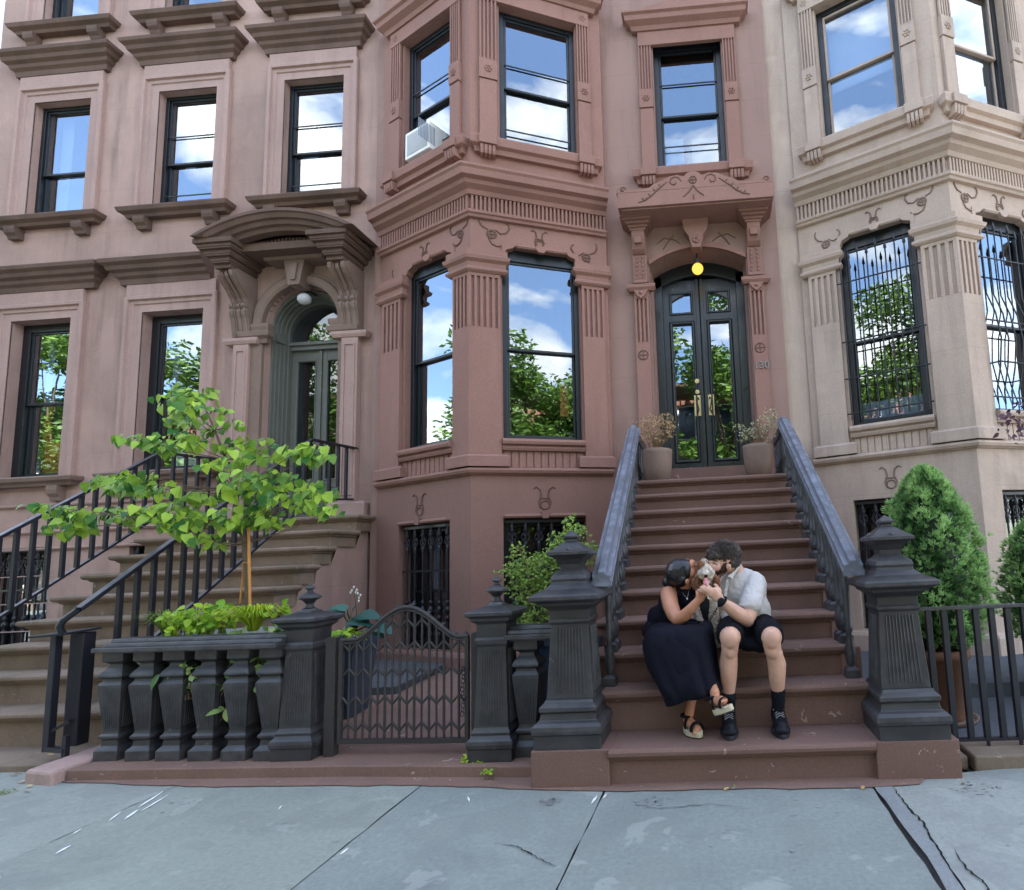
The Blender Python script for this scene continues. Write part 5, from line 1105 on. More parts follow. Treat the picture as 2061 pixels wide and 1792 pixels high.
def tuft(name, label, mat, px, py, Y, n, h, r, conv=G2, wd=.006, lean=0):
    c = at(*conv(px, py), Y); t = empty(name, tuple(c), label, 'grass'); mb = MB()
    for i in range(n):
        a = rd(0, 2*PI); R_ = r*rd(.3, 1); hh = h*rd(.6, 1); o = V3(math.cos(a), math.sin(a)*.8-.15, 0); s = V3(-o.y, o.x, 0).normalized()*wd*rd(.7, 1.3); b = c+o*.03; pts = []
        for k in range(6):
            t_ = k/5; pts.append(b+o*R_*(t_**1.3)+V3(lean*t_, 0, hh*math.sin(t_*PI*.72)))
        vs = []
        for k, p in enumerate(pts): w_ = (1-(k/5)**2*.92); vs += [p-s*w_, p+s*w_]
        mb.add(vs, [(2*k, 2*k+1, 2*k+3, 2*k+2) for k in range(5)], 0, True, random.random())
    mb.build('blades', mat, t); return t
tuft('ornamental_grass', 'bright yellow-green arching grass at the foot of the young tree', 'leaf_grass', 1430, 750, 4.08, 260, .20, .27)
tuft('ornamental_grass', 'darker green fine grass hanging over the left end of the planter', 'leaf_box', 960, 790, 4.15, 120, .22, .26, wd=.004, lean=-.06)
I2 = lambda x, y: ((850+x*.53372)/1.4959, (1550+y*.53372)/1.4961)
# hosta in a blue square pot
mb = MB(); c0 = (-3.08, 4.66); sq(mb, *c0, [(.12, .13), (.17, .68), (.18, .68), (.18, .74), (.16, .74), (.15, .70)]); tag(mb.build('square_pot', 'pot_blue'), 'tall dark blue square pot behind the arched gate', 'pot')
random.seed(31)
ht = empty('hosta', (-2.86, 4.5, .75), 'broad blue-green hosta with a white flower stalk in the blue pot', 'plant'); mb = MB(); sb = MB()
for (x, y, dx, dy, L_) in ((290, 540, -1, .3, .19), (390, 545, .2, .9, .14), (390, 610, -.8, -.6, .15), (480, 560, 1, .25, .19), (430, 590, .9, .05, .19), (560, 630, 1, -.2, .18), (520, 650, .9, -.5, .15), (330, 520, -.7, .7, .12)):
    c = at(*I2(x, y), 4.45); b = at(*I2(410, 660), 4.5); d = V3(dx, rd(-.5, -.1), dy*.6); leaf(mb, c-d.normalized()*L_*.4, d, V3(rd(-.2, .2), -.55, .85), L_, L_*.72, .12, .25, True); tube(sb, [b, (b+c)/2+V3(0, 0, .03), c-d.normalized()*L_*.4], [.006, .005, .003], 5)
tube(sb, [at(*I2(410, 640), 4.5), at(*I2(420, 560), 4.5), at(*I2(405, 430), 4.5)], [.004, .003, .002], 5); mb.build('foliage', 'leaf_hosta', ht); sb.build('stem', 'leaf_box', ht)
mb = MB()
for (x, y) in ((405, 410), (395, 428), (412, 440), (425, 445), (437, 455), (430, 470), (432, 488), (388, 440), (418, 425)): ball(mb, at(*I2(x+rd(-4, 4), y), 4.5), .008, sz=1.5, seg=6, rings=5)
mb.build('flower', 'petal_white', ht)
leafy('lime_plant', 'small bright green filler leaves under the hosta', 'leaf_lime', [(340, 680, 40, 25), (400, 670, 40, 25), (350, 660, 30, 25)], 4.42, 70, .05, conv=I2)
# boxwood
random.seed(41)
leafy('boxwood_bush', 'loose yellow-green bush behind the short balustrade, left of the big newel post', 'leaf_box', [(1290, 330, 60, 30), (1330, 280, 50, 80), (1330, 190, 25, 30), (1400, 330, 110, 80), (1440, 260, 50, 40), (1500, 300, 90, 90), (1540, 220, 55, 70), (1570, 150, 60, 50), (1620, 60, 30, 60), (1650, 110, 55, 60), (1690, 100, 25, 30), (1580, 250, 60, 60), (1380, 420, 100, 60), (1470, 400, 100, 70), (1420, 520, 110, 60), (1440, 600, 90, 60), (1350, 600, 50, 50), (1750, 230, 45, 35), (1740, 280, 40, 25), (1720, 190, 60, 40), (1850, 590, 18, 40), (1640, 200, 60, 60)], 4.25, 2700, .028, heart=False, wr=.62, spread=.16, conv=I2, base=V3(-1.12, 4.25, .5), zr=(-.3, 1))
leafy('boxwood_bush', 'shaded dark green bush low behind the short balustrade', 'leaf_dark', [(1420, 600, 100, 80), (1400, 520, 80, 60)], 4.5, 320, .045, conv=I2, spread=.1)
mb = MB(); sq(mb, -1.13, 4.45, [(.20, .10), (.26, .68), (.27, .68), (.27, .74), (.25, .74), (.24, .70)]); tag(mb.build('square_pot', 'pot_blue'), 'dark square pot holding the leafy bush beside the stoop', 'pot')
# conifers
def conifer(x, y, z0, z1, r, label, seed, n=4200):
    random.seed(seed); t = empty('conifer', (x, y, z0), label, 'conifer', 'clipped conifers in the right front garden'); mb = MB(); H = z1-z0; bm_ = MB()
    def rad(f): return r*(math.sin(PI*min(1, f*.86+.14))**.55)*(1-.22*f) if f < 1 else 0
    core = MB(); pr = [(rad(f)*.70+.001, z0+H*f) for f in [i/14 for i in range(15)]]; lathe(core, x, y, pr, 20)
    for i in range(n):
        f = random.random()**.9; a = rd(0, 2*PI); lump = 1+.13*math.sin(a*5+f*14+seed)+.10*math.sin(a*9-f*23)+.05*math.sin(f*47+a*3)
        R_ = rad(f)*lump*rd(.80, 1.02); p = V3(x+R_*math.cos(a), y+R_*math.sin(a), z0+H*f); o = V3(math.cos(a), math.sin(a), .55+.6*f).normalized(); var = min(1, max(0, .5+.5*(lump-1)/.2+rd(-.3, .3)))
        for k in range(9):
            d = (o+rdir()*.65).normalized(); s = d.cross(rdir()).normalized()*.0042; L_ = rd(.025, .058); mb.add([p-s, p+s, p+d*L_*.6+s*.8, p+d*L_, p+d*L_*.6-s*.8], [(0, 1, 2, 3, 4)], 0, False, var)
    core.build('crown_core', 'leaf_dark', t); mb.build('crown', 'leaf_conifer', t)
    k = MB(); tube(k, [(x, y, z0-.25), (x, y, z0+.3)], .03, 8); k.build('trunk', 'bark', t)
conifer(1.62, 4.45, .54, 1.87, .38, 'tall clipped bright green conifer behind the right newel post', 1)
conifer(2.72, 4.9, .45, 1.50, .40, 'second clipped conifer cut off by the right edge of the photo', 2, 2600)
for i, (x, y) in enumerate(((1.60, 4.42), (2.72, 4.9))):
    mb = MB(); lathe(mb, x, y, [(.13, .022), (.14, .06), (.195, .46), (.215, .47), (.215, .53), (.19, .53), (.18, .48), (.001, .47)], 26); tag(mb.build('terracotta_pot', 'terracotta'), ['terracotta pot of the tall conifer behind the bar fence', 'terracotta pot of the conifer at the right edge'][i], 'pot', 'terracotta pots behind the bar fence')
    mb = MB(); lathe(mb, x, y, [(.21, .0+.021), (.23, .05), (.22, .05), (.2, .03)], 26); tag(mb.build('pot_saucer', 'pot_stone'), ['saucer under the terracotta pot of the tall conifer', 'saucer under the terracotta pot at the right edge'][i], 'saucer', 'saucers behind the bar fence')
# pots on the landing
X4c = lambda x, y: ((1780+x*.42394)/1.4959, (1240+y*.42394)/1.4961)
Fc = lambda x, y: ((1750+x*.64678)/1.4959, (700+y*.64678)/1.4961)
for i, (x, lab) in enumerate(((-.585, 'brown stone pot left of the black front door on the landing'), (.515, 'brown stone pot right of the black front door on the landing'))):
    y = 6.12+.05*i; mb = MB(); lathe(mb, x, y, [(.115, 2.09), (.135, 2.10), (.158, 2.25), (.168, 2.40), (.168, 2.435), (.155, 2.44), (.145, 2.41), (.001, 2.40)], 28); tag(mb.build('plant_pot', 'pot_stone'), lab, 'pot', 'brown pots flanking the front door')
random.seed(61)
def sprig(name, label, mat, x, y, z, blobs, Y, n, size, nst=26):
    t = empty(name, (x, y, z), label, 'potted plant', 'dry plants flanking the front door'); mb = MB(); sb = MB(); tips = []
    for (bx, by, rx, ry) in blobs:
        c = at(*Fc(bx, by), Y); k = .4324*Y/1150
        for i in range(max(4, int(n*rx*ry/sum(b[2]*b[3] for b in blobs)))):
            th = rd(0, 2*PI); q = math.sqrt(random.random()); p = c+V3(rx*k*q*math.cos(th), rd(-.10, .10), ry*k*q*math.sin(th)); tips.append(p)
            for _ in range(2): leaf(mb, p+rdir()*.01, rdir(-.2, 1), V3(rd(-1, 1), -1, rd(-.3, 1)).normalized(), size*rd(.7, 1.3), size*rd(.5, .9), .3, .1, False)
    for i in range(nst):
        p = random.choice(tips); b = V3(x+rd(-.06, .06), y+rd(-.06, .06), z); tube(sb, [b, (b+p)/2+V3(rd(-.02, .02), 0, .04), p], [.0028, .0022, .0012], 4)
    mb.build('foliage', mat, t); sb.build('stem', 'leaf_dry', t)
sprig('dry_plant', 'dried tan flowering plant in the pot left of the door', 'leaf_dry', -.585, 6.12, 2.41, [(280, 890, 35, 22), (330, 870, 50, 22), (390, 880, 45, 35), (350, 915, 85, 35), (340, 960, 70, 30), (420, 930, 25, 30)], 6.12, 330, .022, 60)
sprig('dry_plant', 'sparse pale green and cream plant in the pot right of the door', 'leaf_pale', .515, 6.17, 2.41, [(880, 850, 35, 25), (850, 890, 60, 30), (800, 930, 70, 35), (730, 910, 30, 20), (870, 940, 50, 35), (760, 960, 35, 20)], 6.17, 240, .022, 50)
leafy('plum_branch', 'dark plum-coloured leaves entering at the right edge below the barred window', 'leaf_plum', [(2035, 850, 22, 26), (2055, 880, 20, 20), (2070, 830, 30, 30)], 5.2, 90, .05, conv=lambda x, y: (x, y), base=V3(3.9, 5.3, 1.9), cat='branch')
random.seed(71)
leafy('weed', 'small weed growing at the foot of the gate post right of the gate', 'leaf_lime', [(1025, 1380, 26, 18), (1050, 1365, 14, 14), (1100, 1385, 30, 14), (1130, 1395, 14, 7)], 3.66, 34, .022, conv=I2, cat='weed', group='weeds along the kerb', spread=.02)
leafy('weed', 'tiny weed at the base of the red kerb below the gate post', 'leaf_lime', [(1145, 1450, 16, 12), (1180, 1445, 14, 10)], 3.54, 20, .022, conv=I2, cat='weed', group='weeds along the kerb', spread=.02)
leafy('weed', 'tiny green weed under the lowest stoop step', 'leaf_box', [(1480, 1587, 12, 4), (1470, 1584, 10, 4)], 3.35, 16, .018, conv=lambda x, y: (x, y), cat='weed', group='weeds along the kerb', spread=.01, stems=False)
mb = MB()
for i in range(900):
    t_ = random.random(); x, y = -4.52+rd(-.10, .05)-.28*(1-t_), 3.58-.62*(1-t_)+rd(-.07, .07)*(1.3-t_); d = rdir(.1, .8); leaf(mb, V3(x, y, .002), d, V3(0, -.4, 1), rd(.008, .02), .006, .1, .1, False)
tag(mb.build('moss', 'moss'), 'strip of moss and tiny weeds on the pavement at the lower left', 'moss', None, 'stuff')
mb = MB()
for (x, y) in ((-4.42, 3.55), (-4.55, 3.74), (-4.62, 3.84), (-4.70, 3.80), (-4.78, 3.86), (-4.85, 3.85), (-4.66, 3.70), (-4.5, 3.62), (-4.58, 3.82), (-4.92, 3.88), (-4.74, 4.0), (-4.9, 4.1), (-5.1, 4.1), (-.02, 3.30), (1.25, 3.32), (.72, 3.27)):
    leaf(mb, V3(x, y, .055 if x < -4.7 and y > 3.92 else .006), rdir(0, .2), V3(rd(-.3, .3), rd(-.3, .3), 1), rd(.03, .055), rd(.02, .035), .3, -.1, False)
tag(mb.build('fallen_leaves', 'leaf_fallen'), 'scattered dry leaves on the pavement at the foot of the left stoop', 'leaves', None, 'stuff')

mb = MB(); xbox(mb, -4.22, -3.02, 4.08, 4.34, .07, .70); tag(mb.build('shade_backing', 'dark_hole'), 'black backing box added behind the balusters to darken their gaps', 'shade backing')  # added box, its black colour stands in for deep shade between the balusters
# ================================================================ people and dog
def Kp(x, y, Y): return at((1880+x*.36842)/1.4959, (1600+y*.36842)/1.4961, Y)
KM = lambda Y: Y/1150*.36842/1.4959        # metres per crop pixel at distance Y
def ell(mb, c, r, rot=None, seg=18, rings=12):
    b = len(mb.v); ball(mb, (0, 0, 0), 1, sx=r[0], sy=r[1], sz=r[2], seg=seg, rings=rings); M_ = rot.to_matrix() if rot else None; c = Vector(c)
    for i in range(b, len(mb.v)): v = Vector(mb.v[i]); v = (M_ @ v if M_ else v)+c; mb.v[i] = tuple(v)
def chain(mb, pts, seg=12):
    """overlapping balls along a path [(x,y,z,r)...] - melted into one skin by the remesh"""
    for (a, ra), (b, rb) in zip(pts, pts[1:]):
        a, b = Vector(a), Vector(b); n = max(2, int((b-a).length/(min(ra, rb)*.28)))
        for i in range(n+1): t = i/n; ball(mb, a.lerp(b, t), ra+(rb-ra)*t, seg=seg, rings=8)
TEX = {}
def melt(mb, name, mats, parent, voxel=.006, smooth=5, disp=None):
    o = mb.build(name, mats, parent); r = o.modifiers.new('melt', 'REMESH'); r.mode = 'VOXEL'; r.voxel_size = voxel; r.use_smooth_shade = True
    if smooth: s = o.modifiers.new('smooth', 'SMOOTH'); s.factor = .5; s.iterations = smooth
    for (ty, size, st) in (disp or []):
        k = (ty, size)
        if k not in TEX: t = bpy.data.textures.new('tex', ty); t.noise_scale = size; TEX[k] = t
        d = o.modifiers.new('disp', 'DISPLACE'); d.texture = TEX[k]; d.strength = st; d.mid_level = .5; d.texture_coords = 'LOCAL'
    return o
def E(x, y, z): 
    from mathutils import Euler
    return Euler((math.radians(x), math.radians(y), math.radians(z)))
def loft(mb, secs, n=72, folds=0, amp=0, ph=0, cap0=True, cap1=False):
    """secs: (x centre, y centre, half x, half y, z or z(theta), fold weight)"""
    rows = []
    for (xc, yc, hx, hy, z, fw_) in secs:
        for k in range(n):
            a = 2*PI*k/n; ca, sa = math.cos(a), math.sin(a); ca = math.copysign(abs(ca)**.72, ca); sa = math.copysign(abs(sa)**.72, sa); f = 1+amp*fw_*(math.sin(folds*a+ph+z*3 if not callable(z) else folds*a+ph+1)+.5*math.sin(folds*1.7*a+1.3)); x, y = xc+hx*ca*f, yc+hy*sa*f
            rows.append((x, y, z(a) if callable(z) else z))
    m_ = len(secs); mb.add(rows, [(i*n+k, i*n+(k+1) % n, (i+1)*n+(k+1) % n, (i+1)*n+k) for i in range(m_-1) for k in range(n)], 0, True)
    if cap0: mb.add(rows[:n], [tuple(range(n))[::-1]], 0, True)
    if cap1: mb.add(rows[-n:], [tuple(range(n))], 0, True)
# ---------------------------------------------------------------- man
man = empty('person', tuple(Kp(1010, 800, 4.0)), 'bearded man in a light grey short-sleeved shirt and dark shorts, sitting and kissing the dog', 'person', 'couple sitting on the stoop')
b = MB()
# head: skull, jaw, nose, lips, ear
ell(b, Kp(822, 222, 3.86), (.092, .076, .098), E(0, -22, 0)); ell(b, Kp(770, 285, 3.85), (.060, .052, .050), E(0, -30, 0)); ell(b, Kp(752, 262, 3.84), (.052, .056, .05))
chain(b, [(Kp(712, 262, 3.80), .015), (Kp(694, 292, 3.79), .0135), (Kp(688, 303, 3.785), .0135)]); ell(b, Kp(706, 328, 3.835), (.012, .020, .008)); ell(b, Kp(712, 342, 3.84), (.012, .018, .007))
ell(b, Kp(735, 350, 3.845), (.026, .030, .020)); ell(b, Kp(722, 250, 3.79), (.022, .014, .010)); ell(b, Kp(748, 296, 3.79), (.034, .020, .026))
ell(b, Kp(852, 296, 3.775), (.016, .010, .026), E(0, -12, 0)); ell(b, Kp(858, 288, 3.768), (.013, .008, .016))
chain(b, [(Kp(860, 250, 3.9), .062), (Kp(905, 320, 3.93), .058), (Kp(945, 400, 3.95), .072)])
# torso core
ell(b, Kp(965, 500, 3.97), (.145, .085, .14)); ell(b, Kp(1000, 700, 3.99), (.13, .09, .14)); ell(b, Kp(1010, 800, 4.0), (.14, .10, .09)); ell(b, Kp(1045, 420, 3.95), (.085, .07, .06)); ell(b, Kp(880, 430, 3.97), (.075, .06, .06))
# camera-side arm and hand
chain(b, [(Kp(1058, 430, 3.90), .058), (Kp(1040, 560, 3.80), .054), (Kp(1018, 690, 3.72), .048), (Kp(1000, 722, 3.69), .044)])
chain(b, [(Kp(1005, 728, 3.69), .043), (Kp(950, 690, 3.65), .047), (Kp(880, 640, 3.61), .042), (Kp(815, 588, 3.57), .030), (Kp(795, 572, 3.565), .026)])
ell(b, Kp(758, 536, 3.55), (.044, .020, .034), E(0, 38, 0)); ell(b, Kp(730, 506, 3.545), (.036, .018, .034), E(0, 38, 0)); ell(b, Kp(755, 492, 3.56), (.030, .018, .030), E(0, 60, 0))
FIN = [[(716, 526, 3.54), (672, 508, 3.525), (636, 494, 3.525), (600, 478, 3.54)], [(706, 508, 3.535), (668, 490, 3.515), (640, 472, 3.52), (622, 456, 3.54)], [(706, 490, 3.53), (676, 470, 3.515), (656, 455, 3.525), (640, 446, 3.55)], [(715, 474, 3.535), (694, 455, 3.525), (682, 444, 3.54), (676, 436, 3.56)], [(770, 500, 3.575), (768, 470, 3.58), (755, 448, 3.60), (738, 436, 3.62)]]
for f, rr_ in zip(FIN, (.0085, .0092, .0092, .0085, .0105)): chain(b, [(Kp(*p), rr_*(1.08-.09*i)) for i, p in enumerate(f)], 10)
# far arm behind the dog
chain(b, [(Kp(860, 430, 3.98), .055), (Kp(815, 560, 3.95), .050), (Kp(790, 660, 3.92), .044), (Kp(760, 640, 3.93), .036), (Kp(735, 610, 3.95), .028)])
ell(b, Kp(722, 596, 3.95), (.036, .018, .036)); 
for k in range(4): chain(b, [(Kp(712-k*3, 590+k*12, 3.93), .0085), (Kp(690-k*2, 592+k*12, 3.92), .008), (Kp(676, 596+k*12, 3.935), .007)], 10)
chain(b, [(Kp(722, 570, 3.95), .010), (Kp(712, 548, 3.94), .0085)], 10)
# legs
for s, (hx, kx, cx, ax) in enumerate(((905, 864, 850, 852), (1115, 1200, 1246, 1256))):
    ky = 868 if s == 0 else 868
    chain(b, [(Kp(hx, 810, 3.96), .095), (Kp((hx+kx)/2, 835, 3.75), .082), (Kp(kx, ky-4, 3.555), .066)])
    ell(b, Kp(kx, ky, 3.53), (.059, .055, .062)); ell(b, Kp(kx+2, ky+26, 3.515), (.044, .036, .050)); ell(b, Kp(kx+(6 if s else -6), ky+95, 3.545), (.040, .040, .06))
    chain(b, [(Kp(kx, ky+20, 3.545), .058), (Kp(kx+(cx-kx)*.3, ky+110, 3.57), .052)])
    chain(b, [(Kp(kx+(cx-kx)*.4, ky+110, 3.575), .050), (Kp(cx, 1090, 3.60), .058), (Kp(cx+2, 1190, 3.61), .052), (Kp(ax, 1330, 3.635), .038), (Kp(ax, 1450, 3.655), .031), (Kp(ax+4, 1530, 3.67), .030)])
    chain(b, [(Kp(cx-3, 1000, 3.565), .040), (Kp(cx-1, 1150, 3.585), .038), (Kp(ax, 1270, 3.61), .030)])
    chain(b, [(Kp(ax+4, 1560, 3.68), .036), (Kp(ax+10, 1600, 3.62), .034), (Kp(ax+18, 1640, 3.54), .03)])
melt(b, 'body', 'skin_leg', man, .0048, 3)
hd = MB()      # warmer skin of face, neck and forearm is one material in the photo: keep the face parts as thin features
eb = MB(); tube(eb, [Kp(712, 252, 3.79), Kp(735, 262, 3.775), Kp(762, 280, 3.775)], [.002, .0028, .0015], 6); eb.build('eyelid', 'hair_brown', man)
eb = MB(); tube(eb, [Kp(708, 236, 3.79), Kp(735, 238, 3.772), Kp(765, 250, 3.775)], [.003, .0045, .002], 6); eb.build('eyebrow', 'hair_brown', man)
h = MB()
ell(h, Kp(838, 185, 3.865), (.100, .088, .088), E(0, -20, 0)); ell(h, Kp(880, 240, 3.875), (.060, .080, .062)); ell(h, Kp(770, 165, 3.855), (.072, .080, .060), E(0, -25, 0)); ell(h, Kp(800, 130, 3.86), (.075, .070, .042), E(0, -12, 0))
for (x, y, Y, r) in ((700, 175, 3.83, .026), (690, 205, 3.85, .024), (712, 215, 3.80, .022), (725, 150, 3.84, .030), (745, 200, 3.79, .028), (755, 130, 3.85, .032), (790, 108, 3.86, .034), (830, 100, 3.87, .034), (870, 115, 3.87, .034), (700, 215, 3.84, .018), (735, 205, 3.80, .020), (780, 205, 3.79, .022), (822, 230, 3.795, .018), (900, 150, 3.87, .036), (915, 200, 3.88, .034), (905, 262, 3.89, .034), (870, 262, 3.82, .034)): ball(h, Kp(x, y, Y), r)
melt(h, 'hair', 'hair_brown', man, .0055, 2, [('CLOUDS', .018, .016), ('CLOUDS', .007, .008)])
random.seed(5); hs = MB()
for i in range(520):
    x, y = rd(690, 925), rd(85, 240)
    if ((x-825)/120)**2+((y-170)/92)**2 > 1: continue
    z_ = math.sqrt(max(0, 1-((x-825)/135)**2-((y-175)/105)**2)); p = Kp(x, y, 3.86-.085*z_); d = Kp(x-rd(6, 26), y-rd(2, 14)+rd(-6, 8), 3.86-.085*z_-.006)-p
    tube(hs, [p, p+d*.6+V3(0, -.003, .003), p+d], [.0022, .0018, .0006], 4, cap=False)
tag(hs.build('hair_strands', 'hair_brown', man), kind='stuff')

bd = MB(); ell(bd, Kp(772, 328, 3.832), (.050, .046, .020), E(0, -18, 0)); ell(bd, Kp(738, 345, 3.838), (.030, .036, .020)); ell(bd, Kp(822, 292, 3.80), (.020, .022, .036), E(0, 15, 0)); ell(bd, Kp(722, 322, 3.825), (.016, .022, .008)); ell(bd, Kp(805, 318, 3.81), (.03, .03, .02))
melt(bd, 'beard', 'beard', man, .0045, 2, [('CLOUDS', .008, .007)])
# shirt
s = MB()
ell(s, Kp(958, 500, 3.94), (.170, .115, .165)); ell(s, Kp(1000, 640, 3.95), (.165, .125, .135)); ell(s, Kp(1005, 715, 3.95), (.178, .135, .075), E(0, 6, 0)); ell(s, Kp(1050, 425, 3.93), (.100, .090, .075), E(0, 28, 0)); ell(s, Kp(880, 435, 3.95), (.090, .080, .075)); ell(s, Kp(935, 380, 3.94), (.075, .075, .055), E(0, 20, 0))
chain(s, [(Kp(1062, 420, 3.90), .076), (Kp(1052, 520, 3.82), .077), (Kp(1032, 596, 3.76), .076)]); ell(s, Kp(1028, 606, 3.755), (.078, .072, .018), E(0, 4, 0))
chain(s, [(Kp(850, 430, 3.97), .066), (Kp(822, 520, 3.95), .066), (Kp(810, 600, 3.93), .064)])
ell(s, Kp(1160, 730, 3.97), (.055, .10, .030), E(0, 24, 0)); ell(s, Kp(820, 690, 3.93), (.045, .09, .04))
melt(s, 'shirt', 'shirt_linen', man, .007, 4, [('CLOUDS', .07, .012), ('CLOUDS', .03, .007)])
for ln in ([(1000, 560, 3.835), (960, 600, 3.825), (930, 660, 3.815)], [(1080, 640, 3.84), (1120, 690, 3.85), (1150, 745, 3.86)], [(990, 470, 3.825), (985, 520, 3.80), (975, 560, 3.82)], [(870, 470, 3.83), (900, 520, 3.825), (905, 600, 3.825)]):
    pass
c = MB()       # collar, placket, pocket, buttons
def slab(mb, pts, t=.004, mi=0):
    n = len(pts); P_ = [Vector(p) for p in pts]; nn = (P_[1]-P_[0]).cross(P_[2]-P_[0]).normalized()*t; vs = [p+nn for p in P_]+[p-nn for p in P_]
    mb.add(vs, [tuple(range(n)), tuple(range(2*n-1, n-1, -1))]+[(i, i+n, (i+1) % n+n, (i+1) % n) for i in range(n)], mi)
slab(c, [Kp(928, 226, 3.90), Kp(956, 280, 3.87), Kp(880, 385, 3.79), Kp(838, 372, 3.79), Kp(905, 322, 3.83)], .005); slab(c, [Kp(928, 228, 3.93), Kp(958, 282, 3.95), Kp(968, 330, 3.97), Kp(935, 340, 3.94)], .005)
melt(c, 'collar', 'shirt_linen', man, .004, 2)
c = MB(); slab(c, [Kp(836, 380, 3.815), Kp(856, 392, 3.812), Kp(832, 560, 3.80), Kp(812, 555, 3.80)], .002); c.build('placket', 'shirt_linen', man)
for (x, y, Y) in ((838, 410, 3.805), (880, 382, 3.783), (826, 480, 3.795), (818, 545, 3.79)):
    c = MB(); ball(c, Kp(x, y, Y), .0045, sy=.5); c.build('button', 'white_paint', man)
c = MB(); slab(c, [Kp(868, 528, 3.815), Kp(932, 548, 3.808), Kp(930, 556, 3.806), Kp(866, 536, 3.813)], .002); c.build('pocket', 'curtain_grey', man)
# shorts
s = MB(); ell(s, Kp(1010, 800, 3.99), (.172, .13, .10)); 
chain(s, [(Kp(900, 805, 3.93), .112), (Kp(872, 830, 3.74), .096), (Kp(862, 850, 3.60), .083)]); chain(s, [(Kp(1120, 805, 3.93), .115), (Kp(1165, 830, 3.74), .100), (Kp(1188, 850, 3.60), .088)])
ell(s, Kp(1010, 860, 3.82), (.12, .10, .075)); ell(s, Kp(1030, 925, 3.70), (.075, .07, .045)); ell(s, Kp(1100, 940, 3.66), (.055, .05, .04)); ell(s, Kp(930, 900, 3.68), (.06, .06, .05))
melt(s, 'shorts', 'shorts_black', man, .007, 5, [('CLOUDS', .07, .014)])
for sx, (x, tx, top) in enumerate(((852, 862, 1336), (1256, 1290, 1292))):
    k = MB(); chain(k, [(Kp(x, top+12, 3.632), .0455), (Kp(x+1, 1430, 3.653), .041), (Kp(x+2, 1530, 3.67), .042)], 16); melt(k, 'sock', 'sock_black', man, .005, 2, [('CLOUDS', .02, .003)])
    toe = Kp(tx, 1655, 3.535); toe.z = .262; heel = V3(Kp(x+2, 1560, 3.69).x, 3.70, .272); sh = empty('shoe', toe) if False else None
    k = MB(); chain(k, [(heel, .042), (heel.lerp(toe, .35)+V3(0, 0, .012), .046), (heel.lerp(toe, .72)+V3(0, 0, -.004), .045), (toe, .040)], 16); ell(k, toe+V3(0, -.012, -.014), (.050, .042, .028)); chain(k, [(heel+V3(0, 0, .02), .045), (heel+V3(0, -.02, .055), .043)], 16)
    sho = melt(k, 'shoe', 'shoe_black', man, .005, 3)
    k = MB(); d = (toe-heel); d.z = 0; dn = d.normalized(); sd_ = V3(dn.y, -dn.x, 0); outl = []
    for i in range(28):
        a = 2*PI*i/28; t_ = .5-.5*math.cos(a); w_ = .044+.012*math.sin(PI*min(1, t_*1.05)); q = heel-dn*.045+dn*(d.length+.098)*t_+sd_*w_*math.sin(a)*(1 if t_ < .97 else .8); outl.append(q)
    k.add([(q.x, q.y, .207) for q in outl]+[(q.x, q.y, .232) for q in outl], [tuple(range(28))[::-1], tuple(range(28, 56))]+[(i, (i+1) % 28, (i+1) % 28+28, i+28) for i in range(28)]); k.build('sole', 'sole_dark', sho, bevel=.004)
    k = MB()
    for j in range(4):
        p = heel.lerp(toe, .30+.13*j)+V3(0, -.004, .066-.006*j); tube(k, [p-sd_*.026+V3(0, 0, -.010), p+V3(0, -.002, .004), p+sd_*.026+V3(0, -.01, -.010)], .0026, 5)
    p = heel.lerp(toe, .30)+V3(0, -.008, .076)
    for s_ in (-1, 1): tube(k, [p, p+sd_*s_*.018+V3(0, -.01, .012), p+sd_*s_*.034+V3(0, -.012, -.012)], .0022, 5)
    k.build('laces', 'lace_grey', sho)
k = MB(); c0 = Kp(800, 575, 3.565); ax_ = (Kp(830, 600, 3.575)-Kp(775, 550, 3.555)).normalized()
o1 = ax_.orthogonal().normalized(); o2 = ax_.cross(o1); tube(k, [c0+(o1*math.cos(a)+o2*math.sin(a))*.0305 for a in [2*PI*i/20 for i in range(21)]], .009, 8, cap=False)
wt = k.build('watch_strap', 'sock_black', man); k = MB(); ell(k, Kp(790, 572, 3.53), (.021, .008, .024), E(0, 40, 0)); melt(k, 'watch_case', 'shoe_black', wt, .003, 2)
# ---------------------------------------------------------------- woman
wom = empty('person', tuple(Kp(330, 860, 4.0)), 'woman with a dark hair bun and sleeveless black dress, kissing the dog', 'person', 'couple sitting on the stoop')
b = MB()
ell(b, Kp(490, 330, 3.86), (.078, .070, .088), E(0, 12, 0)); ell(b, Kp(545, 320, 3.85), (.042, .050, .060), E(0, 10, 0)); ell(b, Kp(552, 375, 3.85), (.036, .042, .036)); ell(b, Kp(578, 385, 3.85), (.017, .022, .016))
chain(b, [(Kp(576, 272, 3.85), .012), (Kp(594, 294, 3.847), .010), (Kp(604, 306, 3.845), .0085)]); ell(b, Kp(596, 330, 3.85), (.011, .017, .007)); ell(b, Kp(593, 344, 3.85), (.011, .016, .007)); ell(b, Kp(552, 275, 3.845), (.030, .045, .036)); ell(b, Kp(548, 345, 3.80), (.026, .018, .028))
ell(b, Kp(514, 414, 3.775), (.014, .009, .021), E(0, 14, 0)); ell(b, Kp(509, 408, 3.77), (.011, .007, .013))
chain(b, [(Kp(505, 390, 3.88), .050), (Kp(495, 440, 3.90), .046), (Kp(470, 500, 3.93), .058)])
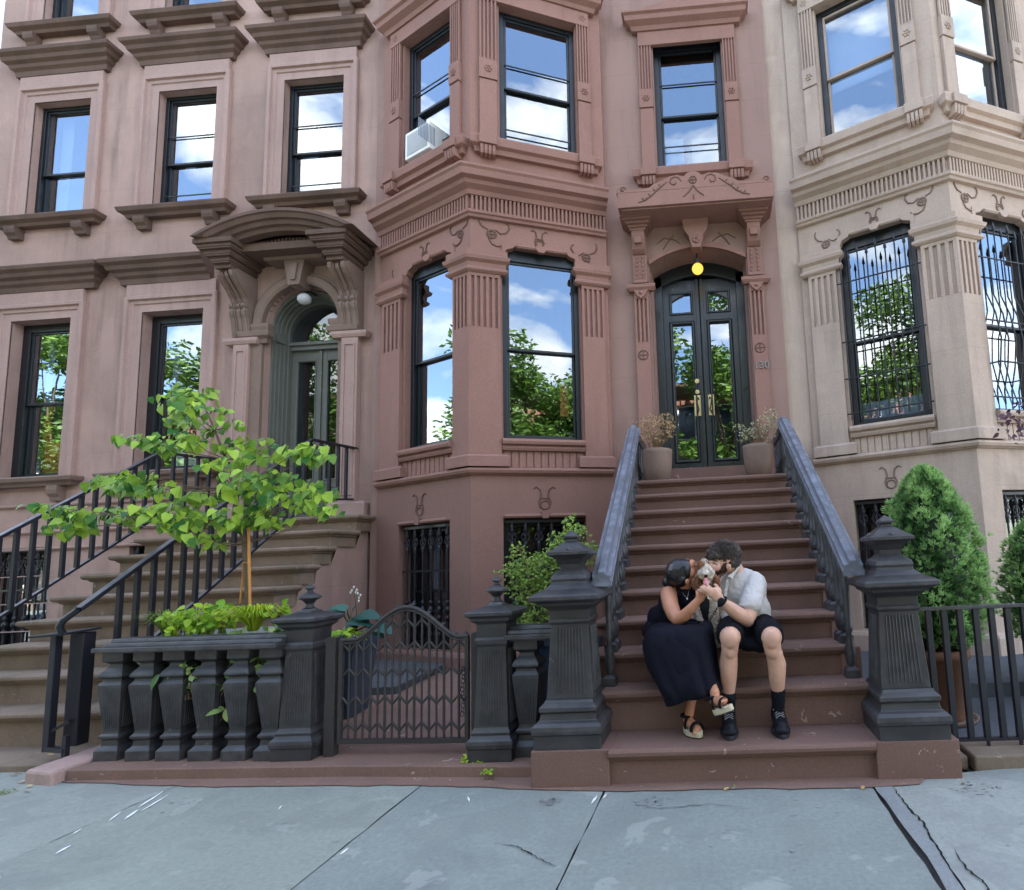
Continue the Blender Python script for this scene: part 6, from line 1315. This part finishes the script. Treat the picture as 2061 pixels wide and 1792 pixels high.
ell(b, Kp(450, 560, 3.96), (.085, .075, .11), E(0, -8, 0)); ell(b, Kp(330, 740, 4.0), (.10, .09, .13)); ell(b, Kp(290, 850, 4.0), (.12, .11, .09)); ell(b, Kp(385, 500, 3.93), (.070, .062, .055), E(0, 30, 0)); ell(b, Kp(440, 490, 3.93), (.07, .065, .05))
chain(b, [(Kp(362, 520, 3.87), .058), (Kp(375, 600, 3.80), .055), (Kp(405, 680, 3.73), .049), (Kp(432, 716, 3.70), .042)])
chain(b, [(Kp(436, 718, 3.69), .040), (Kp(490, 690, 3.66), .039), (Kp(545, 635, 3.62), .033), (Kp(590, 580, 3.60), .026), (Kp(604, 566, 3.595), .024)])
ell(b, Kp(622, 540, 3.59), (.030, .018, .036), E(0, 32, 0)); ell(b, Kp(636, 515, 3.585), (.030, .018, .030), E(0, 32, 0))
for f, r_ in zip([[(618, 515, 3.575), (612, 495, 3.57), (604, 482, 3.58)], [(630, 505, 3.57), (632, 485, 3.565), (630, 470, 3.58)], [(645, 505, 3.57), (655, 486, 3.57), (660, 470, 3.585)], [(655, 512, 3.575), (672, 498, 3.58), (684, 484, 3.60)], [(604, 535, 3.59), (592, 512, 3.60), (590, 492, 3.62)]], (.0078, .0082, .0082, .0074, .0088)): chain(b, [(Kp(*p), r_*(1.06-.1*i)) for i, p in enumerate(f)], 10)
chain(b, [(Kp(470, 530, 4.02), .05), (Kp(540, 640, 3.98), .043), (Kp(590, 600, 3.93), .032), (Kp(620, 550, 3.90), .025)])    # far arm
ell(b, Kp(632, 532, 3.89), (.024, .016, .03))
for k in range(4): chain(b, [(Kp(628+k*9, 520, 3.885), .0075), (Kp(630+k*9, 500, 3.875), .007)], 10)
chain(b, [(Kp(612, 540, 3.88), .009), (Kp(604, 524, 3.87), .008)], 10)
# thighs, crossed shins, feet
chain(b, [(Kp(300, 850, 3.98), .095), (Kp(450, 870, 3.80), .075), (Kp(590, 880, 3.68), .055)]); chain(b, [(Kp(340, 880, 3.98), .085), (Kp(500, 910, 3.82), .07), (Kp(610, 940, 3.72), .052)])
chain(b, [(Kp(610, 940, 3.72), .050), (Kp(575, 1150, 3.70), .045), (Kp(545, 1380, 3.67), .033), (Kp(532, 1480, 3.665), .030), (Kp(520, 1540, 3.67), .030)])
chain(b, [(Kp(590, 880, 3.68), .052), (Kp(640, 1080, 3.66), .043), (Kp(700, 1230, 3.59), .032), (Kp(738, 1320, 3.50), .030), (Kp(742, 1365, 3.50), .030)])
def toes(base, dirv, side, r, n=5):
    for i in range(n):
        p = base+side*(i-2)*r*1.85-dirv*abs(i-.6)*.006; chain(b, [(p-dirv*.02, r*.95), (p, r*(1.25 if i == 0 else .9))], 10)
fa = Kp(520, 1545, 3.67); ft = Kp(600, 1632, 3.57)
chain(b, [(fa, .031), (fa.lerp(ft, .4), .032), (fa.lerp(ft, .8), .030)]); ell(b, fa.lerp(ft, .8), (.034, .034, .018)); dv = (ft-fa).normalized(); toes(ft+dv*.012+V3(0, 0, -.006), dv, dv.cross(V3(0, 0, 1)).normalized()*-1, .0085)
fb_ = Kp(735, 1385, 3.50); fc = Kp(805, 1385, 3.40)
chain(b, [(Kp(740, 1350, 3.50), .030), (fb_, .030), (fb_.lerp(fc, .5), .029), (fc, .026)]); ell(b, fc, (.030, .028, .018), E(0, -15, 0)); dv2 = (fc-fb_).normalized(); toes(fc+dv2*.022+V3(.004, 0, .004), dv2, V3(.7, .7, .1).normalized()*.9, .0085)
melt(b, 'body', 'skin_tan', wom, .0048, 3)
eb = MB(); tube(eb, [Kp(560, 290, 3.80), Kp(572, 284, 3.805), Kp(582, 280, 3.82)], [.0012, .0026, .0014], 6); eb.build('eyelid', 'hair_black', wom)
eb = MB(); tube(eb, [Kp(558, 262, 3.80), Kp(570, 252, 3.81), Kp(578, 250, 3.825)], [.0012, .0024, .0012], 6); eb.build('eyebrow', 'hair_black', wom)
h = MB(); ell(h, Kp(445, 335, 3.865), (.092, .086, .094), E(0, 16, 0)); ell(h, Kp(485, 300, 3.86), (.068, .080, .064), E(0, 16, 0)); ell(h, Kp(450, 385, 3.87), (.070, .078, .062)); ell(h, Kp(508, 268, 3.86), (.040, .066, .034)); ell(h, Kp(520, 330, 3.80), (.020, .03, .045), E(0, 8, 0)); ell(h, Kp(475, 395, 3.82), (.034, .04, .034)); ell(h, Kp(395, 400, 3.89), (.045, .05, .045))
ell(h, Kp(350, 415, 3.91), (.036, .042, .040)); ell(h, Kp(370, 430, 3.90), (.035, .04, .030))
melt(h, 'hair', 'hair_black', wom, .005, 4, [('CLOUDS', .012, .0022)])
d = MB()       # bodice
ell(d, Kp(450, 575, 3.955), (.098, .092, .128), E(0, -10, 0)); ell(d, Kp(512, 560, 3.90), (.052, .060, .075)); ell(d, Kp(390, 640, 3.98), (.105, .10, .11)); ell(d, Kp(330, 720, 4.0), (.118, .105, .11)); ell(d, Kp(280, 820, 4.0), (.115, .12, .10)); ell(d, Kp(250, 720, 4.03), (.055, .08, .09)); ell(d, Kp(420, 700, 3.92), (.09, .08, .08))
chain(d, [(Kp(450, 490, 3.90), .042), (Kp(432, 462, 3.93), .034), (Kp(420, 470, 3.97), .035)]); chain(d, [(Kp(545, 500, 3.92), .034), (Kp(520, 478, 3.96), .036)]); ell(d, Kp(490, 510, 3.88), (.055, .035, .035)); ell(d, Kp(350, 560, 4.02), (.06, .05, .09), E(0, 25, 0))
melt(d, 'dress_top', 'dress_black', wom, .006, 5, [('CLOUDS', .05, .010)])
d = MB()       # skirt
def sec(y, xa, xb, Y, hd_, fw_, dz=0):
    a, c_ = Kp(xa, y, Y), Kp(xb, y, Y); z = (a.z+c_.z)/2+dz; return ((a.x+c_.x)/2, Y, (c_.x-a.x)/2, hd_, z, fw_)
S_ = [sec(748, 430, 640, 3.78, .10, 0), sec(752, 330, 690, 3.76, .20, 0), sec(775, 235, 706, 3.77, .25, 0), sec(805, 195, 716, 3.78, .27, .1), sec(850, 172, 722, 3.78, .28, .2), sec(930, 165, 730, 3.77, .28, .4), sec(1020, 188, 742, 3.74, .25, .7), sec(1110, 225, 752, 3.70, .215, .9), sec(1200, 268, 764, 3.66, .18, 1), sec(1265, 305, 775, 3.635, .16, 1.1)]
zl = sec(1345, 350, 790, 3.63, .14, 1.2)
S_.append((zl[0], zl[1], zl[2]*.98, zl[3], lambda a, z=zl[4]: z+.045*math.cos(a)+.010*math.sin(3*a), 1.2))
loft(d, S_, 120, 9, .040, .6)
sk = d.build('skirt', 'dress_black', wom); so_ = sk.modifiers.new('solid', 'SOLIDIFY'); so_.thickness = .006; sb_ = sk.modifiers.new('sub', 'SUBSURF'); sb_.levels = 1; sb_.render_levels = 1
t_ = bpy.data.textures.new('tex', 'CLOUDS'); t_.noise_scale = .16; dd_ = sk.modifiers.new('disp', 'DISPLACE'); dd_.texture = t_; dd_.strength = .035; dd_.texture_coords = 'LOCAL'
k = MB(); tube(k, [Kp(470, 480, 3.86), Kp(485, 520, 3.835), Kp(512, 545, 3.825), Kp(522, 515, 3.84), Kp(528, 480, 3.86)], .0007, 5); ball(k, Kp(512, 552, 3.82), .005, sz=1.6); k.build('necklace', 'white_paint', wom)
def sandal(heel, toe, zup, label):
    """platform sandal: heel/toe = middle of the foot bed"""
    d = toe-heel; L_ = d.length+.07; dn = d.normalized(); up_ = zup.normalized(); sd_ = dn.cross(up_).normalized(); up_ = sd_.cross(dn).normalized(); t = MB(); O = []
    for i in range(32):
        a = 2*PI*i/32; q = .5-.5*math.cos(a); w_ = .034+.010*math.sin(PI*min(1, q))+.006*q; O.append(heel-dn*.035+dn*L_*q+sd_*w_*math.sin(a))
    t.add([q-up_*.020 for q in O]+[q-up_*.052 for q in O], [tuple(range(32)), tuple(range(63, 31, -1))]+[(i, i+32, (i+1) % 32+32, (i+1) % 32) for i in range(32)]); so = t.build('sandal_sole', 'jute', wom, bevel=.004)
    t = MB(); t.add([q-up_*.0525 for q in O]+[q-up_*.058 for q in O], [tuple(range(32)), tuple(range(63, 31, -1))]+[(i, i+32, (i+1) % 32+32, (i+1) % 32) for i in range(32)]); t.build('tread', 'sole_dark', so)
    def strap(q, r, w_, lift=.0, tilt=0):
        t = MB(); P_ = []
        for i in range(15):
            a = PI*(-.08+1.16*i/14); c_ = heel+dn*d.length*q; P_.append((c_+sd_*r*math.cos(a)+up_*(-.018+(r+.012)*lift_(a, lift))-dn*tilt*math.sin(a), a))
        vs = []
        for p, a in P_: vs += [p-dn*w_/2, p+dn*w_/2]
        t.add(vs, [(2*i, 2*i+1, 2*i+3, 2*i+2) for i in range(14)], 0, True); o = t.build('sandal_strap', 'sock_black', so); m_ = o.modifiers.new('solid', 'SOLIDIFY'); m_.thickness = .004; m_.offset = 1
    def lift_(a, l): return max(0, math.sin(a))*(1+l)
    strap(.92, .041, .030, -.12); strap(.32, .038, .022, .25, .01)
    t = MB(); c_ = heel+up_*.045; P_ = [c_+(dn*math.cos(a)+sd_*math.sin(a))*.036 for a in [2*PI*i/18 for i in range(19)]]; tube(t, P_, .009, 6, cap=False); t.build('ankle_strap', 'sock_black', so)
    return so
H1 = V3(fa.x-.006, fa.y+.005, .262); T1 = V3(ft.x, ft.y, .262)
sandal(H1, T1, V3(0, 0, 1), 'a'); sandal(Kp(738, 1420, 3.50), Kp(825, 1395, 3.37)+V3(.004, 0, 0), V3(-.10, -.25, 1), 'b')
# ---------------------------------------------------------------- dog
dog = empty('dog', tuple(Kp(690, 900, 3.93)), 'curly white and brown dog with its tongue out, sitting between the couple', 'dog')
b = MB()
ell(b, Kp(660, 322, 3.79), (.046, .050, .048)); ell(b, Kp(667, 350, 3.69), (.048, .045, .034)); ell(b, Kp(642, 268, 3.80), (.032, .034, .024)); ell(b, Kp(640, 355, 3.68), (.024, .024, .030)); ell(b, Kp(700, 355, 3.68), (.024, .024, .030)); ell(b, Kp(668, 342, 3.65), (.026, .020, .018)); ell(b, Kp(668, 415, 3.70), (.022, .022, .018))
chain(b, [(Kp(670, 360, 3.78), .060), (Kp(672, 470, 3.85), .068), (Kp(675, 580, 3.90), .082), (Kp(680, 700, 3.93), .095), (Kp(690, 840, 4.0), .105), (Kp(690, 880, 4.02), .10)])
ell(b, Kp(640, 860, 4.0), (.07, .09, .07)); ell(b, Kp(740, 860, 4.0), (.06, .09, .07))
chain(b, [(Kp(620, 570, 3.86), .040), (Kp(618, 660, 3.84), .030), (Kp(628, 760, 3.83), .026), (Kp(632, 850, 3.84), .024), (Kp(632, 900, 3.84), .028), (Kp(632, 908, 3.82), .026)])
chain(b, [(Kp(722, 560, 3.86), .042), (Kp(722, 650, 3.83), .036), (Kp(728, 760, 3.82), .027), (Kp(736, 860, 3.83), .024), (Kp(738, 905, 3.83), .028), (Kp(738, 915, 3.81), .027)])
body = melt(b, 'body', 'fur_white', dog, .0055, 1, [('CLOUDS', .022, .016), ('CLOUDS', .009, .008)])
e = MB(); ell(e, Kp(596, 430, 3.75), (.030, .030, .040), E(0, 14, 0)); ell(e, Kp(600, 385, 3.76), (.022, .03, .036)); ell(e, Kp(620, 288, 3.77), (.026, .030, .024)); ell(e, Kp(628, 264, 3.77), (.022, .024, .018)); melt(e, 'ear', 'fur_brown', dog, .005, 1, [('CLOUDS', .012, .014)])
e = MB(); ell(e, Kp(757, 418, 3.76), (.022, .03, .042), E(0, -14, 0)); ell(e, Kp(738, 385, 3.77), (.018, .03, .03)); melt(e, 'ear', 'fur_brown', dog, .005, 1, [('CLOUDS', .012, .014)])
e = MB(); ell(e, Kp(664, 388, 3.655), (.022, .018, .014)); melt(e, 'mouth', 'fur_brown', dog, .004, 1)
e = MB(); ell(e, Kp(667, 366, 3.632), (.013, .010, .010)); melt(e, 'nose', 'harness', dog, .003, 1)
for x in (648, 684): e = MB(); ball(e, Kp(x, 318, 3.725), .007); e.build('eye', 'harness', dog)
e = MB(); ell(e, Kp(667, 412, 3.63), (.014, .007, .024), E(8, 0, 0)); ell(e, Kp(666, 436, 3.617), (.016, .006, .020), E(8, 0, 0)); melt(e, 'tongue', 'tongue', dog, .003, 2)
random.seed(9); fu = MB(); fb2 = MB()
def tufts(mb, x, y, Y, rx, ry, n, L_, k=1.):
    for i in range(n):
        a = rd(0, 2*PI); q = math.sqrt(random.random()); c_ = Kp(x+rx*q*math.cos(a), y+ry*q*math.sin(a), Y+.02*q*q); d_ = (V3(math.cos(a)*q, -.6, -math.sin(a)*q*.8)+rdir()*.5).normalized(); w1 = rdir().cross(d_).normalized()
        tube(mb, [c_, c_+d_*L_*.5+w1*L_*.25, c_+d_*L_*.8-w1*L_*.1, c_+d_*L_*.75-w1*L_*.4], [.0032, .003, .0024, .0008], 4, cap=False)
tufts(fu, 667, 345, 3.655, 56, 38, 240, .014); tufts(fu, 652, 252, 3.78, 24, 18, 80, .016); tufts(fu, 660, 312, 3.73, 36, 18, 70, .014); tufts(fu, 618, 660, 3.81, 26, 90, 90, .014); tufts(fu, 728, 690, 3.79, 32, 120, 140, .014); tufts(fu, 736, 860, 3.80, 22, 60, 60, .012)
tufts(fb2, 596, 425, 3.725, 32, 48, 140, .02); tufts(fb2, 757, 418, 3.735, 20, 44, 100, .016); tufts(fb2, 622, 280, 3.745, 28, 26, 100, .015); tufts(fb2, 735, 385, 3.74, 14, 20, 24, .014)
tag(fu.build('white_curls', 'fur_white', dog), kind='stuff'); tag(fb2.build('brown_curls', 'fur_brown', dog), kind='stuff')
e = MB(); chain(e, [(Kp(655, 545, 3.83), .038), (Kp(655, 620, 3.815), .034), (Kp(668, 735, 3.83), .022)]); chain(e, [(Kp(600, 545, 3.87), .02), (Kp(655, 540, 3.81), .022), (Kp(715, 535, 3.86), .02)]); melt(e, 'harness', 'harness', dog, .005, 3)
e = MB(); tube(e, [Kp(680, 545, 3.795), Kp(690, 555, 3.788), Kp(700, 548, 3.79)], .004, 6); e.build('harness_ring', 'white_paint', dog)
e = MB(); P_ = [Kp(772, 600, 3.76), Kp(755, 640, 3.765), Kp(732, 675, 3.775), Kp(705, 705, 3.78), Kp(692, 735, 3.79), Kp(700, 780, 3.80)]
tube(e, P_, .0055, 7); lsh = e.build('leash', 'harness'); tag(lsh, 'black leash with white flecks hanging in front of the dog', 'leash')
e = MB()
for i in range(9):
    f = i/9*5; a = int(f); p = P_[a].lerp(P_[min(5, a+1)], f-a); q = P_[a].lerp(P_[min(5, a+1)], min(1, f-a+.18)); tube(e, [p+V3(0, -.003, 0), q+V3(0, -.003, 0)], .0042, 5)
e.build('leash_fleck', 'fur_white', lsh)
# ================================================================ across the street (seen only in the window panes)
def far_house(x, w_, h, mat, label):
    t = empty('brick_house', (x, -15.6, 0), label, 'house', 'row houses across the street')
    f = Fr((x+w_/2, -15.5), (x-w_/2, -15.5)); mb = MB(); hs = [(w_*(i+.5)/3-.5, w_*(i+.5)/3+.5, 1.2+3.1*j, 3.1+3.1*j) for i in range(3) for j in range(3)]
    wall(mb, f, 0, w_, -.1, h, hs, .2); mb.add([f(0, 0, 0), f(0, 0, -9), f(0, h, -9), f(0, h, 0)], [(0, 1, 2, 3)]); mb.add([f(w_, 0, 0), f(w_, 0, -9), f(w_, h, -9), f(w_, h, 0)], [(3, 2, 1, 0)])
    mb.add([f(0, h-.02, 0), f(w_, h-.02, 0), f(w_, h-.02, -9), f(0, h-.02, -9)], [(0, 1, 2, 3)]); mb.add([f(0, 0, -9), f(w_, 0, -9), f(w_, h, -9), f(0, h, -9)], [(3, 2, 1, 0)])
    mb.build('wall', mat, t)
    for h_ in hs:
        g = MB(); box(g, f, h_[0], h_[1], h_[2], h_[3], -.25, -.2); uframe(g, f, h_[0]+.08, h_[1]-.08, h_[2]+.08, h_[3]-.08, [(0, -.18), (.08, -.16)], 1, bottom=True); g.build('window', ['glass_dark_solid', 'white_paint'], t)
    g = MB(); mould(g, f, .05, w_-.05, [(0, h-.7), (.2, h-.6), (.5, h-.2), (.5, h), (0, h+.02)]); g.build('cornice', 'stone_weathered', t)
m_ = paint('glass_dark_solid', (.03, .05, .08), .1, .1, 0)
far_house(-11.5, 6, 10.6, 'brick_far', 'orange brick row house across the street at the far left'); far_house(-5.4, 6, 11.0, 'brick_far_tan', 'sand-coloured row house across the street, second from the left')
far_house(.8, 6, 10.4, 'brick_far', 'orange brick row house directly across the street'); far_house(7, 6, 11.2, 'brick_far_tan', 'sand-coloured row house across the street at the right'); far_house(13.2, 6, 10.6, 'brick_far', 'orange brick row house across the street at the far right')
def far_tree(x, y, h, r, label, seed):
    random.seed(seed); t = empty('street_tree', (x, y, 0), label, 'tree', 'street trees across the road')
    mb = MB(); top = Vector((x+rd(-.3, .3), y, h*.62)); tube(mb, [(x, y, -.1), (x+.05, y, h*.25), top], [.2, .16, .09], 8)
    cl = []
    for i in range(16):
        a = 2*PI*i/16*2.4; rr_ = r*rd(.35, .85); c = Vector((x+rr_*math.cos(a), y+rr_*math.sin(a)*.8, h*.24+(h*.72)*((i+.5)/16)*rd(.85, 1.1))); cl.append((c, r*rd(.34, .5)))
        b_ = Vector((x, y, h*rd(.2, .4))); tube(mb, [b_, (b_+c)/2+Vector((0, 0, .3)), c], [.07, .045, .02], 5)
    mb.build('trunk', 'bark', t)
    mb = MB()
    for c, R_ in cl:
        for k in range(560):
            v = Vector((random.gauss(0, 1), random.gauss(0, 1), random.gauss(0, .8))).normalized()*R_*(random.random()**.4); p = c+v; s = rd(.12, .24)
            a1 = Vector((rd(-1, 1), rd(-1, 1), rd(-.4, .4))).normalized(); a2 = a1.cross(Vector((rd(-1, 1), rd(-1, 1), rd(.2, 1)))).normalized()
            mb.add([p, p+a1*s+a2*s*.4, p+a1*s*2, p+a1*s-a2*s*.4], [(0, 1, 2, 3)], 0, False, random.random())
    mb.build('crown', 'leaf_far', t)
for i, (x, y, h, r) in enumerate(((-15.5, -12.2, 12.5, 3.0), (-9.8, -12.4, 13.5, 3.2), (-4.2, -12.3, 12.2, 2.8), (1.2, -12.4, 14.0, 3.4), (6.6, -12.2, 12.4, 2.8), (12.4, -12.3, 13.0, 3.2))):
    far_tree(x, y, h, r, ['leafy street tree across the road, leftmost', 'tall leafy street tree across the road, second from the left', 'leafy street tree across the road before the sand-coloured house', 'tallest leafy street tree, directly across the road', 'leafy street tree across the road, right of the tallest', 'leafy street tree across the road, rightmost'][i], 50+i)

def again(src, x, y, label, dz=0, sc_=1):
    c = copy_tree(src, Vector((x, y, dz))); c['label'] = label; c.scale = (sc_, sc_, sc_*1.0); return c
trees = [o for o in COL.objects if o.type == 'EMPTY' and o.name.startswith('street_tree')]
for i, (x, y, k, lab) in enumerate(((-21.5, -12.3, 1, 'street tree across the road, beyond the left house'), (-27.5, -12.3, 2, 'street tree across the road, second beyond the left house'), (-33.5, -12.2, 3, 'street tree across the road, third beyond the left house'), (-40, -12.2, 1, 'street tree far down the road on the other side'), (-19.5, -1.6, 3, 'leafy street tree on the near pavement, left of the photographed houses'), (-26, -1.4, 3, 'leafy street tree on the near pavement, far to the left'), (9.4, -11.9, 4, 'leafy street tree across the road before the last houses'), (-33, -1.4, 2, 'street tree on the near pavement, second far to the left'), (19, -12.3, 2, 'street tree across the road, beyond the right house'))): again(trees[k], x, y, lab, 0, .95 if x == -26 else .6 if y > -5 else .85 if x == 9.4 else 1)
hs_ = [o for o in COL.objects if o.type == 'EMPTY' and o.name.startswith('brick_house')]
for i, (x, k, lab) in enumerate(((-17.7, 2, 'orange brick row house across the street, beyond the left house'), (-23.9, 1, 'sand-coloured row house across the street, beyond the left house'), (-30.1, 0, 'orange brick row house far along the street'), (-36.3, 3, 'sand-coloured row house far along the street'), (-42.5, 4, 'last orange brick row house far along the street'))): again(hs_[k], x, -15.6, lab)
